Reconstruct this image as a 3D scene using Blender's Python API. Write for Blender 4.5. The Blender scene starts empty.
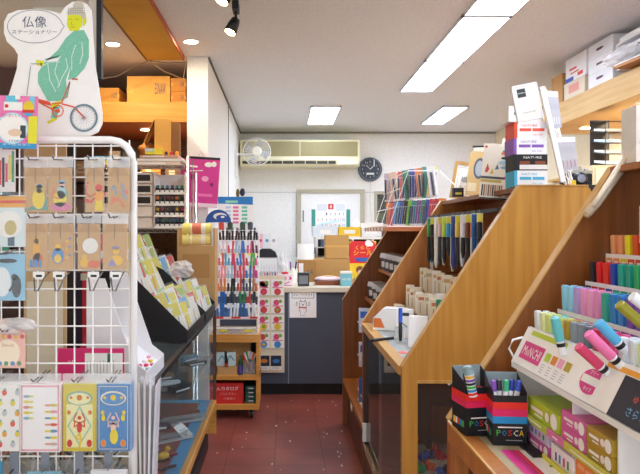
import bpy, math, random
from mathutils import Vector, Matrix
random.seed(7)
PI = math.pi
S = bpy.context.scene
COL = S.collection
F0 = 450.0
K = 1.4222          # metres along the shop for each unit of measured depth

def P(px, py, d):   # a measured point of the place: across, along, up
    return Vector(((px-283)*d/F0, d*K, 1.42-(py-232)*d/F0))
def XX(px, d): return (px-283)*d/F0
def ZZ(py, d): return 1.42-(py-232)*d/F0

# ---------------------------------------------------------------- camera, world, exposure
cam = bpy.data.cameras.new('camera')
co = bpy.data.objects.new('camera', cam); COL.objects.link(co)
co.location = (0, 0, 1.42); co.rotation_euler = (PI/2, 0, 0)
cam.sensor_width = 36; cam.lens = 36*F0*K/640
cam.shift_x = 37/640; cam.shift_y = -5/640
cam.clip_start = 0.05
S.camera = co
S.view_settings.view_transform = 'Standard'
S.view_settings.look = 'None'
S.view_settings.gamma = 1
S.view_settings.use_curve_mapping = False
S.cycles.diffuse_bounces = 8; S.cycles.max_bounces = 16; S.cycles.transparent_max_bounces = 24
S.view_settings.exposure = EXPOSURE = 0.55
w = bpy.data.worlds.new('daylight'); S.world = w; w.use_nodes = True
w.node_tree.nodes['Background'].inputs[0].default_value = (0.86, 0.94, 1.0, 1)
w.node_tree.nodes['Background'].inputs[1].default_value = 1.5
LAMP = 16.0
WARM = 9.0       # downlights

# ---------------------------------------------------------------- materials
def lin(c):
    c = c.lstrip('#')
    v = [int(c[i:i+2], 16)/255 for i in (0, 2, 4)]
    return [x/12.92 if x <= .04045 else ((x+.055)/1.055)**2.4 for x in v]
_mats = {}
def mat(c, rough=.55, metal=0.0, emit=0.0, var=.05, scale=30, spec=.4):
    k = (c, rough, metal, emit, var, scale, spec)
    if k in _mats: return _mats[k]
    m = bpy.data.materials.new('colour_'+c.strip('#')); m.use_nodes = True
    nt = m.node_tree; b = nt.nodes['Principled BSDF']
    rgb = lin(c)
    b.inputs['Roughness'].default_value = rough
    b.inputs['Metallic'].default_value = metal
    b.inputs['Specular IOR Level'].default_value = spec
    if emit:
        b.inputs['Base Color'].default_value = (*rgb, 1)
        b.inputs['Emission Color'].default_value = (*rgb, 1)
        b.inputs['Emission Strength'].default_value = emit
    else:
        tc = nt.nodes.new('ShaderNodeTexCoord'); n = nt.nodes.new('ShaderNodeTexNoise')
        n.inputs['Scale'].default_value = scale
        nt.links.new(tc.outputs['Object'], n.inputs['Vector'])
        mx = nt.nodes.new('ShaderNodeMix'); mx.data_type = 'RGBA'
        mx.inputs[6].default_value = (*[x*(1-var) for x in rgb], 1)
        mx.inputs[7].default_value = (*[min(1, x*(1+var)) for x in rgb], 1)
        nt.links.new(n.outputs['Fac'], mx.inputs[0]); nt.links.new(mx.outputs[2], b.inputs['Base Color'])
    _mats[k] = m
    return m
def wood(name, c1, c2, rough=.4, scale=(45, 45, 2.5)):
    if name in _mats: return _mats[name]
    m = bpy.data.materials.new(name); m.use_nodes = True
    nt = m.node_tree; b = nt.nodes['Principled BSDF']; b.inputs['Roughness'].default_value = rough
    tc = nt.nodes.new('ShaderNodeTexCoord'); mp = nt.nodes.new('ShaderNodeMapping')
    mp.inputs['Scale'].default_value = scale
    n = nt.nodes.new('ShaderNodeTexNoise'); n.inputs['Scale'].default_value = 1; n.inputs['Detail'].default_value = 6
    n2 = nt.nodes.new('ShaderNodeTexNoise'); n2.inputs['Scale'].default_value = 2.2
    r = nt.nodes.new('ShaderNodeValToRGB')
    r.color_ramp.elements[0].color = (*lin(c1), 1); r.color_ramp.elements[1].color = (*lin(c2), 1)
    r.color_ramp.elements[0].position = .3; r.color_ramp.elements[1].position = .68
    ad = nt.nodes.new('ShaderNodeMath'); ad.operation = 'ADD'
    ml = nt.nodes.new('ShaderNodeMath'); ml.operation = 'MULTIPLY_ADD'; ml.inputs[1].default_value = .5; ml.inputs[2].default_value = -.25
    L = nt.links.new
    L(tc.outputs['Object'], mp.inputs['Vector']); L(mp.outputs[0], n.inputs['Vector']); L(tc.outputs['Object'], n2.inputs['Vector'])
    L(n2.outputs['Fac'], ml.inputs[0]); L(ml.outputs[0], ad.inputs[1]); L(n.outputs['Fac'], ad.inputs[0])
    L(ad.outputs[0], r.inputs[0]); L(r.outputs[0], b.inputs['Base Color'])
    _mats[name] = m
    return m
def clear(name, tint='#ffffff', a=.12, rough=.08, body='#ffffff', body_a=.06, fres=0):
    """thin clear plastic or glass: mostly see-through, a share of gloss, a share of milky body"""
    if name in _mats: return _mats[name]
    m = bpy.data.materials.new(name); m.use_nodes = True
    nt = m.node_tree; nt.nodes.clear(); N = nt.nodes.new; L = nt.links.new
    o = N('ShaderNodeOutputMaterial'); t = N('ShaderNodeBsdfTransparent'); g = N('ShaderNodeBsdfGlossy'); df = N('ShaderNodeBsdfDiffuse')
    t.inputs[0].default_value = (*lin(tint), 1); g.inputs['Roughness'].default_value = rough
    df.inputs[0].default_value = (*lin(body), 1)
    a1 = N('ShaderNodeMixShader'); a2 = N('ShaderNodeMixShader')
    n = N('ShaderNodeTexNoise'); n.inputs['Scale'].default_value = 18; tc = N('ShaderNodeTexCoord'); L(tc.outputs['Object'], n.inputs['Vector'])
    mr = N('ShaderNodeMapRange'); mr.inputs[3].default_value = body_a*.6; mr.inputs[4].default_value = body_a*1.4
    L(n.outputs['Fac'], mr.inputs[0]); L(mr.outputs[0], a2.inputs[0])
    a1.inputs[0].default_value = a
    if fres:
        fr = N('ShaderNodeFresnel'); fr.inputs[0].default_value = fres; L(fr.outputs[0], a1.inputs[0])
    L(t.outputs[0], a1.inputs[1]); L(g.outputs[0], a1.inputs[2])
    L(a1.outputs[0], a2.inputs[1]); L(df.outputs[0], a2.inputs[2]); L(a2.outputs[0], o.inputs[0])
    _mats[name] = m
    return m

W = mat('#f4f3f0', .5); WG = mat('#fbfbfa', .25); BK = mat('#1c1c20', .45); GREY = mat('#8d9096'); CH = mat('#c9ccd0', .22, .9)
OAK = wood('panel_wood', '#b67d30', '#cd9644'); OAKE = wood('edge_wood', '#c08e48', '#d2a660', .35)
RED_SHADE_WOOD = wood('panel_wood_red_shade', '#7c4418', '#985a26'); DKW = wood('dark_wood', '#3c2218', '#58301f')  # reddish board wood, darkened for the shade on the nearest divider
PLY = wood('ply', '#c2995c', '#d2ae76', .6, (2.5, 2.5, 40)); CARD = mat('#c69c62', .85, var=.08); CARD2 = mat('#b3874f', .85, var=.08)
KRAFT = mat('#c9a06a', .8, var=.07); GLASS = clear('shop_glass', '#f2f6f5', .07, .02, '#dfe8ea', .03, fres=1.5)
BAG = clear('clear_bag', '#fdfdfd', .03, .15, '#ffffff', .02)
GLASS2 = clear('case_glass', '#f4f8f8', .08, .03, '#dfe8ea', .02); BAGW = clear('cloudy_bag', '#ffffff', .12, .25, '#f4f4f6', .38)
ACR = clear('acrylic', '#f6f8f8', .10, .08, '#f4f8f8', .12)

# ---------------------------------------------------------------- mesh builder
_text = {}
def text_geo(s):
    if s not in _text:
        c = bpy.data.curves.new('t', 'FONT'); c.body = s; c.resolution_u = 1
        o = bpy.data.objects.new('t', c); COL.objects.link(o)
        dg = bpy.context.evaluated_depsgraph_get(); me = bpy.data.meshes.new_from_object(o.evaluated_get(dg))
        v = [tuple(x.co[:2]) for x in me.vertices]; f = [tuple(p.vertices) for p in me.polygons]
        x0 = min(a for a, _ in v); x1 = max(a for a, _ in v); y0 = min(b for _, b in v); y1 = max(b for _, b in v)
        bpy.data.objects.remove(o); bpy.data.curves.remove(c); bpy.data.meshes.remove(me)
        _text[s] = ([(a-x0, b-y0) for a, b in v], f, x1-x0, y1-y0)
    return _text[s]

class M:
    def __init__(s): s.v = []; s.f = []; s.mi = []; s.ms = []; s.T = Matrix()
    def _m(s, m):
        if m not in s.ms: s.ms.append(m)
        return s.ms.index(m)
    def add(s, vs, fs, m):
        b = len(s.v); s.v += [tuple(s.T @ Vector(x)) for x in vs]; i = s._m(m)
        for f in fs: s.f.append([b+k for k in f]); s.mi.append(i)
        return s
    def box(s, x0, x1, y0, y1, z0, z1, m):
        v = [(x, y, z) for x in (x0, x1) for y in (y0, y1) for z in (z0, z1)]
        return s.add(v, [(0,1,3,2), (4,6,7,5), (0,4,5,1), (2,3,7,6), (0,2,6,4), (1,5,7,3)], m)
    def prism(s, pts, axis, a, b, m):
        """pts: outline in the two other axes (order x,y,z)"""
        n = len(pts)
        def put(p, t): return (t, p[0], p[1]) if axis == 'x' else (p[0], t, p[1]) if axis == 'y' else (p[0], p[1], t)
        v = [put(p, a) for p in pts]+[put(p, b) for p in pts]
        f = [tuple(range(n)), tuple(range(2*n-1, n-1, -1))]+[(i, n+i, n+(i+1) % n, (i+1) % n) for i in range(n)]
        return s.add(v, f, m)
    def poly(s, pts, m): return s.add(pts, [tuple(range(len(pts)))], m)
    def rect(s, x0, x1, z0, z1, m, y=-.0007): return s.poly([(x0, y, z0), (x1, y, z0), (x1, y, z1), (x0, y, z1)], m)
    def face(s, pts, m, y=-.0007): return s.poly([(a, y, b) for a, b in pts], m)
    def disc(s, cx, cz, rx, m, y=-.001, rz=None, n=16):
        rz = rz or rx
        return s.poly([(cx+rx*math.cos(2*PI*i/n), y, cz+rz*math.sin(2*PI*i/n)) for i in range(n)], m)
    def ring(s, cx, cz, r, w_, m, y=-.001, n=24, rz=1.0):
        v = []
        for i in range(n):
            a = 2*PI*i/n
            for q in (r, r-w_): v.append((cx+q*math.cos(a), y, cz+q*rz*math.sin(a)))
        return s.add(v, [(2*i, 2*((i+1) % n), 2*((i+1) % n)+1, 2*i+1) for i in range(n)], m)
    def stroke(s, pts, w_, m, y=-.0012):
        for (a, b), (c, d) in zip(pts, pts[1:]):
            L = math.hypot(c-a, d-b) or 1; nx, nz = -(d-b)/L*w_/2, (c-a)/L*w_/2
            s.face([(a-nx, b-nz), (c-nx, d-nz), (c+nx, d+nz), (a+nx, b+nz)], m, y)
        return s
    def text(s, t, cx, cz, w_, m, y=-.0012, h=None):
        v, f, tw, th = text_geo(t); k = w_/tw; kz = h/th if h else k
        return s.add([(cx+(a-tw/2)*k, y, cz+(b-th/2)*kz) for a, b in v], f, m)
    def tube(s, pts, r, m, n=8, cap=True, r2=None):
        pts = [Vector(p) for p in pts]; v = []; f = []
        for i, p in enumerate(pts):
            t = (pts[min(i+1, len(pts)-1)]-pts[max(i-1, 0)]).normalized()
            u = t.cross(Vector((0, 0, 1)))
            if u.length < .05: u = t.cross(Vector((0, 1, 0)))
            u.normalize(); q = t.cross(u)
            rr = r if r2 is None else r+(r2-r)*i/(len(pts)-1)
            for k in range(n):
                a = 2*PI*k/n; v.append(p+(u*math.cos(a)+q*math.sin(a))*rr)
        for i in range(len(pts)-1):
            for k in range(n):
                f.append((i*n+k, i*n+(k+1) % n, (i+1)*n+(k+1) % n, (i+1)*n+k))
        if cap: f.append(tuple(range(n))[::-1]); f.append(tuple(range((len(pts)-1)*n, len(pts)*n)))
        return s.add(v, f, m)
    def lathe(s, prof, m, n=14, c=(0, 0, 0), axis='z'):
        v = []
        for r, z in prof:
            for k in range(n):
                a = 2*PI*k/n; x, y = r*math.cos(a), r*math.sin(a)
                v.append((c[0]+x, c[1]+y, c[2]+z) if axis == 'z' else (c[0]+x, c[1]+z, c[2]+y) if axis == 'y' else (c[0]+z, c[1]+x, c[2]+y))
        f = [(i*n+k, i*n+(k+1) % n, (i+1)*n+(k+1) % n, (i+1)*n+k) for i in range(len(prof)-1) for k in range(n)]
        f.append(tuple(range(n))); f.append(tuple(range((len(prof)-1)*n, len(prof)*n)))
        return s.add(v, f, m)
    def blob(s, c, r, m, n=10, k=6, jit=0.0):
        v = [(c[0], c[1], c[2]+r[2])]; f = []
        for i in range(1, k):
            for j in range(n):
                a = PI*i/k; b = 2*PI*j/n; q = 1+random.uniform(-jit, jit)
                v.append((c[0]+r[0]*q*math.sin(a)*math.cos(b), c[1]+r[1]*q*math.sin(a)*math.sin(b), c[2]+r[2]*q*math.cos(a)))
        v.append((c[0], c[1], c[2]-r[2])); e = len(v)-1
        for j in range(n):
            f.append((0, 1+j, 1+(j+1) % n)); f.append((e, e-n+(j+1) % n, e-n+j))
            for i in range(k-2): f.append((1+i*n+j, 1+(i+1)*n+j, 1+(i+1)*n+(j+1) % n, 1+i*n+(j+1) % n))
        return s.add(v, f, m)
    def mesh(s, name='mesh', smooth=False):
        me = bpy.data.meshes.new(name); me.from_pydata(s.v, [], s.f)
        for m in s.ms: me.materials.append(m)
        me.polygons.foreach_set('material_index', s.mi)
        if smooth: me.polygons.foreach_set('use_smooth', [True]*len(s.f))
        me.update(); return me
    def build(s, name, parent=None, loc=None, rz=0, rot=None, smooth=False, bevel=0, label=None):
        o = bpy.data.objects.new(name, s.mesh(name, smooth)); COL.objects.link(o)
        if loc is not None: o.location = loc
        o.rotation_euler = rot or (0, 0, rz)
        if parent: o.parent = parent
        if label: o['label'] = label
        if bevel:
            b = o.modifiers.new('edge', 'BEVEL'); b.width = bevel; b.segments = 2; b.limit_method = 'ANGLE'
        return o

def tag(o, label, cat, group=None):
    o['label'] = label; o['category'] = cat
    if group: o['group'] = group
    return o
def thing(name, label, cat, loc, rz=0, group=None, rot=None):
    o = bpy.data.objects.new(name, None); COL.objects.link(o); o.location = loc
    o.rotation_euler = rot or (0, 0, rz)
    return tag(o, label, cat, group)
def struct(o):
    o['kind'] = 'structure'; return o
def children(o): return [c for c in bpy.data.objects if c.parent == o]
def dup(root, kids, loc, rot=None, label=None):
    r = root.copy(); COL.objects.link(r); r.location = loc
    if rot is not None: r.rotation_euler = rot
    if label: r['label'] = label
    for ch in kids:
        c = ch.copy(); COL.objects.link(c); c.parent = r
    return r
ORD = 'first second third fourth fifth sixth seventh eighth ninth tenth eleventh twelfth thirteenth fourteenth fifteenth sixteenth seventeenth eighteenth nineteenth twentieth'.split()
# ================================================================ the setting
HC = 2.72
XL, XR, XP = -2.3, 2.756, -.557
YB, YA, YCOL, YF = 5.85*K, 4.1*K, 3.34*K, -1.8
def floor_mat():
    m = bpy.data.materials.new('floor_tiles'); m.use_nodes = True; nt = m.node_tree; b = nt.nodes['Principled BSDF']
    N = nt.nodes.new; L = nt.links.new
    tc = N('ShaderNodeTexCoord'); br = N('ShaderNodeTexBrick'); br.offset = 0; br.squash = 1
    mp = N('ShaderNodeMapping'); mp.inputs['Location'].default_value = (.05, .04, 0)
    br.inputs['Scale'].default_value = 1; br.inputs['Brick Width'].default_value = .303; br.inputs['Row Height'].default_value = .303
    br.inputs['Mortar Size'].default_value = .0028; br.inputs['Mortar Smooth'].default_value = .6
    br.inputs['Color1'].default_value = (*lin('#88483e'), 1); br.inputs['Color2'].default_value = (*lin('#965247'), 1); br.inputs['Mortar'].default_value = (*lin('#45251f'), 1)
    n = N('ShaderNodeTexNoise'); n.inputs['Scale'].default_value = 3.0; n.inputs['Detail'].default_value = 5
    hs = N('ShaderNodeMix'); hs.data_type = 'RGBA'; hs.blend_type = 'MULTIPLY'; hs.inputs[0].default_value = .7
    rp = N('ShaderNodeValToRGB'); rp.color_ramp.elements[0].color = (.60, .54, .58, 1); rp.color_ramp.elements[1].color = (1.2, 1.1, 1.05, 1)
    rp.color_ramp.elements[0].position = .35; rp.color_ramp.elements[1].position = .7
    # worn white nicks in the tiles
    v = N('ShaderNodeTexVoronoi'); v.inputs['Scale'].default_value = 11; v.inputs['Randomness'].default_value = 1
    mp2 = N('ShaderNodeMapping'); mp2.inputs['Scale'].default_value = (1.6, .55, 1)
    lt = N('ShaderNodeMath'); lt.operation = 'LESS_THAN'; lt.inputs[1].default_value = .115
    n3 = N('ShaderNodeTexNoise'); n3.inputs['Scale'].default_value = 9; gt = N('ShaderNodeMath'); gt.operation = 'GREATER_THAN'; gt.inputs[1].default_value = .46
    mu = N('ShaderNodeMath'); mu.operation = 'MULTIPLY'
    mx = N('ShaderNodeMix'); mx.data_type = 'RGBA'; mx.inputs[7].default_value = (*lin('#dcc8c2'), 1)
    L(tc.outputs['Object'], mp.inputs[0]); L(mp.outputs[0], br.inputs['Vector']); L(tc.outputs['Object'], n.inputs['Vector'])
    L(tc.outputs['Object'], mp2.inputs[0]); L(mp2.outputs[0], v.inputs['Vector']); L(tc.outputs['Object'], n3.inputs['Vector'])
    L(n.outputs['Fac'], rp.inputs[0]); L(br.outputs['Color'], hs.inputs[6]); L(rp.outputs[0], hs.inputs[7])
    L(v.outputs['Distance'], lt.inputs[0]); L(n3.outputs['Fac'], gt.inputs[0]); L(lt.outputs[0], mu.inputs[0]); L(gt.outputs[0], mu.inputs[1])
    L(mu.outputs[0], mx.inputs[0]); L(hs.outputs[2], mx.inputs[6]); L(mx.outputs[2], b.inputs['Base Color'])
    b.inputs['Roughness'].default_value = .33
    return m
def speck_mat(name, base, speck, scale=260, rough=.9, amt=.36):
    m = bpy.data.materials.new(name); m.use_nodes = True; nt = m.node_tree; b = nt.nodes['Principled BSDF']; N = nt.nodes.new; L = nt.links.new
    tc = N('ShaderNodeTexCoord'); n = N('ShaderNodeTexNoise'); n.inputs['Scale'].default_value = scale; n.inputs['Detail'].default_value = 2
    r = N('ShaderNodeValToRGB'); r.color_ramp.elements[0].color = (*lin(speck), 1); r.color_ramp.elements[1].color = (*lin(base), 1)
    r.color_ramp.elements[0].position = amt; r.color_ramp.elements[1].position = amt+.14
    L(tc.outputs['Object'], n.inputs['Vector']); L(n.outputs['Fac'], r.inputs[0]); L(r.outputs[0], b.inputs['Base Color'])
    b.inputs['Roughness'].default_value = rough
    bp = N('ShaderNodeBump'); bp.inputs['Strength'].default_value = .15; L(n.outputs['Fac'], bp.inputs['Height']); L(bp.outputs[0], b.inputs['Normal'])
    return m
MW = speck_mat('wallpaper', '#f3f2ef', '#e8e6e2', 120, .9, .4); MC = speck_mat('ceiling_board', '#eaecee', '#dddfe2', 90)
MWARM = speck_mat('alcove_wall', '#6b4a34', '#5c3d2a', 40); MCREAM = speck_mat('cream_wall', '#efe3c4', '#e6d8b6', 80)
FL = floor_mat()
struct(M().box(XL, XR, YF, YB, -.1, 0, FL).build('floor'))
struct(M().box(XL-.1, XR+.1, YF, YB+.1, HC, HC+.1, MC).build('ceiling'))
DX0, DX1, DZ = XX(301, 5.85), XX(360, 5.85), ZZ(193, 5.85)
bw = M()
# the back wall with the opening of a small inner window
wx0, wx1, wz0, wz1 = XX(377, 5.85), XX(410, 5.85), ZZ(250, 5.85), ZZ(194, 5.85)
bw.box(XL-.1, wx0, YB, YB+.1, 0, HC, MW).box(wx1, XR+.1, YB, YB+.1, 0, HC, MW).box(wx0, wx1, YB, YB+.1, 0, wz0, MW).box(wx0, wx1, YB, YB+.1, wz1, HC, MW)
struct(bw.build('wall_back'))
struct(M().box(XR, XR+.1, YF, YB, 0, HC, MCREAM).build('wall_right'))
struct(M().box(XL-.1, XL, YF, YB, 0, HC, MCREAM).build('wall_left'))
struct(M().box(XP-.155, XP, YCOL, YB, 0, HC, MW).build('wall_partition'))
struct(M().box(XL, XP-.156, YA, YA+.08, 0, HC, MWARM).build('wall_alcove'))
JT = mat('#6f6e6c', .8)
struct(M().box(XP, XR, YB-.02, YB-.001, HC-.022, HC-.001, mat('#8d8a84')).build('trim_1'))
struct(M().box(XP+.0005, XP+.012, YCOL, YB-.02, HC-.016, HC-.0005, JT).build('trim_2'))
struct(M().box(XP+.0005, XP+.006, 4.56*K, 4.56*K+.02, 0, HC-.02, JT).build('trim_3'))
struct(M().box(XP+.01, 1.95, YB-.006, YB-.0005, ZZ(192.6, 5.85), ZZ(192, 5.85), mat('#b9bcc4')).build('trim_4'))
# yellow soffit strip along the ceiling and its ragged edge strips
struct(M().box(-1.0, -.735, YF+.1, YCOL-.02, HC-.03, HC-.0005, wood('soffit', '#c0902f', '#d0a244', .5, (3, 3, 3))).build('trim_5'))
struct(M().box(-.735, -.727, YF+.1, YCOL-.02, HC-.034, HC-.0005, mat('#b65a3a')).build('trim_6'))
struct(M().box(-1.012, -1.0, YF+.1, YCOL-.02, HC-.034, HC-.0005, mat('#7c5a3a')).build('trim_7'))
# door behind the calendar
d1 = M().box(DX0, DX1, YB-.035, YB-.001, 0.002, DZ, mat('#efeeec', .5)).build('door_1'); struct(d1)
fr = M(); fm = mat('#b3ab95', .5)
fr.box(DX0-.055, DX0, YB-.06, YB-.001, 0.002, DZ+.045, fm).box(DX1, DX1+.055, YB-.06, YB-.001, 0.002, DZ+.045, fm).box(DX0, DX1, YB-.06, YB-.001, DZ, DZ+.045, fm)
fr.build('door_frame', d1); M().box(DX0+.02, DX0+.035, YB-.055, YB-.035, 1.55, 1.7, mat('#77756e', .4, .6)).build('hinge', d1)
# inner window with a dim stockroom shelf behind it
w1 = M().box(wx0, wx1, YB+.004, YB+.012, wz0, wz1, GLASS).build('window_1'); struct(w1)
fr = M(); t = .035
fr.box(wx0-t, wx0, YB-.02, YB-.001, wz0-t, wz1+t, fm).box(wx1, wx1+t, YB-.02, YB-.001, wz0-t, wz1+t, fm).box(wx0, wx1, YB-.02, YB-.001, wz1, wz1+t, fm).box(wx0, wx1, YB-.02, YB-.001, wz0-t, wz0, fm)
fr.build('window_frame', w1)
struct(M().box(wx0-.2, wx1+.2, YB+.5, YB+.55, .6, 2.3, mat('#2a3136')).build('wall_stockroom'))
for i, (zz, cc) in enumerate([(.02, '#5a7fae'), (.2, '#b23f3a'), (.38, '#6d7c54')]):
    o = M().box(wx0+.02, wx1-.03, YB+.12, YB+.36, wz0+zz, wz0+zz+.1, mat(cc)).build('storage_box', bevel=.006)
    tag(o, ['blue', 'red', 'olive green'][i]+' box on the dim shelf behind the small inner window', 'box', 'boxes behind the inner window')
o = M()
for zz in (0, .18, .36): o.box(wx0-.04, wx1+.04, YB+.101, YB+.4, wz0+zz-.02, wz0+zz, mat('#3d4349'))
for xx in (wx0-.04, wx1+.02): o.box(xx, xx+.02, YB+.101, YB+.4, .6, wz1, mat('#3d4349'))
tag(o.build('storage_shelf'), 'dark steel storage shelf seen through the small inner window', 'shelf')

# pillar edge beside the cut-out sign
struct(M().box(XX(89, 2.0), XX(97, 2.0), 2.0*K, 2.0*K+.02, 2.1, HC, mat('#cfcac4')).box(XX(97, 2.0), XX(102, 2.0), 2.0*K-.01, 2.0*K+.02, 2.1, HC, mat('#20242f', .4)).build('pillar_1'))
struct(M().box(XX(33, 2.6), XX(66, 2.6), 2.6*K, 2.6*K+.2, 2.6, HC-.001, mat('#e9e6da')).build('pillar_2'))

# ceiling panels
g = 'recessed fluorescent ceiling lights'
def panel(x0, x1, da, db, label, k=[0]):
    y0, y1 = da*K, db*K
    t = thing('ceiling_light', label, 'light', ((x0+x1)/2, (y0+y1)/2, HC), 0, g)
    hx, hy = (x1-x0)/2, (y1-y0)/2-.006
    M().box(-hx+.012, hx-.012, -hy+.012, hy-.012, -.014, -.004, mat('#dceaff', emit=LAMP)).build('diffuser', t)
    f = M(); fm = mat('#d4d6da', .5)
    f.box(-hx, -hx+.012, -hy, hy, -.02, -.0005, fm).box(hx-.012, hx, -hy, hy, -.02, -.0005, fm).box(-hx, hx, -hy, -hy+.012, -.02, -.0005, fm).box(-hx, hx, hy-.012, hy, -.02, -.0005, fm)
    f.build('frame', t)
panel(1.066, 1.368, 3.39, 4.12, 'ceiling light panel at the far end of the long lit strip')
panel(1.066, 1.368, 2.68, 3.385, 'second ceiling light panel from the far end of the long lit strip')
panel(1.066, 1.368, 1.97, 2.675, 'third ceiling light panel from the far end of the long lit strip')
panel(1.066, 1.368, 1.26, 1.965, 'unseen ceiling light panel added to the long strip above the front of the shop')  # out of view, added for light as a continuation of the row
panel(1.066, 1.368, .3, 1.255, 'unseen ceiling light panel added to the long strip above the entrance')  # also an added, unseen light source extending the row
panel(1.64, 1.91, 4.62, 5.36, 'single square ceiling light panel near the far corner of the right wall')
panel(.285, .6, 4.62, 5.36, 'single square ceiling light panel above the counter, before the air conditioner')
# round downlights
def downlight(x, y, z, r, label, emit=WARM, watt=3):
    t = thing('downlight', label, 'light', (x, y, z), 0, 'round downlights')
    M().lathe([(r*.82, -.006), (r*.82, -.003)], mat('#fff4dc', emit=emit), 20).build('lamp_disc', t)
    la = bpy.data.lights.new('downlight_lamp', 'AREA'); la.shape = 'DISK'; la.size = r*1.6; la.energy = watt; la.color = (1, .84, .62)
    lo = bpy.data.objects.new('lamp_light', la); COL.objects.link(lo); lo.location = (0, 0, -.012); lo.parent = t
    v = M().lathe([(r*.83, -.009), (r, -.007), (r, -.0005), (r*.83, -.0005)], W, 24); v.f = v.f[:-2]; v.mi = v.mi[:-2]; v.build('rim', t, smooth=True)
downlight(XX(191, 3.06), 3.06*K, HC, .055, 'round downlight in the ceiling beside the partition column', 30)
downlight(XX(125, 3.34), 3.1*K, HC, .055, 'round downlight in the ceiling above the cardboard boxes', 30, 6)
downlight(-1.5, 1.6*K, HC, .055, 'round downlight in the ceiling above the front wire rack', 30)
downlight(-.2, .4*K, HC, .055, 'round downlight in the ceiling by the entrance', 30)

# shelf boards under the ceiling, left alcove and right wall
sh = thing('wall_shelf', 'orange wooden shelf carrying cardboard boxes in the alcove', 'shelf', (0, 0, 0))
SO = wood('shelf_orange', '#bb7a26', '#d09440', .5, (2.5, 2.5, 40))
M().box(XL+.002, XP-.157, 3.39*K, 3.39*K+.03, 2.25, 2.40, SO).build('front_board', sh)
M().box(XL+.002, XP-.157, 3.39*K+.031, YA-.002, 2.375, 2.399, SO).build('shelf_board', sh)
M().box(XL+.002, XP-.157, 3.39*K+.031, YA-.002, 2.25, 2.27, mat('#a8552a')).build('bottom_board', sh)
downlight(XX(145, 3.6), 3.62*K, 2.249, .05, 'small downlight under the orange alcove shelf', 25, 5)
SX = 2.1
sh = thing('wall_shelf', 'long light plywood shelf high on the cream wall above the islands', 'shelf', (0, 0, 0))
M().box(SX, SX+.02, .6*K, 3.75*K, 2.235, 2.40, PLY).build('front_board', sh)
M().box(SX+.021, XR-.002, .6*K, 3.75*K, 2.376, 2.399, PLY).build('shelf_board', sh)
M().box(SX+.021, XR-.002, .6*K, 3.75*K, 2.235, 2.25, PLY).build('bottom_board', sh)
downlight(2.36, 2.95*K, 2.234, .055, 'dim round downlight under the plywood shelf, nearer the camera body', 6, 5)
downlight(2.36, 2.35*K, 2.234, .055, 'bright round downlight under the plywood shelf at the picture edge', 40, 8)
downlight(2.36, 3.5*K, 2.234, .055, 'round downlight under the plywood shelf behind the hanging packs', 40, 9)
o = M().box(XR-.05, XR-.001, 1.2*K, 4.6*K, ZZ(0, 1)*0+1.93, 1.95, mat('#e0b46a')).build('trim_8'); struct(o)

# track and its spotlights
tr = M().box(-.275, -.25, 1.2*K, 2.56*K, HC-.03, HC-.0005, BK).build('light_track')
tag(tr, 'black lighting track running along the ceiling', 'track')
for i, (dd, lab) in enumerate([(2.50, 'black spotlight at the far end of the ceiling track'), (2.17, 'black spotlight on the ceiling track, nearer the shop front')]):
    t = thing('spotlight', lab, 'light', (-.262, dd*K, HC-.03), 0, 'spotlights on the ceiling track')
    M().box(-.018, .018, -.05, .05, -.045, 0, BK).build('adapter', t)
    M().tube([(0, 0, -.045), (0, 0, -.1)], .008, BK).build('arm', t)
    a = Vector((.0, 0, -.09)); b_ = Vector((-.03, -.02, -.165))
    h = M().tube([a, a.lerp(b_, .35), b_], .024, BK, 16, r2=.036); h.build('lamp_head', t, smooth=True)
    dr = (b_-a).normalized(); M().tube([b_+dr*.0005, b_+dr*.003], .029, mat('#ffdf9a', emit=30), 16).build('bulb', t)

# ================================================================ on and by the back wall
# air conditioner
ax0, ax1, az0, az1 = -.53, XX(360, 5.55), ZZ(166, 5.55), ZZ(139.5, 5.55); ay = 5.55*K
ac = thing('air_conditioner', 'long yellowed cream air conditioner mounted on the far wall', 'air conditioner', ((ax0+ax1)/2, ay, az0))
hw, hh = (ax1-ax0)/2, az1-az0; CR = mat('#e4dcb4', .4)
dpt = YB-ay-.001
M().prism([(0, .06), (.03, .0), (dpt, 0), (dpt, hh), (.02, hh), (0, hh-.02)], 'x', -hw, hw, CR).build('housing', ac, bevel=.006)
gm = M(); gm.box(-hw+.03, hw-.03, -.006, .002, .12, hh-.025, mat('#b3a87c', .6))
for k in range(18):
    z = .125+k*(hh-.155)/18; gm.box(-hw+.035, hw-.035, -.010, -.006, z, z+.004, mat('#9d9168', .6))
gm.box(-.005, .005, -.012, -.006, .12, hh-.025, CR)
gm.build('intake_grille', ac)
M().box(-hw+.01, hw-.01, -.012, 0, .075, .112, mat('#e9e2c2', .4)).build('front_strip', ac)
lv = M().box(-hw+.03, hw-.30, -.004, .0, .028, .062, mat('#3a352c', .6))
for k in range(9): lv.box(-hw+.1+k*.14, -hw+.108+k*.14, -.007, -.004, .028, .062, CR)
lv.build('outlet_louvre', ac)
M().box(hw-.28, hw-.02, -.010, 0, .02, .068, mat('#f0ead2', .4)).build('control_panel', ac)
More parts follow.
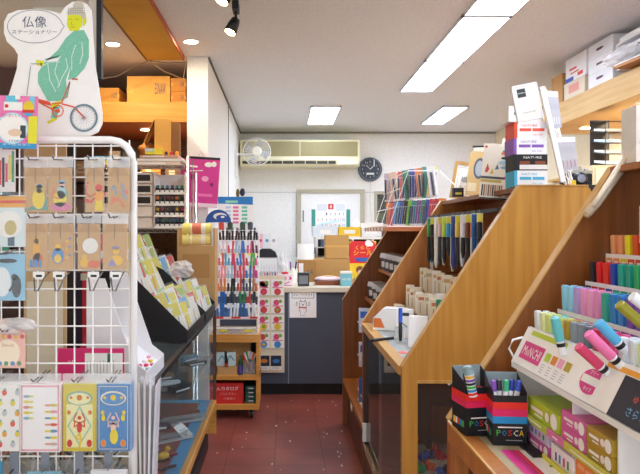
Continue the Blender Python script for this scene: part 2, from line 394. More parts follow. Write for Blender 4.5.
# wall fan
fx, fz, fd = XX(257, 5.2), ZZ(152, 5.2), 5.2*K
fn = thing('wall_fan', 'white round wall fan beside the air conditioner', 'fan', (fx, fd, fz))
R = .158
cg = M()
for k in range(40):
    a = 2*PI*k/40; cg.tube([(.03*math.cos(a), -.075, .03*math.sin(a)), (R*.7*math.cos(a), -.062, R*.7*math.sin(a)), (R*math.cos(a), -.02, R*math.sin(a))], .0016, W, 4)
for rr, yy, th in ((R, -.02, .006), (R*.86, -.045, .0015), (R*.72, -.062, .0015), (R*.56, -.068, .0015), (R*.4, -.072, .0015)):
    cg.tube([(rr*math.cos(2*PI*k/32), yy, rr*math.sin(2*PI*k/32)) for k in range(33)], th, W, 6)
cg.build('cage', fn, smooth=True)
M().lathe([(.045, -.085), (.055, -.075), (.05, -.06)], mat('#f5f1e2'), 18, axis='y').build('hub_badge', fn)
for k in range(4):
    a = 2*PI*k/4+.3; bl = M(); bl.T = Matrix.Rotation(a, 4, 'Y')
    bl.add([(.02, -.03, -.02), (.13, -.045, -.055), (.138, -.03, .03), (.03, -.012, .03)], [(0, 1, 2, 3)], clear('fan_blade', '#f4f7fa', .1, .2, '#dfe6ec', .4)); bl.build('blade', fn)
M().lathe([(.03, -.03), (.05, .0), (.05, .07), (.03, .1)], W, 16, axis='y').build('motor', fn, smooth=True)
M().tube([(-.0, .06, 0), (-.10, .06, -.02), (XP-fx+.03, .06, -.02)], .014, W).build('arm', fn)
M().box(XP-fx+.001, XP-fx+.032, .02, .10, -.29, .03, W).build('wall_bracket', fn, bevel=.006)
# clock
cx, cz = XX(370, 5.84), ZZ(169.5, 5.84)
ck = thing('wall_clock', 'round dark grey wall clock hanging beside the air conditioner', 'clock', (cx, YB-.002, cz))
M().lathe([(.155, 0), (.158, -.02), (.15, -.04), (.128, -.036), (.126, -.02)], mat('#5b6470', .35), 36, axis='y').build('rim', ck, smooth=True)
f = M().disc(0, 0, .127, mat('#343d4a', .4), -.037, n=36)
for k in range(12):
    a = k*PI/6; f.text(str(k or 12), .1*math.sin(a), .1*math.cos(a), .026 if k in (0, 10, 11) else .014, mat('#dfe4ea'), -.038)
f.text('RADIO', 0, .055, .04, mat('#aab4c0'), -.038)
f.rect(-.05, .05, -.07, -.045, mat('#e9efe9'), -.038)
f.build('dial', ck)
M().stroke([(0, 0), (.035, .04)], .008, W, -.04).build('hour_hand', ck); M().stroke([(0, 0), (-.055, .055)], .005, W, -.041).build('minute_hand', ck)
# calendar on the door
cx, cz = XX(331, 5.8), ZZ(224, 5.8)
cl = thing('wall_calendar', 'white wall calendar with red Sunday column hanging on the inner door', 'calendar', (cx, YB-.037, cz))
M().box(-.25, .25, -.004, 0, -.1, .19, mat('#3f9a8c')).build('backing_board', cl)
c2 = M().box(-.2, .2, -.009, -.0045, -.12, .28, W)
c2.rect(-.035, .035, .19, .26, mat('#d8322e'), -.0095); c2.text('8', 0, .225, .03, W, -.0105)
for r in range(5):
    for q in range(7):
        n = r*7+q-1
        if 1 <= n <= 31: c2.text(str(n), -.165+q*.055, .13-r*.075, .03 if n > 9 else .015, mat('#d8322e') if q == 0 or n == 11 else mat('#4a6cb4') if q == 6 else mat('#3a3f4a'), -.0095, h=.034)
c2.rect(-.18, -.05, .17, .26, mat('#dfe3e8'), -.0093); c2.rect(.06, .18, .17, .26, mat('#dfe3e8'), -.0093)
c2.build('page', cl)
# cables and hook in the alcove ceiling
ca = M().tube([P(100, 79, 3.3), P(118, 76, 3.32), P(135, 66, 3.3), P(150, 60.5, 3.33), P(168, 63, 3.33), P(187, 62, 3.32)], .0025, mat('#5a4632')).tube([P(150, 61, 3.31), P(163, 71, 3.3), P(186, 80, 3.3)], .0022, mat('#a07850')).tube([P(186, 62, 3.31), P(183, 80, 3.31)], .002, mat('#a07850'))
tag(ca.build('electric_cable'), 'loose cable sagging under the ceiling before the cardboard boxes', 'cable')
ca = M().tube([P(370.5, 181, 5.82), P(370, 200, 5.82), P(372, 228, 5.82)], .004, mat('#cfcdc6'))
tag(ca.build('clock_cable'), 'thin pale cable running down the wall from the clock', 'cable')
# ================================================================ service counter
SLATE = mat('#4a5364', .55); CTOP = mat('#ded8c4', .4)
CY = 3.92*K; CZ = .94
ct = thing('service_counter', 'slate blue service counter with cream top at the end of the aisle', 'counter', (0, CY, 0))
M().box(XP+.002, 1.3, -.02, .55, CZ-.045, CZ, CTOP).build('counter_top', ct, bevel=.004)
M().box(XP+.002, 1.3, 0, .5, .1, CZ-.046, SLATE).build('front_panel', ct)
M().box(XP+.002, 1.3, .03, .5, 0.001, .099, mat('#15151a')).build('kick_board', ct)
s_ = M()
for px in (288.5, 347): s_.box(XX(px, 3.92)-.004, XX(px, 3.92)+.004, -.004, -.0005, .1, CZ-.05, mat('#8f98a6', .4, .5))
s_.build('panel_trim', ct)
# notice on the counter
sx0, sx1, sz0, sz1 = XX(289.5, 3.9), XX(316.5, 3.9), ZZ(318, 3.9), ZZ(290.5, 3.9); sw, shh = sx1-sx0, sz1-sz0
sg = M(); sg.box(-sw/2, sw/2, -.004, 0, 0, shh, WG)
y = -.0047; dk = mat('#4a545c')
def rrect(m, x0, x1, z0, z1, w_, c, y): m.stroke([(x0, z0), (x1, z0)], w_, c, y).stroke([(x1, z0), (x1, z1)], w_, c, y).stroke([(x1, z1), (x0, z1)], w_, c, y).stroke([(x0, z1), (x0, z0)], w_, c, y)
rrect(sg, -.095, .095, shh-.068, shh-.015, .004, dk, y); sg.text('はんこつくれます', 0, shh-.041, .165, dk, y, .024)
sg.stroke([(-.028, .05), (-.03, .13), (-.02, .155), (-.015, .14), (.015, .14), (.02, .155), (.03, .13), (.028, .05)], .004, dk, y)
sg.disc(0, .112, .007, dk, y).disc(-.012, .122, .003, dk, y).disc(.012, .122, .003, dk, y)
sg.face([(-.042, .088), (.03, .08), (.03, .092), (-.03, .096)], mat('#c5312f'), y-.0005)
for sx in (-1, 1):
    for q in (0, 1): sg.stroke([(sx*(.045+q*.009), .105-q*.006), (sx*(.052+q*.009), .12), (sx*(.045+q*.009), .135+q*.006)], .003, dk, y)
    sg.stroke([(sx*.02, .05), (sx*.02, .035)], .004, dk, y)
sg.text('kokuyo', 0, .02, .05, mat('#9a9a9a'), y)
o = sg.build('notice_sign', loc=((sx0+sx1)/2, CY-.0045, sz0)); tag(o, 'white square notice with a dog in a red scarf on the counter front', 'sign')

# sticker packs hung on the counter front beside the tower
cream = mat('#f3ead6'); REDS = ['#e0507a', '#d8464a', '#7fb24a', '#e8c331', '#3f8fd0', '#e88fb0']
bx0, bx1 = XX(256, 3.86), XX(284.5, 3.86)
bd = M().box(bx0, bx1, 0, .012, ZZ(374, 3.86), ZZ(276, 3.86), mat('#e9ddc2')).build('hanging_board', loc=(0, CY-.0325, 0))
tag(bd, 'narrow cream board of sticker packs fixed to the counter front', 'display board')
rown = ['top', 'second', 'third', 'bottom']
for r, (ya, yb) in enumerate([(280, 297), (299, 315), (316, 332), (333.5, 350)]):
    for q, (xa, xb) in enumerate([(257.5, 269.5), (271, 284)]):
        w_ = XX(xb, 3.85)-XX(xa, 3.85); h = (yb-ya)*3.85/F0
        m = M().box(-w_/2, w_/2, -.004, 0, 0, h, W)
        cs = [mat(c) for c in REDS]; rnd = random.Random(r*3+q)
        if r == 0 and q == 0: m.face([(-.045, .09), (.03, .075), (.04, .11), (-.035, .13)], mat('#5a4a52'), -.0047)
        m.disc(-.01, h*.74, .026, cs[rnd.randrange(2)], -.0047); m.disc(.024, h*.82, .016, cs[2], -.005); m.disc(.0, h*.28, .030, cs[[1, 1, 3, 4][r]], -.0047).disc(-.03, h*.55, .012, cs[5], -.0052)
        m.disc(.0, h*.28, .014, cs[(r+q) % 6], -.0055).rect(-w_*.4, w_*.4, h*.5, h*.55, cs[0], -.0047)
        m.rect(-w_/2, w_/2, 0, .01, mat('#b9c9b0'), -.0047)
        o = m.build('sticker_pack', loc=((XX(xa, 3.85)+XX(xb, 3.85))/2, CY-.0330, ZZ(yb, 3.86)))
        tag(o, f'white sticker pack with {["red","dark red","yellow","blue"][r]} motif, {rown[r]} row, {["cart side","sign side"][q]} column', 'sticker pack', 'sticker packs on the counter front')
m = M()
for i, xa in enumerate((258, 270)):
    t = thing('eraser_pack', ['dark eraser pack with orange picture under the sticker packs, nearer the cart', 'dark eraser pack with blue picture under the sticker packs, nearer the notice'][i], 'pack', (XX(xa+6, 3.85), CY-.0345, ZZ(371, 3.85)), 0, 'eraser packs under the sticker board')
    M().box(-.045, .045, -.012, 0, .03, .12, mat('#2b3140')).disc(0, .075, .03, mat(['#d9823a', '#3f7fc0'][i]), -.0127, rz=.018).build('pack_body', t)
    M().box(-.045, .045, -.013, 0, 0, .028, W).text('MONO', 0, .014, .06, dk, -.0137).build('price_strip', t)

# things on the counter
def bxo(name, px0, px1, py0, py1, d, dep, m, label, cat, art=None, group=None, rz=0, bevel=.002):
    """a box whose front face spans the given measured edges"""
    w_ = XX(px1, d)-XX(px0, d); h = (py1-py0)*d/F0
    g = M().box(-w_/2, w_/2, 0, dep, 0, h, m)
    if art: art(g, w_, h)
    o = g.build(name, loc=((XX(px0, d)+XX(px1, d))/2, d*K, ZZ(py1, d)), rz=rz)
    return tag(o, label, cat, group)
def onct(d): return 232+(1.42-CZ-.0005)*F0/d   # image height of the counter top at that depth
d = 3.98
t = thing('toy_box', 'white and pink box with a red lid knob standing on the counter end', 'box', (XX(285, d), d*K, CZ+.0005))
m = M().box(-.07, .07, 0, .1, 0, .105, mat('#f4e6ee')); pk = mat('#d9418c')
for a in (-.045, 0, .045): m.disc(a, .07, .014, pk).disc(a*.8, .07, .006, W, -.0015)
m.stroke([(-.04, .04), (0, .02), (.04, .04)], .008, pk).rect(-.06, .06, .004, .01, pk); m.build('box_body', t); M().lathe([(.03, .106), (.03, .12), (.02, .125)], mat('#cf2f3a'), 16, c=(0, .05, 0)).build('lid', t)
t = thing('card_stand', 'black desk stand holding white cards on the counter', 'card stand', (XX(303.5, d), d*K, CZ+.0005))
M().prism([(0, 0), (.08, 0), (.07, .125), (.012, .115)], 'x', -.05, .05, mat('#2c2e33', .35)).rect(-.04, .04, .02, .095, mat('#7b828a'), -.0005).build('holder', t)
M().box(-.04, .0, .025, .07, .12, .2, WG).build('card', t)
t = thing('pastel_tray', 'brown tray with a pale pink lid lying on the counter', 'tray', (XX(329, 4.05), 4.05*K, CZ+.0005))
M().prism([(-.115, 0), (.115, 0), (.13, .035), (-.13, .035)], 'y', 0, .2, mat('#8a4a26', .4)).build('tray', t)
M().blob((0, .1, .05), (.13, .1, .028), mat('#eed5dc', .4), 18).build('lid', t, smooth=True); M().box(-.04, .04, .05, .12, .078, .082, mat('#e8c069')).build('label_card', t)
# red sales poster
px0, px1, d = 350, 377, 4.02
w_ = XX(px1, d)-XX(px0, d); h = .4
m = M().box(-w_/2, w_/2, 0, .004, 0, h, mat('#e9c62e')); rd = mat('#d8272e'); yl = mat('#f2cf30')
m.face([(-w_/2, .2), (w_/2, .2), (w_/2, h-.03), (w_/2-.03, h), (-w_/2+.02, h), (-w_/2, h-.03)], rd); m.text('くらし', -.0, h-.06, .13, yl, -.0015, .035); m.text('シール', 0, h-.105, .17, yl, -.0015, .045)
m.disc(.05, h-.02, .03, W, -.002).disc(.075, h-.03, .018, W, -.002).face([(-.08, .25), (.09, .25), (.06, .215), (-.05, .215)], mat('#2d5fae'), -.0015)
m.disc(-.03, .14, .035, mat('#7a4526'), -.0015).disc(-.03, .12, .02, mat('#e9d3b0'), -.002).disc(.07, .13, .04, mat('#e05c9a'), -.0015).rect(-w_/2, .1, 0, .06, mat('#e8862f'), -.0015).disc(-.07, .05, .02, mat('#3a9a4a'), -.002)
o = m.build('sales_poster', loc=(XX(363.5, d), d*K, CZ+.001), rot=(-.12, 0, .0)); tag(o, 'red and yellow poster standing on the counter beside the island', 'poster')
o = M().box(-.05, .05, 0, .08, 0, .11, mat('#7fc4d8', .3)).box(-.05, .05, 0, .08, .111, .13, W).text('NOTE', 0, .06, .07, W).build('blue_box', loc=(XX(346.5, 3.99), 3.99*K, CZ+.0005)); tag(o, 'small light blue box with white lid on the counter before the red poster', 'box')
# pens pot and plastic bags
t = thing('pen_pot', 'white pot of pens standing among bags on the counter', 'pen pot', (XX(292, 4.15), 4.2*K, CZ+.0005))
M().lathe([(.045, 0), (.055, .14), (.05, .14), (.042, .005)], mat('#e8e6d6', .4), 18).build('pot', t, smooth=True)
pc = ['#7a3c92', '#2c3038', '#c73a55', '#3b6fb0', '#e8e8ea', '#59a05a', '#d8a030']
pn = ['violet', 'black', 'crimson', 'blue', 'white', 'green', 'amber']
def pen_mesh(c, L=.14, r=.005, cap='#f2f2f2', n=8):
    m = M().lathe([(r*.25, 0), (r*.8, .012), (r, .02), (r, L*.68)], mat(c, .3), n); m.lathe([(r*1.15, L*.66), (r*1.15, L*.98), (r*.6, L)], mat(cap, .3), n); return m
for i in range(7):
    a = i*2*PI/7
    o = pen_mesh(pc[i], .2, .0055, pc[(i+2) % 7]).build('pen', loc=(XX(292, 4.15)+.02*math.cos(a), 4.2*K+.02*math.sin(a), CZ+.012), rot=(-.25*math.sin(a), .25*math.cos(a), 0))
    tag(o, f'{pn[i]} pen standing in the white pot on the counter', 'pen', 'pens in the white counter pot')
def crumple(c, r, m, seed, n=14, k=9, j=.16):
    random.seed(seed); return M().blob(c, r, m, n, k, j)
BG = clear('bag_white', '#ffffff', .1, .3, '#f4f6f8', .72)
for i, (px, py, r, lab) in enumerate([(283, 262, (.045, .06, .14), 'crumpled clear plastic bag between the wire basket and the pen pot')]):
    o = crumple((0, 0, 0), r, BG, i+3).build('plastic_bag', loc=(XX(px, 4.1), 4.1*K+.01, CZ+r[2]*1.12), smooth=False); tag(o, lab, 'bag')
# wire basket rack with pens over the hanging packs
t = thing('wire_basket', 'black and white wire basket with a dark hood on the counter corner', 'basket', (XX(266, 3.98), 3.98*K, CZ+.0005))
m = M(); 
for x in (-.1, .1):
    for y_ in (0, .14): m.tube([(x, y_, 0), (x, y_, .27)], .003, CH, 6)
for z in (.02, .12, .25):
    m.tube([(-.1, 0, z), (.1, 0, z), (.1, .14, z), (-.1, .14, z), (-.1, 0, z)], .003, CH, 6)
for k in range(9): m.tube([(-.1+k*.025, 0, .02), (-.1+k*.025, 0, .12)], .0018, CH, 5)
m.build('wire_frame', t); M().prism([(-.1, .255), (.1, .255), (.085, .3), (.04, .33), (-.04, .33), (-.085, .3)], 'y', 0, .14, mat('#23262c')).build('hood', t); M().box(-.1, .1, .0, .14, .004, .010, W).build('base', t)
for i in range(8):
    c = ['#e05080', '#6a9fd4', '#c8c8e0', '#e07a90', '#5a70b0', '#e8a0b8', '#88b8d8', '#d04060'][i]
    n_ = ['pink', 'sky blue', 'lilac', 'salmon', 'navy', 'pale pink', 'powder blue', 'red'][i]
    o = pen_mesh(c, .17, .007, '#e8e8f0').build('pen', loc=(XX(266, 3.98)-.085+i*.024, 3.98*K+.03, CZ+.012)); tag(o, f'{n_} pen standing in the hooded wire basket', 'pen', 'pens in the wire basket')
for i, (dx, c, c2) in enumerate([(-.07, '#f0c8d8', '#e0507a'), (-.01, '#e6eef4', '#58a8c8'), (.05, '#f4f4f4', '#b0b8c0')]):
    o = M().box(-.025, .025, 0, .012, 0, .13, mat(c)).disc(0, .07, .015, mat(c2)).build('card_pack', loc=(XX(268, 3.98)+dx, 3.98*K+.05, CZ+.334)); tag(o, ['pink', 'light blue', 'white'][i]+' card pack standing on the dark basket hood', 'card pack', 'card packs on the basket hood')

# ---- office behind the counter
d = 4.9
t = thing('office_cabinet', 'white office cabinet with open dark pigeonholes behind the counter', 'cabinet', (0, d*K, 0))
x0, x1, zt = XX(316, d), XX(395, d), ZZ(237, d)
m = M().box(x0, x1, .02, .5, .001, .6, W).box(x0, x1, .45, .5, .6, zt, W).box(x0, x1, 0, .5, zt-.025, zt, W)
for xx in (x0, XX(333, d), XX(352, d), XX(372, d), x1-.02): m.box(xx, xx+.02, 0, .45, .6, zt-.025, W)
for zz in (.6, ZZ(258, d), ZZ(248, d)): m.box(x0+.02, x1-.02, 0.005, .45, zz, zz+.012, W)
m.build('carcass', t); M().box(x0+.021, x1-.021, .43, .449, .62, zt-.03, mat('#2a2b30')).build('back_board', t)
def carton(px0, px1, py0, py1, d, dep, lab, grp, m=CARD, tape=True, txt=None, nm='cardboard_box', rz=0):
    t = thing(nm, lab, 'box', ((XX(px0, d)+XX(px1, d))/2, d*K, ZZ(py1, d)), rz, grp)
    w_ = XX(px1, d)-XX(px0, d); h = (py1-py0)*d/F0
    b = M().box(-w_/2, w_/2, 0, dep, 0, h, m)
    if txt: b.text(txt, w_*.15, h*.5, w_*.35, mat('#3d4f7a'), -.001, h*.22)
    b.build('box_body', t, bevel=.002)
    if tape: M().box(-w_/2-.0006, w_/2+.0006, -.0012, dep+.001, h*.48, h*.56, mat('#d9ab5e', .3)).build('tape', t)
    return t
og = 'cardboard boxes in the office'
carton(326, 349, 235, 258.5, 4.62, .28, 'tan cardboard box stacked on the wide box behind the counter', og)
carton(316, 350, 259, 284, 4.6, .32, 'wide tan cardboard box under the smaller box behind the counter', og, tape=False)
carton(298, 316.5, 260, 284, 4.5, .25, 'light brown carton with a blue mark beside a paper roll', og, CARD2, tape=False, txt='OA')
o = M().lathe([(.085, 0), (.085, .16), (.07, .16), (.07, .02)], mat('#e6e4de'), 24, axis='z').build('paper_roll', loc=(XX(306, 4.56), 4.62*K, ZZ(259.5, 4.6)), smooth=True); tag(o, 'white drum of paper standing on the light brown carton', 'paper roll')
for i, (a, b, c_, e, dd, col, lab) in enumerate([(313, 338, 226, 236.5, 4.9, '#dce6ee', 'pale blue paper tray on the office cabinet below the calendar'), (339, 361, 227, 236.5, 4.9, '#ecc62c', 'yellow paper box on top of the office cabinet'), (362, 382, 229, 236.5, 4.9, '#e4e4e6', 'light grey document box on the office cabinet'), (362, 384, 223, 228.6, 4.9, '#f4f4f2', 'white flat box stacked on the grey document box')]):
    o = M().box(-(b-a)*dd/900, (b-a)*dd/900, 0, .3, 0, (e-c_)*dd/F0, mat(col)).rect(-.06, .06, .03, .07, W).build('paper_box', loc=((XX(a, dd)+XX(b, dd))/2, dd*K+.03, ZZ(e, dd)+.001)); o.data['x'] = 0; tag(o, lab, 'box', 'boxes on the office cabinet')
o = M().poly([(-.16, 0, 0), (.1, -.02, .055), (.13, .16, .075), (-.13, .18, .02)], mat('#a8c8dc')).poly([(-.16, 0, -.004), (-.13, .18, .016), (.13, .16, .071), (.1, -.02, .051)], mat('#a8c8dc')).build('paper_sheet', loc=(XX(332, 4.9), 4.9*K+.08, ZZ(226, 4.9)+.004)); tag(o, 'light blue sheet lying tilted on the pale paper tray', 'paper')
t = thing('glue_bottle', 'white squeeze bottle standing on the yellow paper box', 'bottle', (XX(357, 4.95), 4.95*K+.05, ZZ(227, 4.9)+.0015)); M().lathe([(.03, 0), (.032, .05), (.012, .075)], W, 14).build('bottle_body', t, smooth=True); M().lathe([(.012, .076), (.005, .1)], W, 10).build('nozzle', t)
for i, (px, c, lab) in enumerate([(319.5, '#31415f', 'navy'), (322.5, '#6d86a8', 'slate'), (325, '#b8c4d0', 'pale grey')]):
    o = M().box(-.014, .014, 0, .22, 0, .075, mat(c)).build('file_binder', loc=(XX(px, 4.9)-.0, 4.9*K+.02, ZZ(248, 4.9)+.0125)); tag(o, f'{lab} binder in the top pigeonhole of the office cabinet', 'binder', 'binders in the office cabinet')
t = thing('dark_stapler', 'dark grey desk machine in the cabinet pigeonhole beside the box', 'machine', (XX(363, 4.9), 4.9*K+.02, ZZ(258, 4.9)+.0125)); M().prism([(0, 0), (.2, 0), (.2, .05), (.05, .075), (0, .04)], 'x', -.07, .07, mat('#4b4e55')).build('machine_body', t); M().box(-.05, .05, -.004, 0, .01, .03, mat('#b8bcc4')).build('control_strip', t)
# desk with the white board standing left of the cabinet
t = thing('office_desk', 'pale grey desk behind the counter by the partition', 'desk', (0, 4.75*K, 0))
M().box(XP+.03, XX(315, 4.75), 0, .6, .88, .91, mat('#cfd2d4')).build('desk_top', t)
M().box(XP+.05, XX(312, 4.75), .02, .58, .001, .879, mat('#b6babd')).build('pedestal', t)
for i, (px, w_, h, c, lab) in enumerate([(297, .03, .22, '#d9dcd6', 'light grey'), (301, .035, .25, '#8a90a0', 'blue grey'), (314, .03, .34, '#6a7890', 'steel blue'), (311, .03, .3, '#e4e2da', 'ivory')]):
    o = M().box(-w_/2, w_/2, 0, .24, 0, h, mat(c)).box(-w_*.3, w_*.3, -.001, 0, h*.55, h*.8, W).build('file_binder', loc=(XX(px, 4.85), 4.85*K, .911)); tag(o, f'{lab} upright file on the office desk', 'binder', 'files on the office desk')
# small wall brush holder near the fan
t = thing('wall_holder', 'small dark holder with brushes on the partition under the fan', 'holder', (XP+.02, 4.95*K, ZZ(195, 4.95)))
M().blob((.04, 0, .02), (.02, .02, .05), mat('#6a5a2a'), 10).build('pouch', t, smooth=True); M().blob((.09, 0, .03), (.03, .025, .045), mat('#1f2740'), 10).build('dark_pouch', t, smooth=True); M().box(-.019, .1, -.01, .01, -.045, -.03, mat('#6a6256')).build('bracket', t)

# ================================================================ wheeled cart and pen tower
CX0, CX1, CD = XX(195, 3.4), XX(259, 3.4), 3.4*K
YW = wood('cart_wood', '#cf8a34', '#e2a552', .4, (2.5, 2.5, 40))
cr = thing('display_cart', 'small orange wooden cart on casters before the counter', 'cart', ((CX0+CX1)/2, CD, 0))
hw = (CX1-CX0)/2
for nm, z0, z1 in (('base_board', .075, .115), ('middle_shelf', .30, .335), ('top_board', .585, .645)):
    M().box(-hw, hw, 0, .42, z0, z1, YW).build(nm, cr, bevel=.003)
for sx in (-1, 1): M().prism([(sx*hw, .116), (sx*(hw-.022), .116), (sx*(hw-.022), .584), (sx*hw, .584)], 'y', 0.004, .416, YW).build('side_panel', cr)
M().box(-hw+.023, hw-.023, .40, .41, .116, .584, mat('#241a16')).build('back_panel', cr)
for sx in (-1, 1):
    for y_ in (.06, .36):
        M().lathe([(.034, -.012), (.034, .012)], mat('#2a2a2c'), 16, c=(sx*(hw-.06), y_, .035), axis='x').lathe([(.012, -.016), (.012, .016)], CH, 10, c=(sx*(hw-.06), y_, .035), axis='x').box(sx*(hw-.06)-.018, sx*(hw-.06)+.018, y_-.015, y_+.02, .062, .074, CH).build('caster', cr)
cm = ((CX0+CX1)/2)
m = M().box(-.135, .135, 0, .05, 0, .155, mat('#d8302c', .5)); m.text('でんカタログ', 0, .115, .2, W, -.0012, .03).text('ごらん下さい', .02, .075, .12, mat('#f4c8b8'), -.0012, .018).text('ご自由に', .03, .04, .09, mat('#f4c8b8'), -.0012, .016)
o = m.build('catalogue_box', loc=(XX(225.5, 3.42), 3.42*K, .1155)); tag(o, 'red box lettered in white on the lowest board of the cart', 'box')
gn = mat('#1f5a48')
for s_i, sx in enumerate((-1, 1)):
    for k in range(4):
        t = thing('green_case', f'dark green flat case, {["lowest","second","third","topmost"][k]} of the pile {["near the glass case","beside the caster at the aisle"][s_i]}', 'case', (cm+sx*.177, CD+.05, .1155+k*.032), 0, 'dark green cases on the cart')
        M().box(-.04, .04, 0, .15, 0, .03, gn).build('case_body', t, bevel=.003); M().box(-.02, .02, -.001, 0, .01, .02, CH).build('label_plate', t)
# middle shelf goods
carton(218, 252, 347, 357, 3.75, .2, 'open cardboard box behind the bottle card on the cart', 'cardboard boxes on the cart', CARD)
tt = [o for o in bpy.data.objects if o.get('label', '').startswith('open cardboard box behind the bottle')][0]; tt.location = (cm+.03, CD+.13, .336)
for c in children(tt): c.scale = (1, 1, 2.9)
f = M().poly([(-.14, .13, .235), (.1, .13, .230), (.12, .0, .18), (-.12, .0, .18)], CARD2).poly([(-.14, .131, .231), (-.12, .001, .176), (.12, .001, .176), (.1, .131, .226)], CARD2); f.build('flap', tt)
t = thing('bottle_card', 'pale blue packs with a small dark bottle in a tan box on the cart', 'display box', (cm+.0, CD+.03, .3355))
M().box(-.075, .075, 0, .09, 0, .06, KRAFT).build('tan_box', t)
for x in (-.045, .02): M().box(x-.045, x+.04, .03, .05, .061, .165, mat('#d6ecee')).stroke([(x-.03, .09), (x, .14), (x+.03, .1)], .01, mat('#6ab8c0'), .029).build('pale_pack', t)
M().lathe([(.012, 0), (.013, .05), (.006, .06), (.006, .08)], mat('#3a1c22', .2), 12, c=(-.005, -.015, .065)).box(-.017, .007, -.029, -.027, .07, .09, mat('#c23a30')).build('bottle', t)
for i, (x, lab) in enumerate([(-.1, 'nearer the glass case'), (.1, 'nearer the counter notice')]):
    t = thing('ink_bottle', f'dark green bottle with violet label on the cart shelf, {lab}', 'bottle', (cm+x, CD+.03, .3355), 0, 'green bottles on the cart')
    M().lathe([(.016, 0), (.017, .09), (.007, .115), (.007, .15)], mat('#1d4a33', .2), 14).build('glass_body', t, smooth=True); M().lathe([(.0175, .01), (.0175, .07)], mat('#5a4fa0'), 14).build('label_band', t)
cols = [('#e04a3a', 'red'), ('#f0d030', 'yellow'), ('#3a9a5a', 'green'), ('#58b0d8', 'sky blue'), ('#e8eef0', 'white'), ('#3a68b0', 'blue'), ('#f08030', 'orange'), ('#9ad048', 'lime')]
for g_i, gx in enumerate((-1, 1)):
    t = thing('clear_pen_cup', 'clear cup of crossing pens on the cart, '+['by the glass case side', 'by the counter notice side'][g_i], 'cup', (cm+gx*.165, CD+.05, .3355), 0, 'clear cups on the cart')
    M().box(-.045, .045, 0, .003, 0, .1, ACR).box(-.045, -.042, .003, .07, 0, .1, ACR).box(.042, .045, .003, .07, 0, .1, ACR).box(-.045, .045, .07, .073, 0, .1, ACR).build('cup', t)
    for i in range(8):
        c, n_ = cols[i]; a = (i-3.5)*.15
        o = pen_mesh(c, .165, .006, '#f4f4f4' if i % 2 else c).build('pen', loc=(cm+gx*.165-math.sin(a)*.045, CD+.058+.007*(i % 5), .342), rot=(0, a*.9, 0)); tag(o, f'{n_} pen crossing others in the clear cart cup {["by the glass case","by the notice"][g_i]}', 'pen', 'pens in the clear cart cups')
# the tower
TX0, TX1, TD = XX(215.5, 3.42), XX(257.5, 3.42), 3.42*K
tw = thing('pen_tower', 'tall white wire pen tower standing on the orange cart', 'pen rack', ((TX0+TX1)/2, TD, .646))
hw = (TX1-TX0)/2; H = ZZ(230, 3.42)-.646
m = M()
for sx in (-1, 1):
    m.tube([(sx*hw, .05, 0), (sx*hw, .3, H)], .004, W, 6).tube([(sx*hw, .3, 0), (sx*hw, .3, H)], .004, W, 6)
m.build('wire_frame', tw)
tiers = [(241.5, 'top'), (255, 'second'), (268, 'third'), (280.5, 'fourth'), (293.5, 'fifth'), (306.5, 'sixth'), (318, 'seventh')]
tcol = [[('#4a1a20', 'maroon'), ('#2a1a20', 'black')], [('#e8d0d8', 'pale pink'), ('#e05868', 'red'), ('#a8c0d8', 'pale blue'), ('#4878c8', 'blue'), ('#d84a78', 'pink'), ('#6a3050', 'plum')],
        [('#e86a58', 'coral'), ('#58a8d0', 'sky blue'), ('#e04868', 'rose'), ('#3a78c8', 'blue'), ('#d83848', 'red'), ('#58b050', 'green'), ('#d84a98', 'magenta')],
        [('#f0a0a8', 'salmon'), ('#a8d0e0', 'ice blue'), ('#e05070', 'rose'), ('#d84058', 'red'), ('#3a70b8', 'blue'), ('#c83a88', 'magenta')],
        [('#e08040', 'orange'), ('#2a2a30', 'black'), ('#c04040', 'brick red'), ('#3a4a68', 'navy'), ('#c8783a', 'amber')],
        [('#2a68b0', 'blue'), ('#1e2a40', 'navy'), ('#3a4a50', 'grey'), ('#2a8a4a', 'green'), ('#c03a3a', 'red'), ('#202024', 'black')],
        [('#2a70b8', 'blue'), ('#d8e4ec', 'white'), ('#2060a0', 'deep blue'), ('#e8e8e8', 'pale')]]
strips = ['#f0f0f0', '#e8d838', '#e8d838', '#f0f0f0', '#f4f4f4', '#f4f4f4', '#d8402c']
for i, (py, nm) in enumerate(tiers):
    yb = .23-i*.034; z = ZZ(py, 3.42)-.646
    M().box(-hw, hw, yb-.012, yb-.009, z-.008, z+.008, mat(strips[i])).box(-hw, hw, yb-.012, yb+.03, z-.012, z-.008, WG).box(-.1, -.04, yb-.0135, yb-.012, z-.006, z+.006, W).box(.03, .1, yb-.0135, yb-.012, z-.006, z+.006, mat('#f0e050') if i in (1, 3) else W).box(-hw, hw, yb+.027, yb+.03, z-.008, z+.04, ACR).build('tier_tray', tw)
    n_ = 13
    for k in range(n_):
        c, cn = tcol[i][(k*len(tcol[i])//n_)]
        key = (c, i)
        o = pen_mesh(c, .115, .0088, c if k % 3 else '#e8e8ec', 6).build('pen', loc=((TX0+TX1)/2-hw+.014+k*(2*hw-.028)/(n_-1), TD+yb+.012, .646+z-.007), rot=(-.1, random.uniform(-.12, .12), 0))
        tag(o, f'{cn} pen, {ORD[k]} from the glass case side in the {nm} tier of the tower', 'pen', 'pens in the tower')
t = thing('eraser_bin', 'shallow clear bin of erasers at the foot of the pen tower', 'bin', ((TX0+TX1)/2, TD-.02, .646)); M().box(-hw, hw, 0, .003, 0, .055, ACR).box(-hw, hw, .055, .058, 0, .055, ACR).box(-hw, hw, .004, .054, 0, .003, ACR).build('bin', t); M().box(-hw+.01, hw-.01, -.003, 0, .04, .052, W).box(-.13, -.07, -.0045, -.003, .02, .036, mat('#e8d838')).box(.06, .13, -.0045, -.003, .02, .036, mat('#e8d838')).build('price_strip', t)
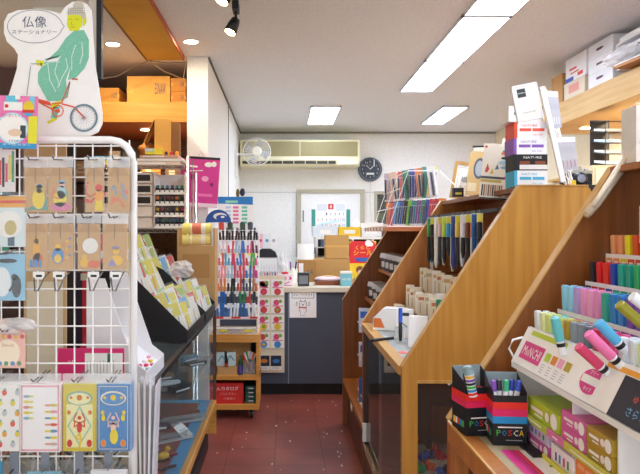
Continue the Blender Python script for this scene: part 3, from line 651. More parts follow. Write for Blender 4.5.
# sticker stand on top of the tower
t = thing('sticker_stand', 'white and blue card stand of stickers on top of the pen tower', 'card stand', (XX(234, 3.5), 3.55*K+.08, ZZ(229, 3.42)+.005))
m = M().box(-.14, .14, 0, .01, 0, .255, W).face([(-.14, .2), (.14, .19), (.14, .255), (-.14, .255)], mat('#2e7cc0')).rect(-.08, .02, .205, .225, mat('#8fd0b0'), -.0013)
for x, c in ((-.06, '#c8cce8'), (0, '#e878a8'), (.07, '#6ac8b0')):
    for k in range(5): m.rect(x-.02, x+.025, .04+k*.03, .058+k*.03, mat(c))
m.build('card', t); M().box(-.14, .14, -.03, .012, -.004, 0, mat('#e8e8ea')).build('foot', t)
for i, px in enumerate((219, 228, 241, 249)):
    o = M().lathe([(.02, 0), (.022, .05), (.014, .06)], mat(['#c8402f', '#1f3a28', '#24432e', '#39424a'][i], .3), 12).build('paint_jar', loc=(XX(px, 3.42), 3.42*K+.2, ZZ(229.5, 3.42)), smooth=True); tag(o, ['red', 'dark green', 'moss green', 'slate'][i]+' jar on the top rim of the pen tower', 'jar', 'jars on the pen tower')
o = M().box(-hw, hw, 0.17, .31, -.004, 0, W).build('tower_top', tw, loc=(0, 0, H))
# ================================================================ the wooden display islands
PB = wood('panel_orange', '#a0602a', '#b87638'); PC = OAK
def outline(top=1.59): return [(.44, .92), (.874, top), (1.125, top), (1.56, .92)]
TH = .03
def divider(root, y, m, lower, thick=TH):
    """a side panel of the island seen from the aisle end; lower: 'full' board or 'frame' with an opening"""
    g = M()
    if lower == 'full': g.prism([(.44, .001)]+outline()+[(1.56, .001)], 'y', y, y+thick, m)
    else:
        g.prism([(.44, .87)]+outline()+[(1.56, .87)], 'y', y, y+thick, m)
        g.box(.44, .497, y, y+thick, .001, .87, m).box(1.50, 1.56, y, y+thick, .001, .87, m).box(.497, 1.5, y, y+thick, .42, .47, m)
    g.build('divider_panel', root)
    e = M()   # lighter edge strip on the sloping front edge and the top
    sx, sz = .434, .67; L = math.hypot(sx, sz); nx, nz = -sz/L*.004, sx/L*.004
    e.prism([(.44, .92), (.874, 1.59), (.874+nx, 1.59+nz), (.44+nx, .92+nz)], 'y', y-.003, y+thick+.003, OAKE)
    e.box(.872, 1.127, y-.003, y+thick+.003, 1.5905, 1.5945, OAKE)
    e.build('edge_strip', root)
LEDGE = clear('ledge_glass', '#f2f8f8', .12, .05, '#e8ecec', .42)  # milky body stands in for whitish reflections on the ledge glass
def ledge(root, ya, yb, x1=1.1, inset=LEDGE):
    M().box(.432, .478, ya, yb, .885, .92, OAKE).build('front_rail', root, bevel=.002)
    M().box(.479, x1, ya, yb, .90, .917, inset).build('ledge_top', root)
YAi, YBi, YCi, YDi = 3.31*K, 2.48*K, 1.66*K, 1.186*K
ia = thing('display_island', 'far reddish wooden island section with small shelves beside the counter', 'display shelf', (0, 0, 0), 0, 'sections of the wooden display island')
divider(ia, YAi, RED_SHADE_WOOD, 'full')
M().box(1.0, 1.02, YBi+TH+.002, YAi-.002, .001, 1.42, RED_SHADE_WOOD).build('back_panel', ia)
M().box(.44, .999, YBi+TH+.002, YAi-.002, .315, .345, PB).build('lower_shelf', ia)
M().box(.475, .49, YBi+TH+.002, YAi-.002, .001, .314, DKW).build('kick_panel', ia)
M().box(.60, .998, YBi+TH+.002, YAi-.002, .925, .945, PB).build('middle_shelf', ia)
M().box(.70, .998, YBi+TH+.002, YAi-.002, 1.13, 1.15, PB).build('small_shelf', ia)
M().box(.60, 1.12, 2.66*K, YAi-.004, 1.425, 1.45, wood('shelf_red', '#a85c34', '#bf7444', .4, (2.5, 40, 40))).build('upper_shelf', ia)
f_ = M()
for k in range(6): f_.box(.5975, .5995, 2.7*K+k*.14, 2.7*K+k*.14+.07, 1.428, 1.447, W)
f_.build('price_strip', ia)

ib = thing('display_island', 'middle wooden island section holding brush pens and packets', 'display shelf', (0, 0, 0), 0, 'sections of the wooden display island')
divider(ib, YBi, PB, 'full')
ledge(ib, YCi+TH+.002, YBi-.002)
M().box(1.05, 1.07, YCi+TH+.002, YBi-.002, .001, 1.568, RED_SHADE_WOOD).build('back_panel', ib)
M().box(.874, 1.125, YCi+TH+.002, YBi-.006, 1.57, 1.588, RED_SHADE_WOOD).build('top_board', ib)
M().box(.44, 1.04, YCi+TH+.002, YBi-.002, .235, .262, OAKE).build('case_floor', ib)
M().box(.44, .45, YCi+TH+.002, YBi-.002, .001, .234, DKW).build('kick_panel', ib)
M().box(.4345, .4395, YCi+TH+.002, YBi-.002, .263, .278, CH).build('sliding_rail', ib)
M().box(.445, .449, YCi+TH+.003, (YBi+YCi)/2+.03, .264, .884, GLASS).build('glass_door', ib)
M().box(.453, .457, (YBi+YCi)/2-.03, YBi-.003, .264, .884, GLASS).build('glass_door', ib)
M().box(.44, .49, YBi-.04, YBi-.0005, .001, .884, DKW).build('corner_post', ib)
M().box(.432, .452, YBi-.055, YBi-.041, ZZ(441, 2.45), ZZ(423, 2.45), W).box(.430, .432, YBi-.052, YBi-.044, ZZ(434, 2.45), ZZ(428, 2.45), BK).build('glass_lock', ib)
M().box(.46, 1.04, YCi+.74, YBi-.05, .58, .586, GLASS).build('glass_shelf', ib)
ic = thing('display_island', 'near light wooden end panel of the island with a glazed showcase below', 'display shelf', (0, 0, 0), 0, 'sections of the wooden display island')
divider(ic, YCi, PC, 'frame')
M().box(.498, 1.499, YCi+.010, YCi+.014, .471, .869, GLASS2).build('showcase_glass', ic)
M().box(.498, 1.049, YCi+TH+.001, YCi+.5, .44, .47, mat('#d8d6d0')).build('showcase_shelf', ic)
M().box(.494, 1.503, YCi-.004, YCi-.0005, .862, .873, OAKE).build('frame_moulding', ic)

idd = thing('display_island', 'nearest wooden island section carrying the colour marker stand', 'display shelf', (0, 0, 0), 0, 'sections of the wooden display island')
divider(idd, YDi, RED_SHADE_WOOD, 'full')  # shaded face: the darkening is in the wood colour
Y0 = .45*K
M().box(.432, .478, Y0, YDi-.002, .87, .92, PB).build('front_rail', idd, bevel=.003)
M().box(.432, .438, Y0, YDi-.002, .9203, .9243, OAKE).build('glass_stop', idd)
M().box(.479, 1.2, Y0, YDi-.002, .90, .916, mat('#b9ab8c', .3)).build('ledge_top', idd)
M().box(.44, .475, YDi-.05, YDi-.001, .001, .869, PB).build('corner_post', idd)
M().box(.53, .56, Y0, YDi-.002, .001, .87, RED_SHADE_WOOD).build('inner_panel', idd)
M().box(1.19, 1.21, Y0, YDi-.002, .001, 1.8, RED_SHADE_WOOD).build('back_panel', idd)
M().box(.86, 1.189, Y0, YDi-.004, 1.575, 1.59, PB).build('top_board', idd)

# ---- far section goods: hanging pen blister packs on the upper shelf
PCOL = [('#e8872f', 'orange'), ('#7fc241', 'lime'), ('#d03a4a', 'red'), ('#3a5fb0', 'blue'), ('#2f8f6a', 'green'), ('#c84a6a', 'rose'), ('#2a8a9a', 'teal'), ('#b0222e', 'crimson'), ('#26262e', 'black'), ('#4a58c0', 'indigo'), ('#3a9ad0', 'sky blue'), ('#8a4a9a', 'violet')]
def blister(c, w_=.045, h=.17, n=3, seedn=0):
    random.seed(seedn); m = M(); m.box(-w_/2, w_/2, .006, .0075, 0, h*.98, mat(c if seedn % 4 == 1 else '#ece8ea')); 
    m.rect(-w_/2, w_/2, h*.8, h, mat(c), .0055)
    for k in range(n): m.tube([(-w_/2+(k+.5)*w_/n, .001, .012), (-w_/2+(k+.5)*w_/n, .001, h*.78)], .0062, mat(c if (k+seedn) % 3 else '#3a4a6a', .3), 6)
    m.box(-w_/2, w_/2, -.006, -.005, 0, h, BAG)
    return m
zsh = 1.451
t = thing('pen_rack', 'white wire rack full of bagged pens on the upper island shelf', 'pen rack', (.64, 2.8*K, zsh))
m = M()
for y_ in (0, .36, .68):
    m.tube([(.02, y_, 0), (.14, y_, .35)], .002, W, 6).tube([(.32, y_, 0), (.32, y_, .35)], .002, W, 6)
for x, z in ((.05, .12), (.09, .24), (.14, .35), (.32, .35)): m.tube([(x, 0, z), (x, .68, z)], .003, W, 6)
for y_ in (0, .68): m.tube([(.02, y_, .0), (.32, y_, .0)], .002, W, 6).tube([(.14, y_, .35), (.32, y_, .35)], .003, W, 6)
m.build('wire_frame', t); M().box(0, .34, -.01, .70, .0, .008, W).build('base', t)
for tier, (px0, px1, pyb, n, x_) in enumerate([(386, 438, 221, 13, 0), (388, 434, 196, 12, 1)]):
    for k in range(n):
        c, cn = PCOL[(k*5+tier*3) % 12] if tier == 0 else [('#c8b8c8', 'lilac'), ('#e8b0a0', 'salmon'), ('#e8c8b0', 'peach'), ('#d8585a', 'red'), ('#3a4a90', 'navy'), ('#3a8a6a', 'green'), ('#3a50b0', 'blue'), ('#2a3a90', 'deep blue'), ('#e8884a', 'orange'), ('#3a9a8a', 'teal'), ('#e8e8a0', 'pale yellow'), ('#f0f0f0', 'white')][k]
        dd = 3.2-.45*k/n; px = px0+(px1-px0)*k/(n-1)
        o = blister(c, .052 if tier else .045, .2 if tier else .165, 3, k).build('pen_pack', loc=(XX(px, dd), dd*K-(.0 if tier else .03), zsh+(.185 if tier else .012)), rot=(random.Random(k).uniform(-.1, .1), .12 if tier == 0 else .15*math.sin(k*2.1), -.5))
        tag(o, f'{cn} pen pack, {ORD[k]} from the counter end in the {["lower","upper"][tier]} row of the rack', 'pen pack', 'bagged pens on the upper island shelf')
o = M().box(0, .003, 0, .14, 0, .16, WG).build('white_card', loc=(XX(441, 2.72), 2.7*K, zsh), rz=-.6); tag(o, 'plain white card standing at the near end of the upper shelf rack', 'card')
o = M().tube([P(440, 171, 2.6), P(449, 180, 2.3), P(456, 186, 2.2)], .003, W).build('white_rod', None); tag(o, 'thin white rod leaning from the pen rack to the top board', 'rod')
# camera-battery like black and white packs on the small shelves
k = 0
for (x, z, n, da, db, s) in ((.72, 1.151, 5, 2.72, 3.2, 0), (.63, .946, 4, 2.75, 3.2, 1)):
    for i in range(n):
        dd = da+(db-da)*i/(n-1)
        t = thing('black_pack', f'black pack with silver lid, {ORD[i]} from the aisle end on the {["higher","lower"][s]} small island shelf', 'pack', (x, dd*K, z), -1.2, 'black packs on the small island shelves')
        M().box(-.05, .05, 0, .09, 0, .085, mat('#24262c', .3)).rect(-.035, .035, .02, .06, mat('#c8ccd4'), -.001).build('pack_body', t)
        M().prism([(-.055, .0855), (.055, .0855), (.04, .115), (-.035, .12)], 'y', -.006, .09, mat('#cfd3d8', .2, .4)).build('lid', t)
        k += 1
for i in range(3):
    o = M().box(-.02, .02, 0, .012, 0, .19, mat('#2c3440')).rect(-.016, .016, .1, .17, mat(['#5a6a80', '#8a94a4', '#c0c8d0'][i])).build('tall_pack', loc=(.83, (2.62+.04*i)*K, 1.1505), rz=-.9); tag(o, ['dark blue', 'grey', 'silver'][i]+' tall narrow pack standing behind the black packs on the island', 'pack', 'tall packs on the small island shelf')
# wire pocket stand with packets on the low shelf
t = thing('wire_stand', 'white wire stand with three pockets on the low island shelf', 'wire stand', (.49, 2.75*K, .346))
m = M()
for y_ in (-.02, .2): m.tube([(.08, y_, 0), (.08, y_, .52)], .003, W, 6)
for z in (.02, .24, .45):
    m.tube([(.08, -.02, z+.05), (-.01, -.02, z+.05), (.02, -.02, z), (.08, -.02, z)], .003, W, 6).tube([(.08, .2, z+.05), (-.01, .2, z+.05), (.02, .2, z), (.08, .2, z)], .003, W, 6).tube([(-.01, -.02, z+.05), (-.01, .2, z+.05)], .003, W, 6)
m.build('wire_frame', t); M().box(-.01, .09, -.025, .205, .0, .004, W).build('base', t)
for i, z in enumerate((.005, .225, .435)):
    for q in range(3):
        c = ['#3a6ab8', '#e8eef4', '#2a2a38', '#d8dce8', '#9a7ab8', '#3a9a6a', '#c8d4e8', '#2a4a90', '#e8e0d8'][i*3+q]; cn = ['blue', 'white', 'black', 'pale grey', 'mauve', 'green', 'ice blue', 'navy', 'cream'][i*3+q]
        o = M().box(-.05, .05, 0, .014, 0, .15, mat(c)).rect(-.04, .04, .09, .13, mat('#3a68c0'), -.001).rect(-.03, .03, .03, .06, mat('#e04a5a'), -.001).disc(.01, .075, .012, mat('#f0d040'), -.0015).build('refill_pack', loc=(.515+.018*q, (2.75)*K+.02, .346+z+.02), rz=-.25); tag(o, f'{cn} refill pack in the {["lowest","middle","top"][i]} pocket of the low wire stand', 'pack', 'refill packs in the wire stand')
o = M().box(0, .002, 0, .09, 0, .035, W).build('price_card', loc=(.437, 2.85*K, .322-.04)); tag(o, 'small white price card on the edge of the low island shelf', 'card')

# ---- middle section goods
zl = .9175
t = thing('step_display', 'white folded card display with an orange corner on the island ledge', 'card display', (.545, 2.28*K, zl+.003), -.35)
M().prism([(-.09, 0), (.08, 0), (.08, .11), (-.04, .11), (-.09, .06)], 'y', 0, .10, WG).face([(-.088, .012), (-.03, .012), (-.05, .06), (-.088, .06)], mat('#e07a3a')).build('card_body', t)
t = thing('pen_holder', 'acrylic holder showing one upright blue pen on the ledge', 'pen holder', (.535, 2.05*K, zl)); M().box(-.022, .022, -.02, .03, 0, .006, ACR).box(-.022, .022, .02, .023, .006, .07, ACR).build('stand', t)
t = thing('pen', 'blue and black felt pen standing upright in the acrylic holder', 'pen', (.535, 2.05*K, zl+.0065)); M().lathe([(.006, 0), (.0085, .02), (.0085, .085)], BK, 12).build('barrel', t, smooth=True); M().lathe([(.0095, .0855), (.0095, .145), (.006, .15)], mat('#2b55c0', .3), 12).build('cap', t, smooth=True)
t = thing('pen', 'black pen lying flat on the island ledge glass', 'pen', (.515, 2.1*K, zl+.008), 0, None, (PI/2, 0, -1.0)); M().lathe([(.007, 0), (.007, .09)], BK, 10).build('barrel', t); M().lathe([(.008, .091), (.008, .13)], mat('#2a2a30', .3), 10).build('cap', t)
o = M().box(0, .001, 0, .05, .0, .03, mat('#e0523a')).build('price_card', loc=(.485, 1.86*K, zl+.0005), rot=(0, PI/2-.0, 0)); tag(o, 'small red tag on the near corner of the island ledge', 'card')
ramps = []
for i, (x, yy, lab, txt) in enumerate([(.575, 2.14, 'white picture card box leaning behind the upright blue pen', 1), (.585, 1.96, 'plain white folded card box beside the coloured blocks', 0)]):
    t = thing('card_box', lab, 'card box', (x, yy*K, zl), -.35, 'white card boxes on the ledge')
    b = M().prism([(0, 0), (.07, 0), (.07, .13), (.035, .13)], 'x', -.04, .04, WG)
    if txt: b.stroke([(-.02, .03), (-.01, .07), (.015, .05)], .006, mat('#7a8aa0'), .0).box(-.025, .02, .026, .029, .10, .115, mat('#3a3a44'))
    b.build('box_body', t)
# coloured ink blocks at the near corner of the ledge
for i, (x, yy, z, c, cn) in enumerate([(.60, 1.80, 0, '#b03058', 'raspberry'), (.60, 1.76, 0, '#d83a4a', 'red'), (.65, 1.80, 0, '#7a4aa0', 'violet'), (.69, 1.735, 0, '#c02a3a', 'crimson'), (.66, 1.88, .0, '#2a9a6a', 'emerald'), (.68, 1.835, .0, '#d83a8a', 'magenta'), (.70, 1.79, .0, '#3a3a44', 'charcoal')]):
    t = thing('ink_stick', f'{cn} stick with white band in the cluster by the ledge glass', 'ink stick', (x, yy*K, zl+z), .2*i, 'ink sticks on the ledge')
    if i > 3: t.location.z += .1005
    M().box(-.014, .014, -.014, .014, 0, .05, mat('#ece8ee', .3)).build('band', t); M().box(-.015, .015, -.015, .015, .0505, .09+(.03 if i > 3 else 0), mat(c, .35)).build('block', t, bevel=.002)
o = M().box(-.07, .07, 0, .1, 0, .004, clear('flat_glass', '#eef6f4', .2, .03, '#e0f0ee', .2)).build('glass_plate', loc=(.60, 1.79*K-.1, zl+.0005), rz=.3); tag(o, 'small clear glass plate lying at the near corner of the ledge', 'plate')
o = M().box(.64, .725, 1.775*K, 1.895*K, zl+.0005, zl+.1, ACR).build('clear_riser'); tag(o, 'clear plastic riser lifting three ink sticks on the ledge', 'riser')
# stepped packets
sr = thing('step_rack', 'dark stepped rack of cream packets against the island back panel', 'rack', (0, 0, zl))
for i, (x0, z1) in enumerate(((.65, .10), (.73, .19), (.82, .28))):
    M().box(x0, 1.048, YCi+TH+.02, YBi-.02, (0, .1005, .1905)[i], z1, RED_SHADE_WOOD).build('step', sr)
pk_c = ['#efe4cc', '#f2ead8', '#e8d8b8', '#f4efe4', '#ece0c8']
for s_i, (x, z, n) in enumerate([(.66, .10, 12), (.735, .19, 12), (.625, .0, 3)]):
    for i in range(n):
        random.seed(s_i*20+i)
        dd = (2.40-i*.062) if s_i < 2 else 2.44-i*.03
        h = .10+random.uniform(0, .02)
        m = M().box(-.02, .02, 0, .03, 0, h, mat(pk_c[i % 5])).rect(-.014, .014, h*.72, h*.86, mat(['#d8a868', '#c87858', '#b8b090'][i % 3]), -.001)
        m.stroke([(-.006, h*.1), (-.006, h*.6)], .003, mat('#8a7a68'), -.001).box(-.0205, .0205, .006, .009, -.0, h+.002, W).box(-.0205, .0205, .018, .021, 0, h+.002, mat('#d8cbb0'))
        pass
        o = m.build('incense_packet', loc=(x+random.uniform(0, .02) + (.0 if s_i < 2 else -.0), dd*K, zl+z+.001), rz=-.45)
        if s_i == 2: o.location.x = .62
        tag(o, f'cream packet, {ORD[i]} from the counter end on the {["lower step","upper step","ledge before the steps"][s_i]} of the island', 'packet', 'cream packets on the island steps')
for i in range(6):
    o = M().box(-.025, .025, 0, .012, 0, .13, W).rect(-.018, .018, .02, .05, BK, -.001).disc(0, .085, .016, mat('#2a2a30'), -.001).disc(0, .085, .009, W, -.0015).build('printed_pack', loc=(.70+.006*i, (1.98-.03*i)*K, zl+.1015), rz=-.3)
    tag(o, f'black and white printed pack, {ORD[i]} from the counter end in front of the brush pens', 'pack', 'black and white packs on the island')
# hanging brush pens on a black bar
bz = ZZ(214, 2.15)
t = thing('hook_bar', 'black bar with short hooks holding the hanging brush pens', 'hook rail', (0, 0, bz))
m = M().box(.80, .83, YCi+TH+.004, YBi-.004, -.01, .004, BK).box(.83, 1.049, YCi+TH+.004, YCi+TH+.02, -.01, .004, BK).box(.83, 1.049, YBi-.02, YBi-.004, -.01, .004, BK)
m.build('bar', t)
BP = [('#3f9a4a', 'green'), ('#2a2a2e', 'black'), ('#d83a3a', 'red'), ('#f0ece4', 'white'), ('#e8c8d0', 'pale pink'), ('#3fae5a', 'bright green'), ('#c8dc48', 'lime'), ('#4aa8d8', 'sky blue'), ('#54b8c8', 'turquoise'), ('#3a4a90', 'navy'), ('#e8d060', 'yellow'), ('#c8322e', 'scarlet'), ('#e8e8ee', 'ivory'), ('#7a4a30', 'brown'), ('#d86a3a', 'orange'), ('#2a5a9a', 'blue'), ('#3a3a40', 'charcoal')]
for i in range(17):
    dd = 2.42-i*.038; c, cn = BP[i]
    t = thing('brush_pen', f'{cn} topped brush pen hanging {ORD[i]} from the counter end of the black bar', 'brush pen', (.785+.006*(i % 3), dd*K, bz-.02), -.5, 'brush pens on the black bar')
    ln = [.20, .19, .15, .22, .21][i % 5]
    M().lathe([(.004, -ln-.03), (.0105, -ln), (.0105, -.09)], mat(['#222226', '#222226', '#e8e4de', c, '#2a2e34', '#d8dce0'][i % 6], .3), 10).build('barrel', t, smooth=True)
    m = M().box(-.012, .012, .009, .011, -.13, .01, WG).rect(-.011, .011, -.03, .008, mat('#e8dc48' if i % 3 else c), .0085); m.build('header_card', t)
    M().lathe([(.0115, -.0895), (.0115, -.03), (.006, -.025)], mat(c, .35), 10).build('cap', t, smooth=True)
    M().tube([(0, .005, .005), (0, .005, .022), (0, .03, .022)], .0015, CH, 5).build('hook', t)
t = thing('brush_pen', 'red and blue striped pen hanging alone at the aisle end of the bar', 'brush pen', P(427.5, 222, 2.5)+Vector((0, -.1, 0))); M().box(-.008, .008, 0, .003, -.26, 0, W).face([(-.007, -.02), (.007, -.02), (.007, -.05), (-.007, -.05)], mat('#3a6ac0')).rect(-.007, .007, -.14, -.06, mat('#d83a3a')).rect(-.007, .007, -.22, -.15, mat('#4a9ad8')).build('strip_card', t)
M().tube([(0, .0, -.005), (0, .03, .01), (.36, .03, .02)], .002, BK, 5).build('hook', t)
# ---- on the top board: frames and cards
zt = 1.589
t = thing('picture_frame', 'light wooden picture frame standing at the far end of the island top', 'picture frame', (XX(459, 2.3), 2.28*K, zt), 0, None, (-.12, .16, -.35))
m = M(); fw = .115; fh = .19
for a in ((-fw/2, -fw/2+.016, 0, fh), (fw/2-.016, fw/2, 0, fh)): m.box(a[0], a[1], 0, .015, a[2], a[3], OAKE)
m.box(-fw/2+.016, fw/2-.016, 0, .015, 0, .016, OAKE).box(-fw/2+.016, fw/2-.016, 0, .015, fh-.016, fh, OAKE); m.build('frame', t)
m = M().box(-fw/2+.016, fw/2-.016, .006, .01, .016, fh-.016, WG); 
rrect(m, -.032, .032, .04, .16, .002, mat('#c8b090'), .005); m.text('福', 0, .1, .03, mat('#5a5a60'), .005).text('ねこ', 0, .06, .035, mat('#8a6a5a'), .005); m.build('print', t)
o = M().box(-.025, .025, 0, .03, 0, .042, BK).rect(-.015, .015, .01, .02, mat('#c8b040'), -.001).build('black_box', loc=(XX(461, 2.12), 2.15*K, zt)); tag(o, 'small black box with gold mark before the wooden picture frame', 'box')
t = thing('oval_card', 'tall tan card with a dark oval window on the island top', 'card', (XX(475, 2.1), 2.1*K, zt-.02+.02), 0, None, (-.1, .12, -.3))
M().box(-.045, .045, 0, .004, 0, .21, mat('#d8b87c')).disc(.004, .13, .026, mat('#5a6270'), -.001, rz=.05, n=20).disc(.004, .13, .018, mat('#aeb6be'), -.0015, rz=.038, n=20).rect(-.04, .0, .02, .06, mat('#e8d8b0')).build('card', t)
o = M().box(-.05, .05, 0, .02, 0, .30, mat('#2c2e34')).build('dark_board', loc=(XX(484, 2.42), 2.44*K, zt), rz=-.3); tag(o, 'dark grey board standing tallest at the back of the island top', 'board')
o = M().box(-.055, .055, 0, .02, 0, .27, mat('#e8e0d0')).text('紙', 0, .2, .03, mat('#a09080')).build('cream_board', loc=(XX(487, 2.3), 2.33*K, zt), rz=-.3); tag(o, 'cream board standing before the dark grey board on the island top', 'board')
for i in range(5):
    o = M().box(-.012, .012, 0, .04, 0, .19+.012*(i % 3), W).rect(-.009, .009, .12, .15, mat('#c8c0b0')).build('white_carton', loc=(XX(474+i*7.5, 2.2), 2.2*K-.01*i, zt), rz=-.25); tag(o, f'narrow white carton, {ORD[i]} from the picture frame in the row behind the marker poster', 'carton', 'white cartons on the island top')
# marker chart
t = thing('marker_chart', 'cream poster of marker swatches with bird drawing on the island top', 'poster', (XX(497, 1.86), 1.86*K, zt-.035), 0, None, (-.12, .1, -.25))
w_ = .145; h = .235
m = M().box(-w_/2, w_/2, 0, .006, 0, h, mat('#efe6d4')); m.rect(-w_/2, .02, .085, .095, mat('#4a4a50')).rect(.02, w_/2, .085, .098, mat('#d83a80')).rect(-w_/2, w_/2, .0, .006, BK).rect(-w_/2, .01, .07, .082, mat('#c8b060'))
for k in range(10):
    m.rect(-.066+k*.0085, -.060+k*.0085, .012, .06, mat(['#3a3a40', '#9a6a4a', '#c8a080', '#7a5a4a', '#b08a6a'][k % 5]))
for k in range(7): m.rect(.03, .065, .012+k*.009, .016+k*.009, mat(['#e05a80', '#58a8c8', '#f0c040'][k % 3]))
m.box(.0, .04, -.0012, 0, .19, .2, mat('#e07a3a')).box(.005, .035, -.0013, 0, .2, .208, mat('#4a9a8a')).disc(.02, .175, .02, mat('#2a2a30'), -.001, rz=.006).disc(.02, .155, .03, mat('#a8c8d8'), -.001, rz=.01).disc(.03, .135, .03, mat('#8ab0c8'), -.001, rz=.008)
m.face([(-.06, .115), (-.05, .15), (-.042, .125), (-.05, .11)], mat('#c8553a')).face([(-.04, .105), (-.03, .13), (-.024, .108)], mat('#e0b050')).face([(-.02, .125), (-.012, .15), (-.004, .128)], mat('#5a7a8a')); m.disc(-.062, h-.015, .005, mat('#d83a3a'))
m.build('chart', t)
m = M().tube([(.02, -.004, .2), (.035, -.006, .215), (.06, -.004, h+.012)], .002, BK, 5); m.build('stem', t)
o = M().box(-.055, .055, 0, .01, 0, .24, mat('#f0dcd0')).rect(-.03, .04, .15, .158, mat('#d86a50')).rect(-.03, .03, .165, .17, mat('#e08a70')).rect(-.02, .04, .13, .136, mat('#d86a50')).build('pink_card', loc=(XX(506, 1.98), 1.98*K, zt), rot=(-.05, .18, -.2)); tag(o, 'pale pink card leaning behind the marker poster and ink boxes', 'card')
# ink pad boxes
cols5 = [('#48b4dc', 'cyan', '#f4f4f4'), ('#1c1c20', 'black and white', '#1c1c20'), ('#8a5ab8', 'violet', '#f4f4f4'), ('#e8563a', 'orange red', '#f4f4f4'), ('#3a4048', 'dark grey', '#f4f4f4')]
zz = 1.5955; y5 = 1.74*K
bh = 16.2*1.74/F0
for i, (c, cn, body) in enumerate(cols5):
    xo = [0, 0, -.003, 0, -.022][i]
    t = thing('ink_pad_box', f'white box with {cn} print, {["lowest","second from the bottom","middle one","second from the top","topmost"][i]} of the ink box stack', 'box', (XX(532.5, 1.74)+xo, y5, zz+i*bh), 0, 'ink boxes stacked on the island top')
    w_ = .116; b = M().box(-w_/2, w_/2, 0, .10, 0, bh-.0005, mat(body, .4) if i != 1 else BK)
    if i == 1: b.rect(-w_/2+.008, w_/2, .004, .022, mat('#e8e6e2')).rect(-.05, -.01, .024, .036, mat('#8a4a30')).rect(.01, .05, .024, .036, mat('#8a4a30')); b.text('NATURE', 0, .05, .07, W, -.0014, .009)
    else: b.text('NATURE', -.012, bh*.77, .06, mat(c), -.0014, .009); b.rect(-.05, -.005, bh*.42, bh*.6, mat(c)).rect(.0, .046, bh*.42, bh*.6, mat(c)).text('INK PAD', .02, bh*.2, .04, mat(c), -.0014, .005)
    b.build('box_body', t, bevel=.0015)
    M().box(-w_/2-.012, -w_/2-.0005, .0, .10, 0, bh-.001, mat(c if i < 4 else '#f0eee8')).build('side_label', t)
# leaning white wire rack with a memo pad and clear packs
t = thing('wire_rack', 'tall white wire rack leaning beside the ink boxes', 'wire rack', (0, 0, 0))
a = P(542, 87, 1.62); b_ = P(563, 186, 1.62); b_.z = 1.60
n_ = (b_-a).normalized()
m = M(); m.box(-.009, .009, -.006, .006, 0, (b_-a).length, W)
o = m.build('front_post', t); o.location = b_; o.rotation_euler = (0, -math.atan2(b_.x-a.x, a.z-b_.z), 0)
a2 = P(549, 92, 2.05); b2 = P(575, 186, 2.05); b2.z = 1.60; m = M()
m.tube([a2, b2], .005, W, 6)
for k in range(11):
    q = k/10; m.tube([a.lerp(b_, q), a2.lerp(b2, q)], .0022, W, 5)
for q in (.25, .5, .75): m.tube([a.lerp(a2, q), b_.lerp(b2, q)], .0022, W, 5)
m.build('wire_grid', t)
t = thing('memo_pad', 'large pale memo pad with a black label clipped to the wire rack', 'memo pad', P(531, 120, 1.60), 0, None, (0, -.2, 0))
M().box(-.042, .042, 0, .012, 0, .125, mat('#e9e2da')).rect(-.03, .0, .085, .115, mat('#2f3a3a'), -.001).text('memo', -.015, .1, .024, W, -.0016).text('note book', .0, .03, .045, mat('#8a8480'), -.001).build('pad', t); M().box(-.046, -.0425, -.002, .014, -.005, .13, W).box(.0425, .046, -.002, .014, -.005, .13, W).box(-.046, .046, -.002, .014, .1255, .13, W).build('holder', t)
for g_i, (px, py, n, dx, hh_) in enumerate([(550, 128, 5, 3.7, 37), (561, 171, 5, 5.2, 34)]):
    for i in range(n):
        dd = 1.72; h = hh_*dd/F0
        t = thing('clear_pack', f'clear pack, {ORD[i]} from the rack post in the {["upper","lower"][g_i]} hanging group', 'clear pack', P(px+i*dx-(0), py-i*.6, dd)+Vector((0, .012*i, 0)), 0, 'clear packs hanging on the wire rack', (0, -.16, .35))
        M().box(-.012, .013, 0, .006, 0, h, clear('milky', '#f6f6f8', .15, .2, '#dcdce4', .55)).box(-.004, .004, -.002, 0, h*.1, h*.3, mat('#b8a0a8' if g_i else '#c8c8d0')).box(-.012, .013, -.0012, 0, h*.84, h*.98, mat('#f4f4f6')).build('pouch', t); M().box(-.008, -.001, .001, .005, h*.12, h*.8, mat('#aeb2bc')).build('refill', t)
#  and camera on its black case
t = thing('display_cabinet', 'narrow wooden cabinet behind the island carrying the old camera', 'cabinet', (0, 2.02*K, 0))
M().box(1.27, 1.6, 0, .4, .001, 1.545, PB).build('carcass', t); M().box(1.26, 1.61, -.01, .41, 1.546, 1.565, OAKE).build('top_board', t)
t = thing('camera_case', 'flat black case under the old camera', 'case', (XX(588, 2.0), 2.03*K, 1.5655)); M().box(-.065, .075, 0, .12, 0, .068, mat('#23262e')).build('case_body', t, bevel=.004); M().box(-.03, .03, -.004, -.0005, .03, .045, mat('#3a3e48')).build('clasp', t)
t = thing('camera', 'old black and silver film camera standing on a black case', 'camera', (XX(587, 2.0), 2.06*K, 1.634))
M().box(-.05, .05, 0, .035, 0, .04, mat('#1c1c20', .6)).build('body', t, bevel=.004); M().box(-.05, .05, .001, .034, .0405, .05, CH).prism([(-.017, .0505), (.017, .0505), (.01, .064), (-.01, .064)], 'y', .002, .033, CH).build('top_plate', t)
M().lathe([(.022, -.001), (.022, -.02), (.018, -.026)], mat('#2a2a2e', .3), 20, c=(0, 0, .021), axis='y').lathe([(.014, -.0265), (.013, -.027)], mat('#8a8a9a', .1), 16, c=(0, 0, .021), axis='y').build('lens', t, smooth=True)
for x in (-.038, .034): M().lathe([(.007, .0505), (.007, .057)], CH, 12, c=(x, .018, 0)).build('dial', t)
for c in children(t): c.scale = (1.35, 1.35, 1.35)
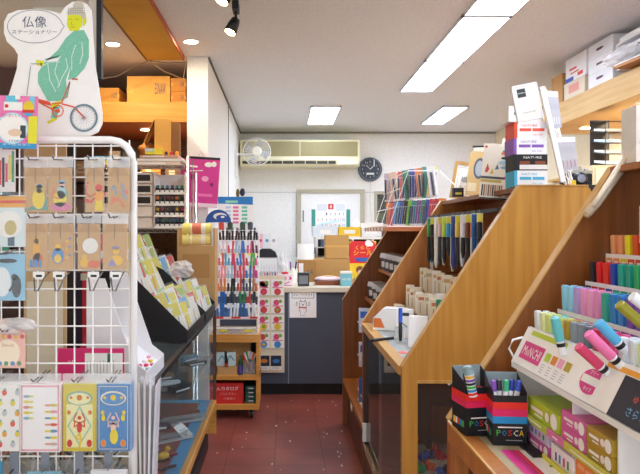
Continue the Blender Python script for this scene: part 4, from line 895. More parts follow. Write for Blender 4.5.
o = M().box(-.016, .016, 0, .02, 0, .085, mat('#e8c22c')).build('yellow_box', loc=(XX(569, 1.95), 1.97*K+.04, 1.56)); tag(o, 'yellow box standing between the wire rack and the old camera', 'box'); o.location.z = 1.5655; o.location.x = 1.285
# showcase contents
zc = .4705
t = thing('drawer_box', 'dark brown wooden drawer box inside the glazed showcase', 'drawer box', (.73, 1.95*K, .70)); 
M().box(-.10, .28, 0, .3, 0, .14, DKW).build('drawer_body', t); M().box(.0, .26, -.006, -.0005, .02, .12, mat('#4a281c')).build('drawer_front', t); M().box(-.10, -.08, .02, .28, -.2285, -.001, DKW).box(.26, .28, .02, .28, -.2285, -.001, DKW).build('support', t)
for i, (px, py, c, cn, r) in enumerate([(424, 427, '#2a4ab0', 'blue', .02), (432, 425, '#28408a', 'navy', .016), (437, 424, '#c8303a', 'red', .022), (444, 430, '#b02030', 'crimson', .018), (421, 443, '#2a9a5a', 'green', .022), (431, 445, '#e0522a', 'orange', .023), (440, 444, '#2a50a0', 'cobalt', .018), (447, 447, '#27304a', 'dark blue', .02), (418, 452, '#c03a4a', 'rose red', .013)]):
    dd = 1.76+.015*(i % 3)
    t = thing('toy_figure', f'small {cn} plastic toy in the heap inside the showcase', 'toy', (XX(px, dd), dd*K+(.03 if i < 4 else 0), zc+(.045 if i < 4 else .0)), i*.7, 'plastic toys in the showcase')
    M().blob((0, 0, r*.8), (r, r*.8, r*.8), mat(c, .3), 10, 6, .12).blob((r*.8, 0, r*1.5), (r*.55, r*.5, r*.6), mat(c, .3), 8, 5, .1).build('toy_body', t)
    m = M()
    for s_ in (-1, 1): m.tube([(0, s_*r*.6, r), (r*.3*s_, s_*r*1.3, r*.5)], r*.25, mat(c, .3), 6)
    m.build('arm', t)
t = thing('toy_plinth', 'pale low step carrying the upper toys in the showcase', 'plinth', (XX(434, 1.8), 1.82*K, zc)); M().box(-.11, .14, -.005, .12, 0, .044, mat('#c8b8a0')).build('step', t); t.location.y = 1.79*K
o = M().box(0, .16, 0, .06, 0, .0015, WG).box(.04, .08, .01, .04, .0015, .002, BK).box(.1, .14, .015, .03, .0015, .002, mat('#8a94a0')).build('printed_sheet', loc=(.505, YCi+.036, zc+.0005)); tag(o, 'white printed sheet lying at the front of the showcase floor', 'sheet')
o = M().box(0, .03, 0, .02, 0, .16, mat('#d8c8b8')).blob((.015, .01, .19), (.02, .02, .03), mat('#c88a78'), 8).build('doll_figure', loc=(XX(420, 1.85), 1.86*K, zc+.05)); o.location.x = .52; o.location.z = zc; o.location.y = 1.9*K; tag(o, 'pale slim doll standing at the side of the showcase', 'doll')
o = M().poly([(0, 0, 0), (.03, 0, 0), (.015, 0, -.018)], W).poly([(0, .001, 0), (.015, .001, -.018), (.03, .001, 0)], W).build('corner_sticker', loc=(.60, YCi+.0092, .868)); tag(o, 'small white triangular sticker at the top of the showcase glass', 'sticker')
# ================================================================ nearest section goods
zl = .9165
def caps(g, x, y, z, h, c, r=.0105): pass
# two black marker boxes
def marker_box(loc, label, caps_, rz, bands):
    t = thing('marker_box', label, 'box', loc, rz, 'black marker boxes on the near ledge')
    w_, dp, h = .078, .08, .155; k = .0015
    m = M()
    # open top tray body, the front lower than the back
    def band(z0, z1, c):
        m.box(-w_/2-.0004, w_/2+.0004, -.0004, dp+.0004, z0, z1, c)
    m.box(-w_/2, w_/2, 0, dp, 0, .095, BK)
    m.prism([(-.0, .095), (.0015, .095), (.0015, .118), (.0, .118)], 'x', -w_/2, w_/2, BK).box(-w_/2, w_/2, dp-.0015, dp, .095, h+.002, mat('#8fa4a8'))
    for sx in (-1, 1): m.prism([(0, .095), (dp, .095), (dp, h), (.0, .125)], 'x', sx*w_/2, sx*(w_/2-.0015), BK)
    m.build('box_body', t)
    f = M()
    z = .052
    for c in bands:
        f.box(-w_/2-.0008, w_/2+.0008, -.0008, dp+.0008, z, z+.0165, mat(c, .35)); z += .0168
    f.build('colour_bands', t)
    l = M()
    for i, (ch, c) in enumerate(zip('POSCA', ['#3fb54a', '#2a8ad0', '#e0302c', '#e8e8ea', '#f0c030'])): l.text(ch, -.026+i*.013, .030, .0105, mat(c), -.0012, .014)
    l.rect(-.028, .028, .042, .045, W, -.0012).rect(-.01, .028, .012, .014, mat('#9a9aa0'), -.0012)
    for i, c in enumerate(['#3fb54a', '#2a8ad0', '#e0302c', '#e8e8ea', '#f0c030']): l.add([(-w_/2-.0012, .012+i*.012, .018), (-w_/2-.0012, .022+i*.012, .018), (-w_/2-.0012, .022+i*.012, .034), (-w_/2-.0012, .012+i*.012, .034)], [(0, 1, 2, 3)], mat(c))
    l.build('lettering', t)
    return t
b1 = P(510, 445, 1.06); b1.z = zl
marker_box(b1, 'black marker box with red, pink and blue bands, nearer the price leaflet', [], -.08, ['#2b8fd0', '#e02a6a', '#e8322a'])
b2 = P(483, 434, 1.115); b2.z = zl; b2.x = .487; b2.z = .9205; b2.y = 1.105*K
marker_box(b2, 'black marker box with red bands standing behind the banded one', [], .18, ['#1c1c20', '#e02a5a', '#e8322a'])
for (bx, n0, lab, cs) in ((b1, 0, 'in the nearer black marker box', [('#7a4aa8', 'violet'), ('#2a2a30', 'black'), ('#3aa878', 'green'), ('#2a3a98', 'navy'), ('#3a50b8', 'blue')]), (b2, 1, 'in the black marker box behind', [('#28282e', 'black'), ('#e8ecee', 'white')])):
    for i, (c, cn) in enumerate(cs):
        t = thing('paint_marker', f'{cn} paint marker lying tilted {lab}', 'marker', bx+Vector((-.026+.0125*i, .03+.006*(i % 2), .0955)), 0, 'paint markers in the black boxes', (.15, -.12+.06*i, 0))
        M().lathe([(.0058, .003), (.0062, .0285)], mat('#e8e8e8', .3), 12).build('barrel', t, smooth=True); M().lathe([(.0068, .029), (.0068, .052), (.0055, .054)], mat(c, .3), 12).build('cap', t, smooth=True)
t = thing('paint_marker', 'thick paint marker with multicoloured label leaning over the rear black box', 'marker', b2+Vector((-.022, -.005, .098)), 0, None, (.05, -.2, 0))
m = M().lathe([(.011, 0), (.011, .055)], mat('#e8e8ea', .3), 16)
for i, c in enumerate(['#e0302c', '#2a8ad0', '#3fb54a', '#1c1c20', '#7a4aa8', '#e8b030']): m.lathe([(.0114, .004+i*.0085), (.0114, .010+i*.0085)], mat(c), 12)
m.build('barrel', t, smooth=False); M().lathe([(.0118, .0555), (.0118, .072), (.009, .075)], mat('#7c9296', .3), 16).build('cap', t, smooth=True)
# leaflet
t = M(); lx0, lx1, ly0, ly1 = .500, .60, .80*K, 1.035*K
t.box(lx0, lx1, ly0, ly1, zl+.0003, zl+.0018, WG).poly([(lx0, ly1, zl+.0022), (lx0, ly0, zl+.0022), (lx0+.034, ly0, zl+.0022), (lx0+.034, ly1, zl+.0022)], mat('#d8358a'))
t.poly([(lx0+.0345, ly1, zl+.0022), (lx0+.0345, ly0, zl+.0022), (lx0+.042, ly0, zl+.0022), (lx0+.042, ly1, zl+.0022)], mat('#e8303a'))
for i, (x, y, c) in enumerate([(.555, 1.02, '#e0302c'), (.575, 1.01, '#2a9a5a'), (.57, .96, '#2a8a5a'), (.585, .93, '#7a4aa8'), (.56, .9, '#2a6ab0')]): t.poly([(x, y*K, zl+.0023), (x+.012, y*K-.004, zl+.0023), (x+.016, y*K+.01, zl+.0023), (x+.002, y*K+.012, zl+.0023)], mat(c))
o = t.build('price_leaflet'); tag(o, 'pink and white leaflet lying flat on the ledge glass', 'leaflet')
# dark tray under the marker boxes
o = M().box(.555, .592, 1.00*K, 1.10*K, zl+.0003, zl+.006, BK).build('black_tray'); tag(o, 'thin black tray lying beside the marker box on the ledge', 'tray')

# the colour marker stand
YA_, YB_ = .62*K, 1.135*K
st = thing('marker_stand', 'white tiered stand filled with colour markers on the near ledge', 'marker stand', (0, 0, 0))
Xf, zf = .578, 1.094
rows = [(.626, 1.168), (.695, 1.213), (.765, 1.283), (.817, 1.352)]
body = M(); WP = mat('#f3f3f5', .35)
prof = [(Xf, zf-.012), (Xf, zf), (rows[0][0]-.004, rows[0][1]+.012)]
for (x, z), (x2, z2) in zip(rows, rows[1:]+[(.865, 1.352)]): prof += [(x-.004, z+.014), (x-.002, z+.014), (x-.002, z-.012), (x+.030, z-.012), (x+.030, min(z2+.014, z+.05) if x2 < .86 else z+.014)]
outer = [(Xf, zf), (Xf+.0, zf-.014), (.86, zf-.014), (.86, 1.352)]
# tier boards, risers and end panels
body.prism([(Xf, zf-.014), (.88, zf-.014), (.88, zf-.002), (Xf, zf-.002)], 'y', YA_, YB_, WP)
for i, (x, z) in enumerate(rows):
    xn = rows[i+1][0] if i < 3 else .86
    body.prism([(x-.003, zf-.002), (x-.001, zf-.002), (x-.001, z+.014), (x-.003, z+.014)], 'y', YA_, YB_, WP)
    body.prism([(x, z-.014), (xn-.004, z-.014), (xn-.004, z-.011), (x, z-.011)], 'y', YA_, YB_, WP)
body.build('tier_boards', st)
M().prism([(Xf+.001, zf), (rows[0][0]-.004, rows[0][1]+.012), (rows[0][0]-.004, rows[0][1]+.008), (Xf+.003, zf-.001)], 'y', YA_, YB_, WG).build('label_plate', st)
e = M().prism([(Xf, zf-.014), (Xf, zf), (rows[0][0]-.004, rows[0][1]+.014)]+[p for i, (x, z) in enumerate(rows) for p in ((x-.003, z-.012), (x+.02, z-.012))][0:8]+[(.88, 1.34), (.88, zf-.014)], 'y', YB_+.001, YB_+.006, WP); e.build('end_panel', st)
# lower compartments
M().box(.70, .706, YA_, YB_, zl, zf-.0145, WP).build('back_board', st)
for y_ in (YB_-.004, .915*K, .79*K, YA_): M().box(Xf+.012, .699, y_, y_+.005, zl, zf-.0145, WP).build('upright', st)
M().box(Xf+.004, .699, YA_+.006, YB_-.005, .983, .987, WP).build('shelf', st)
# label plate art, on the slope
u = Vector((rows[0][0]-.004-Xf-.001, 0, rows[0][1]+.012-zf)); UL = u.length; u.normalize(); nrm = Vector((-u.z, 0, u.x))
def plate(g, s0, s1, t0, t1, m, off=.0006):
    """a patch on the sloped plate: s from far to near along the shop, t up the slope"""
    o_ = Vector((Xf+.001, 0, zf))+nrm*off
    g.poly([o_+Vector((0, s0, 0))+u*t0, o_+Vector((0, s1, 0))+u*t0, o_+Vector((0, s1, 0))+u*t1, o_+Vector((0, s0, 0))+u*t1], m)
def ptext(g, t_, s, tt, w_, m, h=None, off=.0012):
    """text reading from far to near, up the slope"""
    T = Matrix(((0, -nrm.x, u.x, Xf+.001), (-1, 0, 0, s), (0, -nrm.z, u.z, zf), (0, 0, 0, 1)))
    old = g.T; g.T = T; g.text(t_, 0, tt, w_, m, -off, h); g.T = old
a = M(); y1 = YB_
plate(a, y1-.03, y1-.225, UL-.016, UL-.004, mat('#bcd23a')); plate(a, y1-.02, y1-.14, .018, .062, mat('#d8408e'), .0008)
ptext(a, 'MoNCHI', y1-.08, .040, .10, W, .024); 
for i, c in enumerate(['#bcd23a', '#e8903a', '#f0a8c8', '#b8a030']):
    s = y1-.165-i*.034; plate(a, s+.012, s-.014, .036, .056, mat(c), .0008)
    for k in range(4): plate(a, s+.012, s-.006, .008+k*.006, .010+k*.006, mat('#b8b8c8'), .0008)
sc = y1-.375
for k in range(1):
    T = Matrix(((0, -nrm.x, u.x, Xf+.001), (-1, 0, 0, sc), (0, -nrm.z, u.z, zf), (0, 0, 0, 1))); a.T = T
    a.disc(0, .040, .042, mat('#d8408e'), -.0008, rz=.026, n=24); a.box(-.037, .037, -.0014, -.0009, .034, .050, W); a.text('フリー', 0, .058, .03, W, -.0016, .008); a.text('タイプ', 0, .024, .03, W, -.0016, .008); a.T = Matrix()
plate(a, y1-.40, y1-.62, UL-.016, UL-.006, mat('#f0a83a')); 
plate(a, y1-.40, y1-.56, .002, UL-.02, mat('#f6f4f2'), .0009)
a.build('label_print', st)
# chalk card near the picture edge
c_ = M()
def cplate(g, s0, s1, t0, t1, m, off): plate(g, s0, s1, t0, t1, m, off)
cplate(c_, y1-.47, y1-.69, .0, UL-.018, mat('#3a3a44', .8), .0015)
ptext(c_, 'ゆっくり', y1-.56, .045, .07, mat('#e05a5a'), .014, .0022); ptext(c_, 'さらさら', y1-.56, .022, .08, mat('#7ab0e0'), .016, .0022)
o = c_.build('black_memo_card'); tag(o, 'black card with handwritten notes stuck on the label plate of the marker stand', 'card')
ar = M().tube([(Xf+.012, YB_+.012, zf+.0), (Xf-.004, YB_+.012, zf+.03), (Xf+.006, YB_+.012, zf+.052), (Xf+.03, YB_+.012, zf+.058), (Xf+.045, YB_+.012, zf+.05)], .003, WG, 8); ar.build('plastic_arch', st, smooth=True)
CC = [
 [('#e4eaee', 'clear white'), ('#e4e8b8', 'pale cream'), ('#dce488', 'pale lime'), ('#8ad8dc', 'aqua'), ('#d8e07a', 'lime'), ('#b89a3a', 'gold'), ('#9aa0a8', 'silver grey'), ('#8a929c', 'grey'), ('#6a7480', 'dark grey'), ('#c83a5a', 'crimson'), ('#d84a78', 'rose'), ('#e86a9a', 'pink'), ('#e8ecee', 'white'), ('#dfe5e8', 'frosted'), ('#e4ea9a', 'pale yellow'), ('#d8e08a', 'yellow green'), ('#cfd5d8', 'pale grey')],
 [('#8fd0e8', 'light blue'), ('#9ad4ea', 'ice blue'), ('#b8a0d8', 'lilac'), ('#e89ac8', 'pink'), ('#eaa0cc', 'light pink'), ('#e890c0', 'rose pink'), ('#3aa890', 'teal'), ('#3a88c8', 'blue'), ('#3a80c4', 'sky blue'), ('#7a50a8', 'purple'), ('#8058b0', 'violet'), ('#7048a0', 'deep purple'), ('#6a4498', 'indigo'), ('#6090d0', 'cornflower'), ('#5a88c8', 'denim')],
 [('#2c2a30', 'black'), ('#d8262a', 'red'), ('#e0362e', 'scarlet'), ('#2a48a8', 'royal blue'), ('#2aa890', 'turquoise'), ('#28a088', 'teal green'), ('#30b068', 'green'), ('#2a9a58', 'leaf green'), ('#28945a', 'bottle green'), ('#d84a2a', 'vermilion')],
 [('#eaa070', 'peach'), ('#e8986a', 'apricot'), ('#e6dc28', 'yellow'), ('#e0562a', 'orange red'), ('#d84028', 'tomato'), ('#c83a2a', 'brick'), ('#e87a3a', 'orange')]]
HT = [.066, .085, .074, .071]; TN = ['lowest', 'second', 'third', 'top']
PIT = .0335
def copic(c, hcap, low):
    m = M(); k = .0104
    out = [(-k, -.0055), (-k*.6, -.0078), (k*.6, -.0078), (k, -.0055), (k, .0055), (k*.6, .0078), (-k*.6, .0078), (-k, .0055)]
    return out
for ri, (x, z) in enumerate(rows):
    for k in range(len(CC[ri])):
        c, cn = CC[ri][k]
        for b in range(2):
            y = YB_-.018-k*PIT; 
            h = HT[ri]
            if ri == 3 and b == 1: pass
            t = thing('colour_marker', f'{cn} marker in {["front","behind"][b]}, slot {ORD[k]} from the far end, {TN[ri]} tier of the stand', 'marker', (x+.0125+b*.0155, y-b*.004, z-.0105), 0, 'colour markers on the white stand', (0, -.04 if not b else .02, .12*((k*7) % 5-2)*.3))
            o_ = copic(c, h, 0)
            sm = mat(c, .28)
            M().prism([(p[1], p[0]) for p in o_], 'z', 0, .022, mat('#eceef0', .3)).build('barrel', t)
            cp = M().prism([(p[1]*.98, p[0]*.98) for p in o_], 'z', .0225, h-.002, sm).prism([(p[1]*.8, p[0]*.8) for p in o_], 'z', h-.002, h, sm); cp.build('cap', t)
        # colour band on the riser below
rb = M()
for ri, (x, z) in enumerate(rows):
    for k in range(len(CC[ri])):
        y = YB_-.018-k*PIT
        rb.poly([(x-.0036, y+.015, z-.012), (x-.0036, y-.015, z-.012), (x-.0036, y-.015, z+.004), (x-.0036, y+.015, z+.004)], mat(CC[ri][k][0], .4))
        rb.poly([(x-.0038, y+.008, z-.009), (x-.0038, y-.008, z-.009), (x-.0038, y-.008, z-.003), (x-.0038, y+.008, z-.003)], W)
rb.build('colour_label_print', st)
# markers drawn half out of the lowest tier
for i, (px0, py0, px1, py1, d, c, cn) in enumerate([(560, 341, 555, 318, .975, '#6ac8cc', 'aqua'), (600, 366, 578, 346, .845, '#dc4a72', 'rose red'), (612, 357, 588, 333, .825, '#f07ab0', 'pink'), (617, 342, 598, 322, .835, '#5ab4e0', 'light blue'), (642, 324, 619, 304, .79, '#9a9430', 'olive'), (650, 310, 632, 296, .77, '#e8ecee', 'white')]):
    a_ = P(px0, py0, d); b_ = P(px1, py1, d*1.0); v = b_-a_; L = v.length
    q = v.to_track_quat('Z', 'Y').to_euler()
    t = thing('colour_marker', f'{cn} marker sticking out at a slant from the lower tiers of the stand', 'marker', a_, 0, 'slanting markers on the white stand', q)
    M().lathe([(.008, -.03), (.0086, 0)], mat('#eceef0', .3), 14).lathe([(.009, -.012), (.009, -.004)], BK, 14).build('barrel', t, smooth=False); M().lathe([(.0098, .0005), (.0098, L-.002), (.0088, L)], mat(c, .28), 16).build('cap', t, smooth=False)
    t.location.x += .0
# boxes in the compartments below
def shelfbox(y0, y1, z0, z1, c, lab, art=0, x0=Xf+.007):
    t = thing('marker_refill_box', lab, 'box', (x0, (y0+y1)/2, z0), -PI/2, 'flat boxes under the marker stand')
    w_ = abs(y1-y0)/2; h = z1-z0
    m = M().box(-w_, w_, 0, .10, 0, h, mat(c, .35))
    if art == 0: m.disc(w_*.72, h/2, h*.42, W, -.0007, n=18).disc(w_*.3, h/2, h*.25, mat('#f4e8f0'), -.0007).rect(-w_*.75, w_*.05, h*.42, h*.62, W).rect(-w_*.5, w_*.0, h*.2, h*.3, W)
    elif art == 1:
        for i, q in enumerate(['#7a4aa8', '#2a8ad0', '#e02a8a', '#3a9a5a']): m.rect(-w_*.6+i*w_*.35, -w_*.45+i*w_*.35, h*.3, h*.7, mat(q))
    elif art == 2: m.text('FREE ART', -.005, h*.6, w_*1.3, mat('#fbe3c4'), -.0008, h*.3)
    m.build('box_body', t, bevel=.0012)
    return t
Yd = lambda px, x=.585: x*F0/(px-283)*K
ys = [YB_-.006, .925*K, .918*K, .865*K]
shelfbox(1.075*K, .955*K, .988, 1.030, '#b4cc34', 'lime green flat box on the upper level under the stand', 0)
shelfbox(.945*K, .872*K, .988, 1.018, '#d860a4', 'pink box, lower of two stacked beside the lime box under the stand')
shelfbox(.945*K, .872*K, 1.0185, 1.049, '#dc68aa', 'pink box, upper of two stacked beside the lime box under the stand')
shelfbox(.868*K, .80*K, .988, 1.018, '#b0902e', 'olive gold box, lower of two stacked under the chalk card side of the stand')
shelfbox(.868*K, .80*K, 1.0185, 1.049, '#b8983a', 'olive gold box, upper of two stacked under the stand')
shelfbox(1.075*K, .99*K, .917, .944, '#c85aa8', 'magenta box at the bottom behind the black marker box')
shelfbox(1.075*K, .99*K, .9445, .972, '#c9c3de', 'pale violet patterned box at the bottom behind the black marker box', 1)
shelfbox(.982*K, .905*K, .917, .962, '#f1eff4', 'white box with coloured dashes at the bottom of the stand', 1)
shelfbox(.898*K, .84*K, .917, .942, '#ec8a2a', 'orange box, lower of two at the bottom of the stand', 2)
shelfbox(.898*K, .84*K, .9425, .968, '#ec8a2a', 'orange box, upper of two at the bottom of the stand', 2)
sp = M()
for y0, y1, c in ((1.09*K, .985*K, '#b9cf38'), (.985*K, .925*K, '#e07ab4'), (.925*K, .79*K, '#c8cc4a')):
    sp.box(Xf-.001, Xf+.003, y1, y0, .975, .991, mat(c, .35)); sp.box(Xf-.0018, Xf-.0011, y1+.03, y0-.03, .981, .984, W)
sp.build('price_rail', st)
o = M().box(Xf-.002, Xf+.002, .905*K, 1.0*K, .9168, .928, mat('#d8d24a')).build('price_rail_low', st)
t = thing('pen_box', 'white box with black maker mark at the bottom near end of the stand', 'box', (Xf+.002, .795*K, zl+.0005), -PI/2+.0)
t.rotation_euler = (0, 0, -.6); t.location = (.590, .80*K, zl+.0005)
m = M().box(0, .10, 0, .02, 0, .058, W).box(.006, .1, -.0008, 0, .05, .053, BK); m.text('PILOT', .055, .034, .05, BK, -.0012, .011); m.disc(.02, .034, .006, BK, -.0012).box(.02, .08, -.001, 0, .008, .022, GREY).text('超快適', .05, .015, .04, W, -.0016, .009); m.build('box_body', t)

# bag, hanging things and roll at the top of the nearest panel
zt = 1.5905
t = thing('clear_bag', 'bulging clear bag with yellow and white packs on the nearest panel top', 'bag', (.935, 1.13*K, zt+.004))
for i, (x, c) in enumerate([(-.045, '#f0eee8'), (-.015, '#e8d440'), (.02, '#e0e4ea'), (.05, '#e89a4a')]): M().box(x-.014, x+.013, -.02, .05, .0, .14+.01*(i % 2), mat(c)).box(x-.01, x+.009, -.021, -.02, .05, .09, W).build('inner_pack', t)
random.seed(5); M().blob((0, .01, .082), (.085, .06, .082), BAG, 14, 9, .07).build('clear_film', t); M().box(-.02, .05, -.062, -.058, .0, .035, mat('#e0407a')).build('pink_label', t)
t = thing('rolled_paper', 'cream rolled paper leaning along the sloping edge of the nearest panel', 'roll', (0, 0, 0))
ro = M().tube([P(587, 214, 1.165), P(596, 204, 1.165), P(632, 154, 1.165)], .0115, mat('#e3d0b4', .5), 12).tube([P(593, 206, 1.15), P(601, 194, 1.15), P(626, 156, 1.15)], .007, mat('#eeddc4', .5), 10); ro.build('paper_body', t, smooth=True)
M().tube([P(586, 217, 1.165), P(588, 213, 1.165)], .008, mat('#c8a880'), 10).build('rolled_end', t)
t = thing('pack_rack', 'grey wire pegs with small packs hanging by the nearest panel', 'peg rack', (0, 0, 0))
m = M().box(.885, .90, 1.10*K, 1.10*K+.012, 1.36, 1.585, mat('#5a5c62'))
for k in range(6): m.tube([(.892, 1.10*K, 1.40+k*.035), (.865, 1.06*K, 1.41+k*.035)], .0018, CH, 5)
m.build('pegs', t)
for i in range(4):
    o = M().box(-.018, .018, 0, .006, 0, .05, mat(['#c0c4cc', '#7a7e88', '#e0e0e4', '#9aa0aa'][i])).box(-.012, .012, -.001, 0, .02, .04, mat('#44464e')).build('peg_pack', loc=(.87, 1.065*K-.004*i, 1.385+i*.042)); tag(o, ['silver', 'dark grey', 'white', 'light grey'][i]+' small pack hanging on the wire pegs above the top tier', 'pack', 'small packs on the wire pegs')
t = thing('sticker_pack', 'green and pink sticker pack hanging behind the top tier of markers', 'sticker pack', (.865, 1.03*K, 1.395)); M().box(-.045, .055, 0, .008, 0, .085, mat('#e8e6d8')).disc(-.02, .02, .026, mat('#c8c060'), -.001).disc(.0, .02, .014, mat('#e8a0a0'), -.0015).rect(-.03, .0, .045, .07, mat('#3aa04a')).rect(-.015, .04, .05, .08, mat('#f4f4f4'), -.001).rect(-.045, -.035, .0, .085, mat('#d83a90')).build('card', t); M().tube([(0, .004, .085), (.0, .004, .10), (.05, .06, .11)], .0018, CH, 5).build('hook', t)

# ---- the right wall shelf goods
# each: near depth, far depth, height, colour, label (front face at SX)
zS = 2.4005
def wbox(px0, py_b, py_t, d0, d1, c, lab, art=None, x=SX+.01, z=zS, dep=.3, nm='storage_box', h=None):
    t = thing(nm, lab, 'box', (x, (d0+d1)/2*K, z), -PI/2, 'boxes on the high plywood shelf')
    w_ = (d1-d0)*K/2; h = h or (py_b-py_t)*(d0+d1)/2/F0
    m = M().box(-w_, w_, 0, dep, 0, h, mat(c, .6))
    if art: art(m, w_, h)
    m.build('box_body', t, bevel=.003); M().box(-w_-.001, w_+.001, -.001, dep+.001, h*.86, h+.001, mat(c, .6)).build('lid', t)
    return t
def art_r(m, w_, h): m.rect(-w_*.6, w_*.1, h*.45, h*.55, mat('#d85a4a')).rect(-w_*.5, w_*.3, h*.3, h*.36, mat('#d8503a')).rect(w_*.2, w_*.7, h*.1, h*.25, mat('#e04a3a')).rect(-w_, -w_*.2, 0, h*.18, mat('#3a5ab0'))
def art_l(m, w_, h): m.rect(-w_*.3, w_*.2, h*.45, h*.62, mat('#6a3a5a')).rect(-w_*.1, w_*.3, h*.5, h*.56, mat('#3a3a6a'))
wbox(0, 0, 0, 3.40, 3.53, '#b98a4e', 'brown cardboard box at the far end of the high plywood shelf', h=.22, dep=.4)
wbox(0, 0, 0, 3.55, 3.78, '#e0c894', 'small pale box with green handles before the far brown box', lambda m, w_, h: m.box(-w_*.7, w_*.2, -.02, -.001, h*.02, h*.25, mat('#2a6a4a')), x=SX+.005, z=zS, h=.15, dep=.12)
wbox(0, 0, 0, 3.15, 3.38, '#dcd0b8', 'cream carton with red print under the white and red carton', lambda m, w_, h: m.rect(-w_*.5, w_*.5, h*.3, h*.8, mat('#e09a8a')), h=.12)
wbox(0, 0, 0, 3.13, 3.36, '#eceaea', 'white carton with red and blue print on the high shelf', art_r, z=zS+.122, h=.17)
wbox(0, 0, 0, 2.88, 3.11, '#e8e8ea', 'light grey carton, lowest of three on the high shelf', art_l, h=.095)
wbox(0, 0, 0, 2.88, 3.11, '#ededef', 'light grey carton, middle of three on the high shelf', art_l, z=zS+.0975, h=.09)
wbox(0, 0, 0, 2.88, 3.11, '#e4e4e8', 'light grey carton, top of three under the ceiling', art_l, z=zS+.19, h=.10)
t = thing('paper_tray_rack', 'white tray rack with loose papers and plastic on the high shelf', 'rack', (SX+.01, 2.68*K, zS+.036), -PI/2)
m = M()
for z in (0, .09, .16): m.box(-.24, .24, 0, .3, z, z+.008, WP)
for x in (-.24, .234): m.box(x, x+.006, 0, .3, 0, .16, WP)
m.build('tray_frame', t)
for i, (z, c) in enumerate([(.009, '#cfcfd4'), (.03, '#b8b4b0'), (.1, '#dcdcdc')]): M().box(-.2+.05*i, .2-.03*i, -.02, .28, z, z+.018, mat(c)).build('paper_pile', t)
o = M().box(-.2, .2, 0, .3, 0, .028, W).build('long_carton', loc=(SX+.01, 2.68*K, zS+.206), rz=-PI/2); o.data['x'] = 0; tag(o, 'long flat white carton lying on the white tray rack', 'box')
for i, yy in enumerate(range(5)): pass
o = crumple((0, 0, 0), (.05, .2, .045), BAGW, 11).build('plastic_wrap', loc=(SX+.04, 2.72*K, zS+.083+.0)); o.location = (SX-.04, 2.75*K, zS+.10); tag(o, 'crumpled plastic sheet hanging out of the white tray rack', 'plastic sheet')
o = M().box(-.2, .17, -.05, .25, 0, .018, mat('#b07a48')).box(-.2, .17, -.051, .25, .018, .024, W).build('brown_folder', loc=(SX+.0, 2.62*K, zS+.002), rot=(.0, .04, -PI/2)); o.location.z = zS+.009; tag(o, 'brown wooden folder lying at the edge of the high shelf', 'folder'); o.location.x = SX-.02; o.location.z = zS+.010
wbox(0, 0, 0, 2.53, 2.66, '#e2d0ac', 'small cream box on top of the long white carton', z=zS+.235, h=.06, dep=.15)
wbox(0, 0, 0, 2.28, 2.50, '#9ad4cc', 'turquoise and white box on the high shelf at the near end', lambda m, w_, h: m.rect(-w_*.3, w_*.3, h*.3, h*.7, W), h=.085)
wbox(0, 0, 0, 2.27, 2.52, '#ececee', 'white box with a red emblem above the turquoise box', lambda m, w_, h: m.disc(0, h*.5, .02, mat('#d83a3a')).disc(.02, h*.5, .012, mat('#3a3a6a'), -.001), z=zS+.0875, h=.105)
for i in range(4):
    o = M().box(-.16, .16, 0, .25, 0, .018, mat(['#c8ccd0', '#a8acb2', '#d8d8dc', '#b8bcc4'][i])).build('document_case', loc=(SX+.02+.006*i, (2.40-.01*i)*K, zS+.196+i*.019), rot=(0, 0, -PI/2)); o.name = 'document_case'; tag(o, f'grey document case, {["lowest","second","third","topmost"][i]} of the pile under the wooden tray', 'case', 'grey document cases on the high shelf')
o = M().box(-.19, .19, 0, .28, 0, .03, mat('#cf8f3c')).box(-.18, .18, .01, .27, .0305, .032, mat('#e0aa5c')).box(-.1, .1, -.001, 0, .008, .02, mat('#a86a2a')).build('wooden_tray', loc=(SX-.02, 2.38*K, zS+.273), rz=-PI/2); tag(o, 'shallow orange wooden tray topmost on the pile near the ceiling', 'tray')
wbox(0, 0, 0, 1.9, 2.2, '#e6dfd0', 'cream storage box on the high shelf near the shop front', h=.2)

# ---- letter trays under the high shelf
t = thing('letter_tray', 'black four tier letter tray holding papers by the cream wall', 'letter tray', (XX(615, 2.9), 2.9*K, ZZ(165.5, 2.9)))
m = M()
for k in range(5): m.prism([(0, .0+k*.08), (.25, .04+k*.08), (.25, .046+k*.08), (0, .006+k*.08)], 'x', -.085, .085, BK)
m.tube([(-.087, 0, 0), (-.087, 0, .33)], .003, BK, 6).tube([(.087, 0, 0), (.087, 0, .33)], .003, BK, 6).tube([(-.087, .25, 0), (-.087, .25, .37)], .003, BK, 6).tube([(.087, .25, 0), (.087, .25, .37)], .003, BK, 6).box(-.09, .09, .25, .253, 0, .37, mat('#4a4440')); m.build('tray_frame', t)
for k in range(4): M().prism([(-.01, .008+k*.08), (.2, .042+k*.08), (.2, .058+k*.08), (-.01, .026+k*.08)], 'x', -.08, .07, mat(['#e8e8e6', '#d8dcd8', '#cfe4ea', '#e6e2da'][k])).build('paper_pile', t)
for c in children(t): c.scale = (.72, .8, .88)
t = thing('side_cabinet', 'pale cabinet of drawers below the letter tray by the wall', 'cabinet', (XX(612, 2.9), 2.88*K, 0))
zt2 = ZZ(165.5, 2.9)-.0005
M().box(-.14, .32, 0, .4, .001, zt2, mat('#d9cba6')).build('carcass', t)
for k in range(4):
    d_ = M().box(-.12, .09, -.012, -.0005, zt2-.12-k*.13, zt2-.02-k*.13, mat(['#e4dcc4', '#dcd0b0', '#c8ccd0', '#e0d4b8'][k])).build('drawer', t); M().box(-.03, .03, -.018, -.0125, zt2-.08-k*.13, zt2-.065-k*.13, mat('#8a6a4a')).build('handle', d_)
M().box(.10, .30, -.012, -.0005, .1, zt2-.02, mat('#c8b080')).build('door', t)
t = thing('hanging_file_rack', 'dark frame board on the cream wall beside the letter tray', 'board', (XX(600, 3.2), 3.2*K, 0)); 
